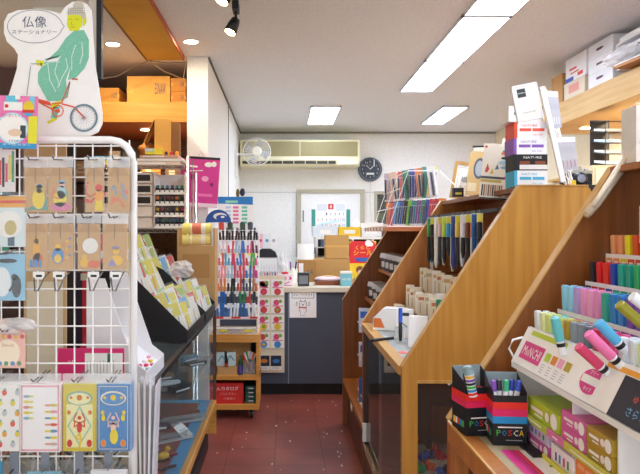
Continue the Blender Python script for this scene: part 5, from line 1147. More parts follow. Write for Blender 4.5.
COL.objects.unlink(t); bpy.data.objects.remove(t)
# ================================================================ left: glass case and its trays
GX = -.44; GB = -1.5; GY0, GY1 = 1.36*K, 2.97*K
gc = thing('glass_case', 'low glass display case with orange wooden rail along the aisle', 'display case', (0, 0, 0))
M().box(GX-.035, GX, GY0, GY1, .275, .315, YW).build('front_rail', gc, bevel=.002)
M().box(GX-.012, GX-.007, GY0, GY1-.014, .316, .885, GLASS2).build('glass_front', gc)
M().box(GB, GX-.036, GY0, GY1-.001, .285, .312, mat('#3f93c0', .5)).build('case_floor', gc)
M().box(GB+.05, GX-.10, 2.05*K, 2.9*K, .3125, .318, mat('#7a4234', .9)).build('felt_mat', gc)
M().box(GX-.022, GX, GY1-.013, GY1, .316, .905, mat('#6a3a22')).build('corner_post', gc)
M().box(GB, GX-.03, GY1-.010, GY1-.005, .316, .885, GLASS2).build('end_glass', gc)
M().box(GX-.075, GX, GY1-.02, GY1, .095, .274, YW).build('end_leg', gc)
M().box(GB, GX-.05, GY0, GY1-.03, .001, .095, BK).build('kick_board', gc)
M().box(GB, GX-.08, GY0, GY1-.03, .096, .284, mat('#7a4a2c')).build('lower_panel', gc)
M().box(GX-.022, GX, GY0, GY1-.014, .886, .905, BK).build('top_rail', gc)
M().box(GB, GX-.023, GY0, GY1, .896, .903, GLASS2).build('top_glass', gc)
M().box(GB+.02, GX-.04, GY0+.02, GY1-.02, .60, .606, GLASS2).build('glass_shelf', gc)
M().box(GB-.02, GB, GY0, GY1, .001, .905, YW).build('back_panel', gc)
# contents on the floor
zc = .3185
for i, (x, d, rz, lab) in enumerate([(-.57, 2.62, .5, 'clear pen case on the brown felt nearest the aisle post'), (-.60, 2.38, .6, 'clear pen case lying in the middle of the brown felt'), (-.72, 2.55, .45, 'clear pen case at the back of the brown felt')]):
    t = thing('pen_case', lab, 'pen case', (x, d*K, zc), rz, 'clear pen cases in the glass case')
    M().box(-.12, .12, -.03, .03, 0, .006, mat('#d8dce0', .2)).box(-.12, .12, -.03, -.028, .006, .028, ACR).box(-.12, .12, .028, .03, .006, .028, ACR).box(-.12, .12, -.028, .028, .028, .03, ACR).build('case_shell', t); M().box(-.1, .06, -.006, .006, .007, .017, mat('#20242c', .3)).box(.061, .1, -.006, .006, .007, .017, CH).build('pen_inside', t)
for i, (x, d, rz, c, cn) in enumerate([(-.60, 2.14, 2.2, '#1c1c24', 'black'), (-.55, 2.08, 2.3, '#3a2a2a', 'dark brown'), (-.58, 2.2, 2.0, '#a83038', 'dark red'), (-.66, 2.1, 2.4, '#24406a', 'navy'), (-.68, 2.25, 1.9, '#8a8f98', 'silver'), (-.62, 2.04, 2.2, '#c0392b', 'red'), (-.75, 2.3, 2.2, '#2a6a5a', 'green'), (-.8, 2.15, 2.1, '#5a4a88', 'violet')]):
    t = thing('fountain_pen', f'{cn} pen lying on the blue cloth of the glass case', 'pen', (x, d*K, .3125+.008+(.006 if d > 2.05 else 0)), 0, 'pens lying in the glass case', (PI/2, 0, rz))
    M().lathe([(.004, -.06), (.0065, -.03), (.0065, .01)], mat(c, .25), 10).build('barrel', t, smooth=True); M().lathe([(.0072, .0105), (.0072, .06), (.004, .066)], mat(c, .2), 10).lathe([(.0076, .012), (.0076, .016)], mat('#d8b050', .2, .8), 10).build('cap', t, smooth=True)
t = thing('price_tag', 'white tilted price card standing in the glass case near the rail', 'card', (-.505, 2.42*K, zc+.001), 1.2, None, (-.9, 0, 1.2)); M().box(-.045, .045, 0, .002, 0, .09, W).rect(-.03, .03, .05, .055, GREY).rect(-.03, .02, .03, .035, GREY).build('card', t)
t = thing('rubber_duck', 'small yellow duck figure on the blue cloth in the glass case', 'duck', (-.575, 2.165*K, .319), .8); M().blob((0, 0, .022), (.032, .02, .022), mat('#e8b828', .3), 12).build('body', t, smooth=True); M().blob((.022, 0, .052), (.015, .014, .015), mat('#e8b828', .3), 10).build('head', t, smooth=True); M().lathe([(.006, .0), (.001, .014)], mat('#d87a28'), 8, c=(.036, 0, .05), axis='x').build('beak', t)
o = M().lathe([(.02, 0), (.022, .03), (.012, .034)], mat('#7a4a30', .3), 14).build('ink_jar', loc=(-.52, 2.62*K+.12, .3185), smooth=True); tag(o, 'small brown jar on the blue cloth near the case rail', 'jar')
# on the glass shelf of the case
for i in range(12):
    random.seed(40+i); x = -.52-.07*(i % 5)-random.uniform(0, .03); d = 1.85+.09*i
    c, cn = [('#2a3038', 'charcoal'), ('#3a6a9a', 'steel blue'), ('#b8c0c8', 'silver'), ('#3aa0a8', 'teal'), ('#5a5f3a', 'khaki'), ('#1c2028', 'jet black'), ('#c8d0d8', 'white'), ('#8a6a4a', 'tan'), ('#4a78b8', 'mid blue'), ('#9aa0a8', 'light grey'), ('#3a3a44', 'slate'), ('#6a8a9a', 'blue grey')][i]
    t = thing('pencil_case', f'{cn} pencil case on the glass shelf inside the aisle case', 'pencil case', (x, d*K, .6065), .4+.3*(i % 3), 'pencil cases on the glass shelf')
    M().box(-.07, .07, -.022, .022, 0, .022+.012*(i % 2), mat(c, .3)).build('case_body', t, bevel=.004); M().box(-.05, .05, -.0235, -.0225, .006, .014, mat('#e8e8ea')).build('label', t)
# black stepped trays on the case
def step_tray(y0, y1, x1, zb, lab, n=3, top=.42):
    t = thing('black_tray', lab, 'tray', (0, 0, 0), 0, 'black stepped trays on the glass case')
    L = .62
    prof = [(x1, zb), (x1, zb+.052), (x1-.245, zb+.052+.245), (x1-L, zb+.052+top), (x1-L, zb)]
    for y in (y0, y1-.006): M().prism(prof, 'y', y, y+.006, BK).build('side_panel', t)
    M().box(x1-.005, x1, y0+.0065, y1-.0065, zb, zb+.05, BK).build('front_lip', t)
    for i in range(n):
        xx = x1-.02-(i+1)*.15; z0 = zb+.02+i*.13
        M().box(xx, xx+.145, y0+.0065, y1-.0065, z0, z0+.004, BK).box(xx-.004, xx, y0+.0065, y1-.0065, z0-.0, z0+.012, BK).build('step', t)
    return t
LT = .9055
TA = (2.11*K, 2.56*K); TB = (2.60*K, 3.06*K)
step_tray(TA[0], TA[1], -.447, LT, 'black stepped tray of pen packets nearer the shop front')
step_tray(TB[0], 2.96*K, -.447, LT, 'black stepped tray of pen packets at the cart end of the case')
YC = [('#ecd92c', 'yellow'), ('#f0f0ea', 'white'), ('#e0d41e', 'lemon'), ('#6aa8d8', 'blue'), ('#d8342c', 'red'), ('#e8e4d8', 'cream'), ('#e6dc58', 'pale yellow'), ('#a8c868', 'green')]
def packet(c, h, w_, seed_):
    rnd = random.Random(seed_); m = M().box(-w_/2, w_/2, 0, .006, 0, h, W if seed_ % 2 else mat('#f0ecd8'))
    cc = mat(c); m.rect(-w_/2, w_/2, h*.62, h, cc).rect(-w_*.3, w_*.1, h*.8, h*.9, W, -.001)
    if seed_ % 3 == 0: m.face([(-w_/2, 0), (w_/2, h*.25), (w_/2, h*.6), (-w_/2, h*.35)], cc)
    else: m.stroke([(-.0, h*.08), (.004, h*.66)], .006, mat(rnd.choice(['#3a9a5a', '#3a6ab0', '#2a2a30', '#d84a3a', '#e8c040'])), -.001)
    m.rect(-w_*.4, -w_*.2, h*.1, h*.7, mat(rnd.choice(['#d8dcc8', '#e8e070', '#c8dce8'])), -.001)
    m.stroke([(w_*.3, h*.08), (w_*.3, h*.6)], .004, mat(rnd.choice(['#3a9a5a', '#8a98a8', '#d84a5a', '#d8a030'])), -.001)
    m.box(-w_/2-.002, w_/2+.002, -.002, -.0015, -.0, h+.012, BAG)
    return m
q = 0
stepn = ['lowest', 'middle', 'highest', 'lip side']
for ti, (ya, yb) in enumerate((TA, (TB[0], 2.96*K))):
    for i in range(4):
        n = 7 if ti == 0 else 6
        for k in range(n):
            c, cn = YC[(q*3+i+ti) % 8]; q += 1
            h = [.20, .22, .225, .17][i]-.008*(k % 3); y = ya+.045+(yb-ya-.10)*k/(n-1)
            for b in range(2 if ti == 0 else 1):
                o = packet(c if b == 0 else YC[(q+3) % 8][0], h, .082, q+b*5).build('pen_packet', loc=((-.447-.02-(i+1)*.15+.085-b*.05) if i < 3 else -.497-.03*b, y+.008*b+(.02 if i == 3 else 0), LT+.026+i*.13 if i < 3 else LT+.004), rot=(-.14, (-.30 if i < 3 else -.22)-.06*((q*7) % 3), .28))
                tag(o, f'{(cn if b == 0 else YC[(q+3) % 8][1])} pen packet, {ORD[k]} {["in front","behind"][b]}, {stepn[i]} step of {["front","rear"][ti]} black tray', 'pen packet', 'pen packets in the black trays')
# crumpled clear bag over the tray packets
o = crumple((0, 0, 0), (.07, .10, .05), BAGW, 23).build('plastic_bag', loc=(-.60, 2.66*K, 1.20)); tag(o, 'crumpled clear bag lying over the packets of the rear black tray', 'bag')
# the white sloped tray and what is in it
wt = thing('white_tray', 'white sloping card tray seen through the front wire rack', 'tray', (0, 0, 0))
y0, y1 = 1.50*K, 1.72*K
WT = mat('#efeff2', .5)
for y in (y0, y1-.006): M().prism([(-.455, LT), (-.455, .955), (-.50, .99), (-.595, 1.265), (-.655, 1.265), (-.655, LT)], 'y', y, y+.006, WT).build('side_panel', wt)
M().box(-.46, -.455, y0+.0065, y1-.0065, LT, .952, WT).build('front_lip', wt)
M().prism([(-.463, LT+.012), (-.64, 1.05), (-.64, 1.055), (-.463, LT+.017)], 'y', y0+.0065, y1-.0065, WT).build('sloped_board', wt)
for i in range(9):
    random.seed(60+i); x = -.475-.012*(i % 3); z = LT+.014+(-.463-x)*.75+.006
    c, cn = [('#e0408a', 'magenta'), ('#f0b030', 'amber'), ('#e05a7a', 'rose'), ('#8ad0c8', 'mint'), ('#e83a6a', 'pink'), ('#f4f0ee', 'white'), ('#c83a6a', 'raspberry'), ('#f0d040', 'yellow'), ('#e8a0c0', 'pale pink')][i]
    o = M().blob((0, 0, 0), (.010, .013, .006), mat(c, .3), 8, 5).build('candy_eraser', loc=(x, (1.53+.018*i)*K, z+.003)); tag(o, f'{cn} small eraser lying in the lip of the white sloping tray', 'eraser', 'small erasers in the white tray')
# sheaf of bagged sheets standing at the near end of the case
for i, (px, c, lab) in enumerate([(139.5, '#d8d238', 'yellow'), (142.5, '#f4f2ee', 'white'), (146, '#ece8e8', 'pale grey'), (149.5, '#f4f4f6', 'frosted white'), (153, '#dcdce4', 'silvery')]):
    t = thing('bagged_sheet', f'{lab} bagged sheet in the sheaf between the wire rack and the glass case', 'bagged sheet', (XX(px-1.5, 1.31)+.0, 1.31*K, .905), 0, 'bagged sheets by the front rack', (0, .05*(i-2)*.4, 0))
    t.location.z = .62
    M().prism([(0, 0), (.045, 0), (.045, .345+.004*i), (.0, .375-.012*abs(i-2))], 'x', -.003, .003, mat(c)).build('sheet', t); M().prism([(-.003, 0), (.049, 0), (.049, .37), (-.003, .39-.012*abs(i-2))], 'x', .0035, .0042, BAGW).build('bag_film', t)
o = M().box(XX(135, 1.31), XX(156, 1.31), 1.30*K, 1.30*K+.13, .605, .6195, W).box(XX(135, 1.31), XX(137, 1.31), 1.30*K, 1.30*K+.13, .001, .604, W).box(XX(154, 1.31), XX(156, 1.31), 1.30*K, 1.30*K+.13, .001, .604, W).build('white_stool'); tag(o, 'narrow white stand carrying the bagged sheets beside the wire rack', 'stand')

# ---- kraft holder with yellow rolls, behind the trays
d = 2.985
t = thing('kraft_stand', 'tan cardboard stand holding yellow paper rolls behind the black trays', 'stand', (XX(196, d), d*K, .905-.0+.001))
ws = .125
M().box(-ws, ws, 0, .2, .0, ZZ(246, d)-.906, KRAFT).box(-ws, -ws+.012, 0, .2, ZZ(246, d)-.906, ZZ(228, d)-.906, KRAFT).box(ws-.012, ws, 0, .2, ZZ(246, d)-.906, ZZ(228, d)-.906, KRAFT).build('stand_body', t)
M().box(-.09, .09, -.004, -.0005, ZZ(278, d)-.906, ZZ(254, d)-.906, mat('#b88a52')).build('front_flap', t)
M().box(-ws, -ws+.07, .02, .18, -.904, -.0005, mat('#6b4a34')).build('pedestal', t)
for i, (z, lab, c) in enumerate([(ZZ(245.5, d)+.037, 'lower thick yellow paper roll in the cardboard stand', '#f0e088'), (ZZ(234, d)+.030, 'upper yellow paper roll with red label in the cardboard stand', '#f2e27c')]):
    t = thing('paper_roll', lab, 'paper roll', (XX(196, d), d*K+.05+.01*i, z+.006*i), 0, 'yellow rolls in the cardboard stand')
    M().lathe([(.036, -.095), (.036, .095)], mat(c, .4), 20, axis='x').build('roll_body', t, smooth=False)
    M().lathe([(.0365, -.04), (.0365, .06)], mat('#f8f4e0', .4), 20, axis='x').lathe([(.037, -.03), (.037, .03)], mat('#e07a5a' if i else '#f0d890', .4), 20, axis='x').build('label', t)
# blue disc fan
o = M().prism([(XX(203, 3.2)+.09+.095*math.cos(a*PI/12), 1.42+.14+.0+.095*math.sin(a*PI/12)-.14+ZZ(222, 3.2)-1.42+.0) for a in range(13)], 'y', 3.33*K, 3.33*K+.006, mat('#2c5aa8')).build('blue_fan'); 
o.data['x'] = 0; tag(o, 'round blue paper fan with white mark beside the yellow rolls', 'paper fan')
m = M(); m.T = Matrix.Translation((XX(209, 3.2)+.05, 3.33*K, ZZ(222, 3.2))); m.disc(.01, .045, .05, W, -.002, rz=.026, n=20).disc(.022, .035, .042, mat('#2c5aa8'), -.0023, rz=.022, n=20).disc(.03, .04, .014, W, -.0026, rz=.008); m.build('fan_mark', o)

# ---- metal shelving with ink bottles
d = 3.12; SY = d*K
sx0, sx1 = -1.62, XX(196, 3.12)
ws_ = thing('wire_shelving', 'chrome wire shelving unit in front of the alcove', 'shelving', (0, 0, 0))
for x in (sx0, XX(187.5, 3.12), ):
    for y in (SY+.02, SY+.28): M().lathe([(.012, .001), (.012, 1.95 if x > -1 else 1.9)], CH, 12, c=(x, y, 0)).build('post', ws_, smooth=True)
for z in (.3, .75, 1.06, ZZ(229, 3.12)-.0, ZZ(165, 3.12)):
    m = M()
    for y in (SY+.02, SY+.28): m.tube([(sx0, y, z), (XX(187.5, 3.12), y, z)], .004, CH, 6).tube([(sx0, y, z-.025), (XX(187.5, 3.12), y, z-.025)], .003, CH, 6)
    for k in range(24):
        x = sx0+(XX(187.5, 3.12)-sx0)*k/23; m.tube([(x, SY+.02, z), (x, SY+.28, z)], .002, CH, 4)
        if k < 23: m.tube([(x, SY+.02, z), (x+.02, SY+.02, z-.025), (x+.042, SY+.02, z)], .0018, CH, 4)
    m.build('wire_shelf', ws_)
# white bottle display and paper drawers
zs0 = ZZ(229, 3.12)+.005; zs1 = ZZ(166, 3.12)-.03
bx0, bx1 = XX(153, 3.12), XX(186, 3.12)-.012
bd = thing('bottle_display', 'white stepped display of ink bottles on the wire shelving', 'display rack', ((bx0+bx1)/2, SY+.03, zs0))
bw_ = (bx1-bx0)/2; H = zs1-zs0-.01
M().box(-bw_, bw_, .20, .21, 0, H, mat('#eee4e0')).build('back_board', bd)
for s_ in (-1, 1): M().box(s_*bw_-.004*(s_ > 0), s_*bw_+.004*(s_ < 0), 0, .199, 0, H, mat('#eee4e0')).build('side_board', bd)
zr = [0.004, .083, .162, .241]
for k in range(4): M().box(-bw_+.0045, bw_-.0045, .0, .199, zr[k]-.004, zr[k], mat('#eee4e0')).box(-bw_+.0045, bw_-.0045, -.002, 0, zr[k]-.004, zr[k]+.012, W).build('tier', bd)
IC = [('#2a4a6a', 'blue'), ('#1e1e24', 'black'), ('#4a3a7a', 'violet'), ('#2a7a8a', 'teal'), ('#7a2a3a', 'wine'), ('#c8a83a', 'amber'), ('#3a7a4a', 'green'), ('#8a4a2a', 'brown'), ('#b83a5a', 'rose'), ('#3a6ab0', 'sky blue'), ('#d8782a', 'orange'), ('#5a6a3a', 'olive')]
for r in range(4):
    for k in range(6):
        c, cn = IC[(r*5+k*3) % 12]
        x = (bx0+bx1)/2-bw_+.024+k*(2*bw_-.048)/5; 
        t = thing('ink_bottle', f'ink bottle with {cn} cap, {ORD[k]} from the drawers, {["bottom","second","third","top"][r]} tier of the bottle display', 'bottle', (x, SY+.05, zs0+zr[k] if 0 else zs0+zr[r]+.0005), 0, 'ink bottles on the wire shelving')
        M().box(-.014, .014, -.014, .014, 0, .04, mat('#2a2428', .2)).rect(-.012, .012, .004, .026, W, -.0148).build('glass_body', t, bevel=.002); M().lathe([(.0095, .0405), (.0105, .046), (.0105, .06)], mat(c, .3), 12).build('cap', t)
# drawers beside
dx0, dx1 = XX(136, 3.12), XX(152, 3.12)
t = thing('paper_drawer_unit', 'cream paper drawer unit with dark openings beside the ink bottles', 'drawer unit', (0, SY+.04, zs0))
M().box(dx0-.25, dx1, .03, .25, 0, H, mat('#e6d8d0')).build('carcass', t)
for k in range(5):
    m = M().box(dx0-.23, dx1-.006, 0, .029, .004+k*H/5, (k+1)*H/5-.006, mat('#ece0d8') if k in (0, 1) else mat('#e8dcd4'))
    if k in (2, 4, 3): m.box(dx0-.23, dx1-.02, -.001, .0, .018+k*H/5, (k+1)*H/5-.016, mat('#2a2628'))
    dr = m.build('drawer', t); M().box((dx0+dx1)/2-.04, (dx0+dx1)/2, -.008, -.0015, .006+k*H/5, .013+k*H/5, W).build('handle', dr)
# on top of the wire shelving
zt3 = ZZ(165, 3.12)+.005
for i, (xa, xb, h, c, lab) in enumerate([(-1.05, -.72, .022, '#e2c8b8', 'flat pinkish carton, lowest of the flat ones on the wire shelving top'), (-1.02, -.70, .02, '#efe6de', 'flat cream carton in the middle of the flat ones on the shelving top'), (-1.0, -.73, .02, '#d8a890', 'flat salmon carton, topmost of the flat ones on the shelving top')]):
    o = M().box(xa, xb, 0, .3, 0, h, mat(c)).rect(xa+.02, xb-.1, h*.3, h*.7, W).build('flat_carton', loc=(0, SY+.03, zt3+i*.024)); tag(o, lab, 'carton', 'flat cartons on the shelving top')
t = thing('cardboard_box', 'tall open cardboard box with raised flap standing on the flat cartons', 'box', (XX(164, 3.2), SY+.08, zt3+.073), .12, 'cardboard boxes in the alcove')
M().box(-.06, .055, 0, .22, 0, .255, mat('#d09a4a')).box(.056, .115, .02, .2, 0, .24, mat('#8a5a2c')).build('box_body', t); m = M().prism([(-.061, .25), (-.13, .09), (-.134, .092), (-.063, .256)], 'y', 0, .2, mat('#c08a40')); m.build('flap', t)
o = crumple((0, 0, 0), (.07, .06, .05), mat('#c07a3a'), 31).build('paper_bag', loc=(XX(146, 3.2), SY+.2, zt3+.125), smooth=True); tag(o, 'crumpled brown paper bag behind the open cardboard box', 'bag')
for i, (px, c, lab) in enumerate([(152, '#c83a2a', 'red'), (158, '#e07a2a', 'orange'), (164, '#2a2a2c', 'black'), (169, '#b83a3a', 'dark red'), (175, '#d89a3a', 'ochre')]):
    o = M().lathe([(.012, 0), (.014, .02), (.008, .028)], mat(c, .3), 10).build('small_pot', loc=(XX(px, 3.12), SY+.09, zt3+.0725)); tag(o, f'{lab} small pot at the front of the flat cartons on the shelving', 'pot', 'small pots on the flat cartons')
o = M().box(-.06, .06, 0, .1, 0, .04, mat('#e8d838')).box(-.062, .0, -.001, .101, .02, .041, mat('#c8dce0')).build('yellow_packet', loc=(XX(147, 2.98), SY-.0+.03, zt3+.0725), rz=.2); tag(o, 'yellow and grey packet on the edge of the flat cartons', 'packet')
for i, (px, w_, h, c, c2, lab) in enumerate([(96, .13, .035, '#e8cc2a', '#3a88c0', 'yellow and blue flat box lying on the shelving top behind the front rack'), (98, .12, .03, '#3a9ac8', '#e8d84a', 'sky blue flat box stacked on the yellow and blue one'), (113, .09, .10, '#c8a888', '#e8e0d0', 'beige upright box on the shelving top beside the flat boxes'), (124, .08, .13, '#2a2826', '#6a5a4a', 'black mesh box on the shelving top near the open cardboard box')]):
    zb0 = zt3+(.0355 if i == 1 else 0)
    o = M().box(-w_/2, w_/2, 0, .15, 0, h, mat(c)).rect(-w_*.3, w_*.3, h*.3, h*.7, mat(c2)).build('goods_box', loc=(XX(px, 3.12), SY+.06, zb0)); tag(o, lab, 'box', 'goods boxes on the shelving top')
# alcove boxes on the orange shelf
zb = 2.4005
ag = 'cardboard boxes in the alcove'
def alc(px0, px1, h, d, dep, c, lab, txt=None, z=zb):
    t = thing('cardboard_box', lab, 'box', ((XX(px0, d)+XX(px1, d))/2, d*K, z), 0, ag)
    w_ = (px1-px0)*d/F0/2; m = M().box(-w_, w_, 0, dep, 0, h, mat(c, .85))
    if txt: m.text(txt, w_*.55, h*.55, w_*.5, mat('#3a4a6a'), -.001, h*.4)
    m.build('box_body', t, bevel=.002)
    M().box(-w_-.001, -w_*.72, -.0012, dep+.001, h*.4, h*.62, mat('#e8a84a', .3)).box(w_*.86, w_+.001, -.0012, dep+.001, h*.4, h*.62, mat('#e8a84a', .3)).build('tape', t)
    return t
alc(127, 170, .215, 3.45, .3, '#d8a04e', 'large orange lit cardboard box with tape on the alcove shelf', 'ESNAW')
m = M()
for k in range(4): m.box(-.04+k*.02, -.028+k*.02, -.0012, -.0003, .07, .12, mat('#3a5a7a'))
alc(171, 185.5, .098, 3.45, .25, '#c8863c', 'small cardboard box, lower of the two by the column', '2A')
alc(171, 185.5, .10, 3.45, .25, '#cc8a40', 'small cardboard box, upper of the two by the column', '5A', z=zb+.1)
alc(97, 119, .125, 3.45, .25, '#c88c40', 'medium cardboard box with handwriting behind the cut-out sign', 'メイコク')
alc(60, 92, .2, 3.5, .3, '#b87a38', 'cardboard box on the alcove shelf hidden behind the cut-out sign')
alc(-10, 12, .24, 3.5, .3, '#a8682f', 'cardboard box at the far end of the alcove shelf by the wall')
# magenta poster bag and small toys by the column
t = thing('hanging_poster', 'large magenta printed bag hanging on a string beside the column', 'poster', (XX(198, 3.31), 3.31*K, ZZ(207, 3.31)), 0, None, (0, .06, 0))
w_ = .142; h = .37
m = M().box(-w_, w_, 0, .006, 0, h, mat('#d23a94', .35)).box(-w_, w_, -.001, 0, h-.018, h, BK)
m.disc(.06, h-.055, .03, W, -.0015, rz=.018).disc(.10, h-.05, .018, W, -.0015, rz=.02).stroke([(-.10, h-.07), (-.02, h-.075)], .012, W, -.0015).stroke([(-.1, h-.11), (.02, h-.1)], .006, W, -.0015).disc(-.05, h-.15, .02, mat('#8a2060'), -.0015).disc(.04, h-.16, .026, mat('#f0a8d0'), -.0015, rz=.02).disc(.09, h-.2, .014, mat('#8a2060'), -.0015).rect(-.02, .1, .08, .1, mat('#e878b8')).rect(-w_, w_, 0, .03, mat('#f0d8e8'))
m.build('printed_bag', t); M().tube([(-.02, .003, h), (.0, .003, h+.045), (.02, .003, h)], .002, mat('#c8b8a0'), 5).tube([(0, .003, h+.045), (0, .02, h+.075)], .002, CH, 5).build('string', t)
for px in (196.3,):
    o = M().lathe([(.011, .001), (.011, ZZ(172, 3.12))], CH, 12, c=(XX(px, 3.15), 3.15*K, 0)).build('metal_pole', smooth=True); tag(o, 'chrome pole standing beside the magenta bag', 'pole')
t = thing('key_chain', 'dark charm with a brown figure hanging by the column', 'charm', (XX(212, 3.3), 3.325*K, ZZ(190, 3.3))); M().tube([(0, 0, .02), (.0, 0, .12)], .006, mat('#30343c', .3, .5), 8).build('strap', t); M().blob((.02, 0, .0), (.02, .018, .035), mat('#7a4a30'), 10, 6, .1).build('figure', t); M().box(-.02, .02, -.004, .004, .12, .135, mat('#4a4c54')).build('clip', t)
# dark baskets on the alcove below shelf
t = thing('alcove_rack', 'dark storage rack standing deep in the alcove', 'rack', (0, 3.8*K, 0))
for x in (-2.1, -1.5, -.78): M().box(x, x+.03, 0, .3, .001, 2.1, DKW).build('upright', t)
for z in (.5, 1.0, 1.5, 1.85): M().box(-2.1, -.75, 0.001, .299, z, z+.02, DKW).build('shelf', t)
for i, (x, z, w_, h, c, lab) in enumerate([(-1.45, 1.871, .2, .16, '#3a2c26', 'dark wire basket'), (-1.2, 1.871, .16, .2, '#c8843a', 'orange box'), (-1.0, 1.871, .16, .12, '#7a5a48', 'brown carton'), (-1.9, 1.871, .3, .15, '#8a6a4a', 'tan carton'), (-1.4, 1.521, .25, .2, '#c8b8a0', 'beige carton'), (-1.9, 1.521, .3, .18, '#5a4a48', 'grey brown carton'), (-1.4, 1.021, .3, .25, '#a8927a', 'wide beige carton'), (-1.95, 1.021, .3, .3, '#7a3a34', 'dark red carton')]):
    m = M().box(0, w_, 0, .2, 0, h, mat(c, .8)).rect(w_*.2, w_*.5, h*.3, h*.6, mat('#e0c8a0'))
    if i == 0:
        for k in range(6): m.box(k*w_/6+.01, k*w_/6+.015, -.004, -.001, 0, h, mat('#6a5a50'))
    o = m.build('storage_carton', loc=(x+.0, 3.8*K+.03, z)); tag(o, f'{lab} on the {["upper","upper","upper","upper","second","second","third","third"][i]} shelf of the dark alcove rack'+(' by the wall' if x < -1.6 else ''), 'carton', 'cartons on the alcove rack')
# ================================================================ the front wire rack and everything on it
RD = 1.23; RY = RD*K
def rx(px): return XX(px, RD)
def rzz(py): return ZZ(py, RD)
rk = thing('wire_rack', 'white tube framed wire display rack at the front of the shop', 'display rack', (0, RY, 0))
tz = rzz(140); tx = rx(133.5); xL = -1.05; cr_ = .045
pts = [(xL, 0, .03), (xL, 0, tz-cr_)]+[(xL+cr_-cr_*math.cos(a), 0, tz-cr_+cr_*math.sin(a)) for a in (PI/8, PI/4, 3*PI/8, PI/2)]
pts += [(tx-cr_*1.4+cr_*1.4*math.sin(a), 0, tz-cr_*1.4+cr_*1.4*math.cos(a)) for a in (0, PI/8, PI/4, 3*PI/8, PI/2)]+[(tx, 0, .03)]
M().tube(pts, .0105, WG, 12).build('tube_frame', rk, smooth=True)
for x in (xL, tx): M().box(x-.015, x+.015, -.2, .035, .001, .029, WG).build('foot', rk, bevel=.004)
g = M(); pit = 18.35
xs = [37.3+pit*i for i in range(-8, 6)]
for px in xs:
    if rx(px) > xL: g.tube([(rx(px), .004, rzz(140)), (rx(px), .004, .25)], .0022, WG, 6)
k = 0
while rzz(158.7+k*18.6) > .25: g.tube([(xL, .0, rzz(158.7+k*18.6)), (tx, .0, rzz(158.7+k*18.6))], .0022, WG, 6); k += 1
g.tube([(xL, .0, rzz(146)), (tx-.02, .0, rzz(146))], .0022, WG, 6)
g.build('wire_grid', rk)
def hook(t, z=0, out=.07, x=0, tagp=False):
    m = M().tube([(x-.004, out, z+.006), (x-.004, .0, z+.0), (x-.004, -.035, z-.004), (x-.004, -.05, z+.006)], .002, mat('#8a8d92', .25, .8), 6).tube([(x+.006, out, z+.006), (x+.006, 0, z), (x+.006, -.035, z-.004)], .002, mat('#8a8d92', .25, .8), 6)
    return m.build('hook', t, smooth=True)
def art_buddha(m, w_, h):
    Y = mat('#e8cc28'); T = mat('#5aa09a'); m.disc(.008, h*.30, .017, Y, rz=.028).disc(.010, h*.53, .010, Y, rz=.012).disc(.010, h*.59, .010, mat('#b8b8c0'), rz=.007)
    m.face([(-.026, .006), (.032, .006), (.028, h*.2), (.02, h*.15), (-.012, h*.13)], T).face([(.02, h*.15), (.032, h*.2), (.026, h*.42), (.016, h*.4)], T)
def art_rainbow(m, w_, h):
    m.disc(.004, h*.45, .012, mat('#a8c8d0'), rz=.018).disc(.006, h*.62, .008, mat('#e8c0b8')).disc(.004, h*.68, .011, mat('#98b0c8'), rz=.006).disc(.0, h*.3, .018, mat('#e8d040'), rz=.022).disc(.002, h*.12, .028, mat('#d87aa0'), -.001, rz=.012)
    m.stroke([(-.015, h*.55), (-.02, h*.35), (-.002, h*.3)], .004, mat('#e07a5a')).stroke([(.015, h*.5), (.022, h*.3)], .004, mat('#6ab0a8'))
def art_red(m, w_, h):
    R = mat('#d83a2e'); m.disc(.012, h*.55, .010, R).disc(.012, h*.38, .012, mat('#e8a030'), rz=.016).face([(.0, 0.004), (.026, .004), (.02, h*.28), (.004, h*.28)], mat('#e8c828'))
    m.stroke([(-.02, h*.6), (-.024, h*.45), (-.012, h*.35), (.004, h*.42)], .003, R).stroke([(-.025, h*.3), (-.01, h*.22), (.0, h*.32)], .005, R).stroke([(.024, h*.5), (.03, h*.36)], .003, R).disc(-.018, h*.25, .005, R).disc(-.018, h*.66, .003, R)
def art_fan(m, w_, h):
    G = mat('#9aa0b0'); O = mat('#e07a4a'); m.stroke([(-.02, h*.5), (-.012, h*.6), (-.004, h*.4)], .006, G).stroke([(.01, h*.65), (.014, h*.4), (.022, h*.3)], .008, G).stroke([(-.02, h*.2), (.0, h*.3), (.016, h*.12)], .006, O).disc(.018, h*.45, .008, O).disc(-.014, h*.3, .006, O)
def art_gold(m, w_, h):
    Y = mat('#e8a828'); B = mat('#4a8ac0'); m.disc(0, h*.4, .010, Y, rz=.034).disc(.0, h*.64, .007, Y, rz=.009).disc(.004, h*.22, .013, mat('#e07028'), rz=.018)
    for k in range(3): m.rect(-.018+k*.012, -.010+k*.012, .006, h*.22, B, -.0012)
def art_blue(m, w_, h):
    B = mat('#4a8ac4'); Y = mat('#e8c030'); m.disc(-.008, h*.3, .016, B, rz=.022).disc(-.008, h*.48, .008, Y, rz=.010).disc(-.008, h*.24, .010, Y, -.0012, rz=.012)
    for k in range(9): m.disc(.008+.008*(k % 3), h*(.2+.06*k), .003, mat(['#e07a3a', '#e8c838', '#4a8ac4'][k % 3]))
def art_moon(m, w_, h):
    m.disc(.004, h*.52, .021, mat('#e8e6e0'), n=22).disc(-.012, h*.15, .012, mat('#e8b828')).disc(.014, h*.12, .018, mat('#d86a3a'), -.0012, rz=.010).disc(-.012, h*.28, .007, mat('#e8c030'))
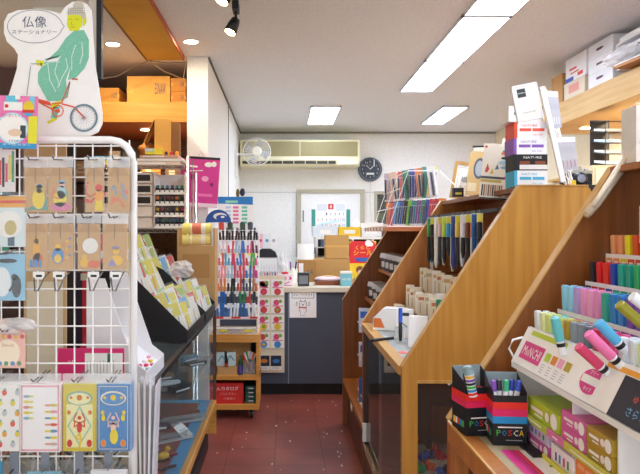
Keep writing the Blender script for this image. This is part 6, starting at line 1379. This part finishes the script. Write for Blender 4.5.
def art_sit(m, w_, h):
    Y = mat('#e8b828'); m.disc(.004, h*.2, .018, Y, rz=.014).disc(.004, h*.4, .009, Y).disc(.002, h*.48, .010, mat('#9a8ab0'), rz=.005).face([(-.02, h*.08), (-.008, h*.26), (.006, h*.08)], mat('#9a8ab8'), -.0012)
def env(px0, px1, py0, py1, pyt, label, art, k):
    """clear sleeve with a kraft envelope inside, hanging on a hook"""
    w_ = (px1-px0-2.4)*RD/F0; H = (py1-pyt)*RD/F0; h = (py1-py0)*RD/F0
    t = thing('envelope_pack', label, 'envelope pack', ((rx(px0)+rx(px1))/2, RY-.030-.002*(k % 2), rzz(py1)), 0, 'kraft envelope packs on the front rack')
    m = M().box(-w_/2, w_/2, 0, .004, 0, h, KRAFT); m.face([(-w_/2, h-.022), (w_/2, h-.022), (w_/2-.012, h-.001), (-w_/2+.012, h-.001)], mat('#bb9058', .8), -.0008)
    m.stroke([(-w_*.02, h-.04), (-w_*.02, h+.0)], .0018, mat('#6a5a48'), -.001); art(m, w_, h); m.build('envelope', t)
    s = M().box(-w_/2-.003, w_/2+.003, -.0025, -.002, -.002, H, BAG).rect(-w_/2-.003, w_/2+.003, h+.001, H, clear('bag_header', '#ffffff', .1, .2, '#f4f4f6', .4), .001); s.build('clear_sleeve', t)
    hk = hook(t, H-.008, .036)
    return t
rowA = [(28, 52, art_buddha, 'kraft envelope pack with a yellow seated figure in green, top row'), (51.5, 77, art_rainbow, 'kraft envelope pack with a multicoloured dancing figure, top row'), (87.5, 108, art_red, 'kraft envelope pack with red and yellow figure, top row'), (110, 133, art_fan, 'kraft envelope pack with grey and orange figures by the rack post, top row')]
rowB = [(29, 52.5, art_gold, 'kraft envelope pack with a standing golden figure, second row'), (52, 78, art_blue, 'kraft envelope pack with a blue figure and dots, second row'), (80, 104.5, art_moon, 'kraft envelope pack with a large white moon, second row'), (105, 131, art_sit, 'kraft envelope pack with a small sitting yellow figure by the post, second row')]
for k, (a, b, f_, lab) in enumerate(rowA): env(a, b, 169, 212.5, 158, lab, f_, k)
for k, (a, b, f_, lab) in enumerate(rowB): env(a, b, 224, 269, 214, lab, f_, k)
# empty hooks with price clips under the second row
for i, px in enumerate((46.5, 66, 99.5, 121)):
    t = thing('display_hook', f'empty chrome hook with white price clip, {ORD[i]} along the rack below the envelopes', 'hook', (rx(px), RY-.002, rzz(272)), 0, 'empty hooks on the front rack')
    M().tube([(-.008, .004, 0), (-.014, -.05, -.01), (-.004, -.07, -.045), (.004, -.07, -.045), (.014, -.05, -.01), (.008, .004, 0)], .0022, mat('#8a8d92', .2, .9), 6).build('wire_prong', t, smooth=True); M().box(-.016, .014, -.052, -.050, -.016, .004, W).rect(-.008, .008, -.010, -.004, BK, -.0525).build('price_clip', t)
# postcards
def postcard(px0, px1, py0, py1, label, base, art, k, n=4, side='#f2f2f2'):
    w_ = (px1-px0)*1.19/F0; h = (py1-py0)*1.19/F0
    t = thing('postcard_pack', label, 'postcard pack', ((XX(px0, 1.19)+XX(px1, 1.19))/2, RY-.058, ZZ(py1, 1.19)), 0, 'postcard packs on the front rack')
    m = M().box(-w_/2, w_/2, 0, .003, 0, h, mat(base, .35)); art(m, w_, h); m.build('top_card', t)
    M().box(-w_/2+.001, w_/2+.003, .0035, .030, .001, h, mat(side)).build('card_bundle', t)
    M().box(-w_/2-.002, w_/2+.004, -.0022, -.0018, -.001, h+.028, BAG).rect(-w_/2-.002, w_/2+.004, h+.001, h+.028, clear('bag_header', '#ffffff', .1, .2, '#f4f4f6', .4), .001).build('clear_sleeve', t)
    hook(t, h+.018, .055)
def art_fruit(m, w_, h):
    rnd = random.Random(4)
    for r in range(6):
        for q in range(3):
            x = -w_*.36+q*w_*.36+(.008 if r % 2 else -.004); z = h*(.1+.155*r)
            if abs(x) < w_*.46:
                m.disc(x, z, .0065, mat(['#e8d838', '#e0563a', '#c8ccd0', '#e8b030', '#e8dc48'][(r*2+q) % 5]), -.001, rz=.008).disc(x+.001, z+.008, .004, mat('#7ab0a0'), -.0014, rz=.003)
def art_pagoda(m, w_, h):
    P_ = mat('#f0b0b8'); 
    for z in (.003, h-.008): m.rect(-w_/2+.002, w_/2-.002, z, z+.005, P_)
    for x in (-w_/2+.002, w_/2-.006): m.rect(x, x+.004, .004, h-.004, P_)
    for i in range(5): m.disc(-w_*.34, h*(.5+.08*i), .009, mat(['#7ab8c8', '#e8d838', '#e0907a', '#e8dc68', '#88b0c0'][i]), -.001, rz=.004).disc(-w_*.22, h*(.5+.08*i), .006, mat('#e8e060'), -.001, rz=.003)
    for i in range(7): m.disc(w_*.34, h*(.12+.095*i), .011, mat(['#c8b8a8', '#e8d838', '#4a98b8', '#e0563a', '#e8d838', '#e8a0a8', '#d8cc50'][i]), -.001, rz=.004).disc(w_*.2, h*(.12+.095*i), .009, mat(['#e0a090', '#5aa0b8', '#e8d838'][i % 3]), -.0012, rz=.003)
def tarot(m, w_, h, frame, inner, fig, acc, arch):
    rrect(m, -w_/2+.006, w_/2-.006, .006, h-.006, .0016, mat(frame), -.001)
    m.rect(-w_/2+.008, w_/2-.008, .010, h*.70, mat(inner), -.0008)
    m.disc(0, h*.79, .034, mat(arch), -.0012, rz=.019, n=24) if arch else None
    m.disc(0, h*.785, .030, mat(inner), -.0014, rz=.0155, n=24)
    m.disc(0, h*.80, .0075, mat(acc), -.0018)
    for s_ in (-1, 1): m.disc(s_*.022, h*.80, .004, mat(acc), -.0018).disc(s_*.026, h*.12, .007, mat(fig), -.0018, rz=.010).disc(s_*.028, h*.58, .005, mat(acc), -.0018, rz=.006)
    F = mat(fig)
    m.disc(0, h*.36, .007, F, -.0018, rz=.015).disc(0, h*.50, .005, F, -.0018)
    for s_ in (-1, 1): m.stroke([(0, h*.42), (s_*.014, h*.36), (s_*.012, h*.46)], .003, F, -.0018).stroke([(0, h*.42), (s_*.016, h*.46), (s_*.006, h*.58)], .003, F, -.0018)
def art_yellow(m, w_, h):
    m.face([(0, h*.68), (.032, h*.38), (0, h*.08), (-.032, h*.38)], mat('#9ac8b8'), -.0012) ; tarot(m, w_, h, '#e0c030', '#f2eeb0', '#d8402e', '#d8882e', '#7ab8b0')
    m.face([(0, h*.64), (.028, h*.38), (0, h*.12), (-.028, h*.38)], mat('#f2eeb0'), -.0015); m.stroke([(0, h*.28), (.004, h*.18), (0, h*.06)], .005, mat('#e8c828'), -.002).stroke([(0, h*.26), (-.012, h*.2), (0, h*.18)], .004, mat('#e8c828'), -.002)
def art_bluec(m, w_, h):
    tarot(m, w_, h, '#e8e0c0', '#3f8ac8', '#f0c8b8', '#e8d040', '#e8e4c8'); m.disc(.002, h*.22, .011, mat('#e8d438'), -.0021, rz=.02)
    for s_ in (-1, 1): m.disc(s_*.026, h*.12, .006, mat('#e08a3a'), -.0022, rz=.009).disc(s_*.026, h*.5, .005, mat('#e8d438'), -.0022, rz=.009)
postcard(-16, 19.5, 384, 451, 'white postcard pack scattered with small fruits at the rack edge', '#f6f6f2', art_fruit, 0)
postcard(20.5, 60, 384, 452, 'white postcard pack with pink border and tiny striped motifs', '#fafafa', art_pagoda, 1, side='#f6e4e6')
postcard(63.5, 96, 384, 451, 'yellow postcard pack with red dancing figure in a diamond', '#dccb22', art_yellow, 2, side='#d8cc3a')
postcard(97, 130, 384, 451, 'blue postcard pack with dancer in yellow skirt and crescent moon', '#3a84c4', art_bluec, 3, side='#8ab0d8')
# lower hooks, grey strips, partly visible packs
for i, (px, lab) in enumerate([(15, 'grey flat hook bar at the rack edge in the lowest row'), (46, 'grey flat hook bar under the pink bordered postcards'), (80, 'grey flat hook bar under the yellow postcards'), (109, 'grey flat hook bar under the blue postcards')]):
    t = thing('display_hook', lab, 'hook', (rx(px), RY-.004, rzz(474)), 0, 'flat hook bars on the front rack')
    M().box(-.011, .011, -.003, 0, -.03, .062, mat('#8c919c', .4)).build('flat_bar', t); M().tube([(-.002, -.003, .015), (-.006, -.04, .005), (.0, -.07, .02)], .0026, mat('#9a9da2', .2, .9), 6).build('prong', t, smooth=True)
for i, (px0, px1, py, c, lab) in enumerate([(-10, 9, 456, '#3aa8cc', 'bright blue'), (34, 66, 466, '#7ac4dc', 'light blue'), (96, 131, 464, '#eceef2', 'white')]):
    t = thing('card_pack', f'{lab} card pack hanging in the lowest row of the front rack', 'card pack', ((rx(px0)+rx(px1))/2, RY-.05, rzz(515)), 0, 'card packs in the lowest rack row')
    w_ = (px1-px0)*RD/F0; h = (515-py)*RD/F0
    m = M().box(-w_/2, w_/2, 0, .012, 0, h, mat(c, .3)); m.disc(-w_*.2, h-.02, .008, W).disc(w_*.2, h-.026, .007, mat('#e8c838')); m.build('card', t); M().box(-w_/2-.002, w_/2+.002, -.002, -.0015, 0, h+.01, BAG).build('clear_sleeve', t); M().tube([(0, .05, h+.005), (0, -.01, h+.005)], .002, CH, 6).build('hook', t)
# packs at the picture edge
def edgepack(px0, px1, py0, py1, lab, base, art, d=1.2, nm='card_pack', back=.03):
    w_ = (px1-px0)*d/F0; h = (py1-py0)*d/F0
    t = thing(nm, lab, 'pack', ((XX(px0, d)+XX(px1, d))/2, RY-back, ZZ(py1, d)), 0, 'packs on the rack at the picture edge')
    m = M().box(-w_/2, w_/2, 0, .006, 0, h, mat(base, .4)); art(m, w_, h); m.build('card', t); M().box(-w_/2-.002, w_/2+.002, -.003, -.0025, -.001, h+.012, BAG).build('clear_sleeve', t); hook(t, h+.004, back+.004)
def a1(m, w_, h):
    m.rect(-w_/2, w_/2, h*.78, h, mat('#e8a838')).rect(-w_/2, w_/2, h*.86, h*.92, mat('#d8502e'), -.001).disc(w_*.05, h*.45, w_*.36, mat('#f2f2ee'), -.0012).disc(w_*.1, h*.38, w_*.16, mat('#c8b878'), -.0016, rz=w_*.2).rect(w_*.02, w_*.2, h*.02, h*.2, mat('#4a6a80')).rect(-w_*.5, -w_*.3, 0, h*.3, mat('#58a0a8'))
def a2(m, w_, h):
    D = mat('#2a3440'); m.disc(.0, h*.85, w_*.28, D, rz=.006).disc(w_*.26, h*.3, w_*.14, mat('#3a4650'), rz=.03).disc(w_*.2, h*.5, w_*.09, mat('#3a4650')).disc(-w_*.15, h*.4, w_*.25, mat('#e8f0f4'), rz=.04).stroke([(w_*.05, h*.2), (w_*.2, h*.35), (w_*.35, h*.15)], .006, D)
def a3(m, w_, h):
    m.disc(-w_*.05, h*.4, w_*.4, mat('#fbe8cc'), rz=h*.35).text('Sweet', -w_*.05, h*.6, w_*.4, mat('#c87a5a'))
    for i in range(9): m.disc(-w_*.42+w_*.84*i/8, h*(.12 if i % 2 else .82), .006, mat(['#d8402e', '#4a88c0', '#e8b030', '#5a9a5a'][i % 4]), -.0014)
def a0(m, w_, h):
    for i in range(12): m.rect(-w_/2+i*w_/12, -w_/2+(i+.8)*w_/12, h*random.Random(i).uniform(.0, .5), h*random.Random(i+9).uniform(.6, 1), mat(['#d8303a', '#2a2a30', '#e03a7a', '#e8d030', '#3a9a5a', '#e8443a', '#2a6ab0'][i % 7]))
edgepack(-14, 24, 196, 247, 'card pack with a light bulb under an orange sky at the rack edge', '#d8e8ea', a1)
edgepack(-12, 23, 254, 301, 'light blue card pack with a dark statue drawing at the rack edge', '#8cc4e0', a2)
edgepack(-14, 23, 152, 193, 'multicoloured pen pack hanging behind the magazine flyer', '#e8e0e0', a0, d=1.26, back=.012)
edgepack(-10, 21, 331, 370, 'pink floral boxed card set in a loose clear bag at the rack edge', '#f2b8a4', a3, d=1.16, back=.075)
o = crumple((0, 0, 0), (.055, .03, .022), BAGW, 77, 14, 7, .2).build('clear_wrap', loc=(XX(12, 1.17), RY-.07, ZZ(327, 1.17))); tag(o, 'crumpled clear wrap above the pink floral card set', 'wrap')
# magazine flyer
t = thing('magazine_flyer', 'pink, yellow and blue flyer clipped over the top of the rack', 'flyer', (XX(15, 1.17), RY-.075, ZZ(148, 1.17)), 0, None, (0, .03, 0))
w_ = 40*1.17/F0; h = 53*1.17/F0
m = M().box(-w_/2, w_/2, 0, .003, 0, h, mat('#ea7ab4', .35)); m.rect(-w_/2, w_/2, 0, .014, mat('#3a98d0')).rect(w_*.28, w_/2, .014, h*.62, mat('#e4e030'), -.0008).rect(w_*-.3, -.0, h*.86, h, mat('#6ac8e0'), -.0009).rect(w_*.3, w_*.42, h*.66, h, mat('#7ad0e4'), -.0009)
m.disc(-w_*.12, h*.38, w_*.40, mat('#bfe4f0'), -.0011, rz=h*.3, n=24).disc(-w_*.12, h*.38, w_*.36, mat('#f6f4f0'), -.0013, rz=h*.26, n=24).rect(-w_*.35, w_*.12, h*.72, h*.88, W, -.0012)
m.disc(w_*.27, h*.78, .014, mat('#e8cc30'), -.0015, rz=.018).rect(w_*.12, w_*.42, h*.68, h*.74, mat('#d83a30'), -.0018).disc(w_*.27, h*.68, .012, mat('#5aa8d8'), -.0017, rz=.009)
m.disc(-w_*.28, h*.80, .005, mat('#e0302c'), -.0016).text('かわいい', -w_*.08, h*.62, w_*.62, mat('#d8307a'), -.0016, .009).disc(-w_*.05, h*.3, .018, mat('#e8cbb0'), -.0016, rz=.010).rect(w_*.08, w_*.22, h*.2, h*.44, mat('#3a4a50'), -.0015)
m.text('オールカラー', .0, .010, w_*.7, W, -.0016, .006).text('付録つき', .005, .020, w_*.5, mat('#2a5ab0'), -.0016, .005); m.build('page', t); M().box(-.006, .006, -.004, .075, h-.01, h+.012, W).build('clip', t)
# cut-out sign with a figure riding a bicycle
d = 1.27; SYD = d*K
def sp_(px, py): return (XX(px, d)-XX(50, d), ZZ(py, d)-ZZ(137, d))
outl = [(66, 6), (72, 2), (80, 1), (87, 4), (91, 10), (92, 20), (93, 40), (95, 65), (99, 90), (102, 112), (102, 124), (98, 132), (90, 136), (34, 136), (10, 133), (5, 120), (7, 100), (12, 85), (17, 68), (18, 55), (14, 48), (7, 42), (4, 33), (4, 22), (8, 14), (18, 10), (38, 9), (52, 11), (60, 14)]
t = thing('cutout_sign', 'large white cut-out sign of a robed figure riding a small bicycle', 'sign', (XX(50, d), SYD, ZZ(137, d)))
M().prism([sp_(*p) for p in outl], 'y', 0, .006, mat('#f6f5f3', .5)).build('board', t)
A = M(); yy = -.001
GR = mat('#7cc4a8', var=.25, scale=220); GD = mat('#e8f2ee'); YE = mat('#dbe022'); RE = mat('#e2563a'); GY = mat('#8c99a0'); NV = mat('#5a6078')
pf = lambda pts: [sp_(*p) for p in pts]
# speech bubble
eb = [(35+27.5*math.cos(a*PI/18), 26.5-16.5*math.sin(a*PI/18)) for a in range(36)]
eb = [p if not (0 <= i <= 1 or i >= 35) else (64.5 if i == 0 else p[0], p[1]) for i, p in enumerate(eb)]
A.stroke(pf(eb+[eb[0]]), .0014, NV, yy)
x_, z_ = sp_(34.5, 22); A.text('仏像', x_, z_, 24*d/F0, NV, yy); x_, z_ = sp_(34.5, 32); A.text('ステーショナリー', x_, z_, 45*d/F0, NV, yy, .011)
# head, hair bun, ear
A.face(pf([(68, 14), (80, 13), (83, 16), (82, 26), (78, 31), (70, 31), (67, 25)]), YE, yy).face(pf([(67, 15), (68, 10), (74, 7), (82, 9), (86, 14), (86, 22), (83, 19), (80, 15)]), mat('#c9c4b8'), yy-.0003).disc(*sp_(78.5, 6.5), 5.5*d/F0, mat('#c9c4b8'), yy-.0004)
for i in range(24): A.disc(*sp_(69+(i % 8)*2.2, 8.5+(i//8)*2.2), .0016, mat('#6e6a64'), yy-.0008, n=6)
A.face(pf([(83, 20), (86.5, 17), (86.5, 23), (83.5, 27)]), YE, yy-.0006); A.stroke(pf([(69, 20), (72, 19.4)]), .001, mat('#8a7a28'), yy-.0008).stroke(pf([(75, 19.4), (79, 20)]), .001, mat('#8a7a28'), yy-.0008).stroke(pf([(72.5, 21), (71.5, 24.5), (73.5, 25)]), .0008, mat('#8a7a28'), yy-.0008).stroke(pf([(71, 27.3), (75, 27.3)]), .0014, mat('#c86a2e'), yy-.0008)
# robe
A.face(pf([(74, 31), (84, 30), (89, 40), (89, 58), (85, 68), (76, 78), (68, 80), (71, 66), (70, 55), (62, 55), (58, 58), (45, 59), (46, 61), (58, 50), (66, 38)]), GR, yy)
A.face(pf([(62, 55), (58, 61), (45, 62), (38, 73), (38, 83), (44, 94), (48, 101), (62, 101), (68, 97), (66, 80), (71, 66), (72, 55)]), GR, yy-.0002)
for s in ([(58, 60), (55, 72), (60, 86)], [(66, 58), (68, 68), (62, 78), (58, 88)], [(48, 64), (50, 80), (56, 92)], [(76, 45), (72, 56), (72, 70)], [(60, 62), (50, 62), (43, 66)], [(82, 42), (83, 54), (80, 64)]): A.stroke(pf(s), .0018, GD, yy-.0008)
A.face(pf([(50, 104), (62, 100), (58, 107), (52, 110)]), YE, yy-.0006).face(pf([(36, 60), (44, 61), (44, 65), (37, 66)]), YE, yy-.0004)
A.face(pf([(53, 107), (60, 107), (57, 118), (51, 118)]), GR, yy-.0006).face(pf([(47, 122), (56, 117), (58, 119), (49, 124)]), YE, yy-.0006)
# bicycle
def stroke(p, w_, m): A.stroke(pf(p), w_, m, yy-.001)
stroke([(31, 66), (27, 95)], .0024, GY); stroke([(31, 64), (42, 64)], .002, GY); stroke([(41.5, 63), (41.5, 66)], .004, mat('#a03a28'))
A.face(pf([(25, 95), (50, 102), (52, 106), (36, 102), (24, 100)]), RE, yy-.0011); stroke([(52, 104), (62, 103), (70, 82)], .0035, RE); stroke([(62, 104), (74, 107), (84, 117)], .0042, RE); stroke([(70, 82), (67, 98)], .003, GY); stroke([(72, 79), (78, 79.5)], .004, mat('#c8442e')); stroke([(30, 97), (57, 112)], .004, RE)
A.ring(*sp_(58, 111), 6*d/F0, .003, RE, yy-.0012).disc(*sp_(58, 111), .006, RE, yy-.0012)
A.ring(*sp_(84, 118), 14*d/F0, .0055, mat('#70858e'), yy-.0012, 32).ring(*sp_(84, 118), 11.5*d/F0, .001, GY, yy-.0013, 28).disc(*sp_(84, 118), .003, RE, yy-.0016)
for i in range(10):
    a = i*PI/10; A.stroke([(sp_(84, 118)[0]+.032*math.cos(a), sp_(84, 118)[1]+.032*math.sin(a)), (sp_(84, 118)[0]-.032*math.cos(a), sp_(84, 118)[1]-.032*math.sin(a))], .0006, GY, yy-.0013)
A.ring(*sp_(20, 112), 12*d/F0, .005, mat('#70858e'), yy-.0012, 32)
A.build('printed_picture', t)
M().box(-.03, -.01, .006, .012, .0, .05, W).build('support_tab', t)

# ================================================================ seen through the rack
t = thing('cardboard_sheet', 'tall plain cardboard sheet standing behind the wire rack', 'panel', (XX(45, 1.5), 1.5*K, .906))
w_ = 42*1.5/F0/2; h = ZZ(137, 1.5)-.906
m = M().box(-w_, w_, 0, .01, 0, h*.62, mat('#c4a67c', .8)).box(-w_, w_, 0, .01, h*.62, h, mat('#b8946a', .8)).box(-w_+.01, w_-.01, -.003, -.0005, .0, h*.42, mat('#d8cdb4', .7)); m.build('board', t); M().box(-w_, w_, .0105, .016, h-.03, h, mat('#9a7a54')).build('rear_batten', t)
tb = thing('book_shelf', 'dark wooden shelf of notebooks behind the edge of the front rack', 'shelf', (0, 1.4*K, 0))
ZT = .9055
M().box(XX(66, 1.6), XX(76, 1.6), .26, .29, ZT, 1.95, mat('#2a2426')).build('black_upright', tb)
M().box(-1.48, XX(24, 1.6), .26, .28, ZT, 2.0, mat('#4a2c22')).build('back_board', tb)
for i in range(6): M().box(-1.48, XX(23, 1.6), .16, .259, 1.02+i*.16, 1.03+i*.16, DKW).build('slat_shelf', tb)
M().box(XX(24, 1.6), XX(66, 1.6), .265, .28, ZT, 1.0, mat('#4a2c22')).build('lower_board', tb)
for i in range(10):
    c, cn = PCOL[i]; z = 1.03+(i//2)*.16
    o = M().box(-.045, .045, 0, .04, 0, .09, mat(c, .5)).rect(-.03, .03, .03, .06, W).build('notebook', loc=(-.99-.11*(i % 2), 1.4*K+.18, z+.0005)); tag(o, f'{cn} notebook on the dark shelves behind the rack edge', 'notebook', 'notebooks behind the rack edge')
t = thing('red_book', 'dark blue and red tall book standing behind the rack grid', 'book', (XX(84, 1.62), 1.62*K, .906)); w_ = .03; h = ZZ(272, 1.62)-.906
M().box(-w_, w_, 0, .03, 0, h, mat('#3a2c3c')).rect(-.006, .010, .12, h, mat('#c83038')).rect(-.012, .022, h-.03, h-.005, mat('#c8c0a8'), -.001).face([(-w_, 0), (w_, 0), (w_, .20), (-w_*.6, .09)], mat('#d8405a'), -.001).build('cover', t)
# magenta sheet lying in front of the tray
for i, (px0, px1, c) in enumerate([(64, 91, '#d2246a')]):
    t = thing('magenta_card', 'magenta card with white text block behind the wire grid', 'card', (XX(97, 1.42), 1.38*K, ZZ(381, 1.38)), 0)
    w_ = 66*1.38/F0/2; h = 33*1.38/F0
    m = M().box(-w_, w_, 0, .004, 0, h, mat('#dc2a72')).rect(-w_*.18, w_*.96, .0, h*.86, W); m.stroke([(-w_*.45, 0), (-w_*.45, h)], .001, mat('#b81a5a'))
    for q in range(9): m.rect(-w_*.12+q*w_*.1, -w_*.12+q*w_*.1+.002, h*.1, h*(.6+.02*(q % 3)), mat('#9a9aa4'), -.001)
    m.rect(w_*.5, w_*.64, h*.55, h*.85, mat('#3a6a4a'), -.0013).text('のり', -w_*.6, h*.6, w_*.2, W, -.001); m.build('card', t)
    M().box(-w_+.02, w_-.02, .005, .012, -(ZZ(381, 1.38)-.906), h*.5, mat('#8a8a90')).build('easel', t)
    t.location.z = ZZ(381, 1.38); t.location.y = 1.375*K
# pen trays at the table front
rnd = random.Random(12)
t = thing('pen_bin', 'long clear bin of mixed pens and small goods on the display table', 'bin', (0, 1.262*K, 0))
M().box(-1.05, -.46, 0, .004, .66, .78, ACR).box(-1.05, -.46, .13, .134, .66, .95, mat('#b8b0a0')).box(-1.05, -.46, 0, .134, .65, .66, W).box(-1.05, -.46, .0, .134, .001, .649, mat('#c8c0b4')).build('bin', t)
stf = M()
for i in range(330):
    x = -1.03+rnd.random()*.55; z = .67+rnd.random()*.25; a = rnd.uniform(-1.2, 1.2); L = rnd.uniform(.03, .07); y = .01+.11*(z-.66)/.34+rnd.uniform(0, .012)
    stf.tube([(x, y, z), (x+math.sin(a)*L, y+.004, z+math.cos(a)*L)], rnd.uniform(.002, .0045), mat(rnd.choice(['#8a7a5a', '#b8b0a0', '#5a6a4a', '#3a3a3a', '#a84a3a', '#d8d4c8', '#6a8a9a', '#e8e4dc', '#4a5a68', '#c89a4a']), .4), 5)
o = stf.build('mixed_pens', loc=(0, 1.262*K, 0)); o['kind'] = 'stuff'; o['label'] = 'dense jumble of small pens and charms filling the clear bin'; o['category'] = 'pens'
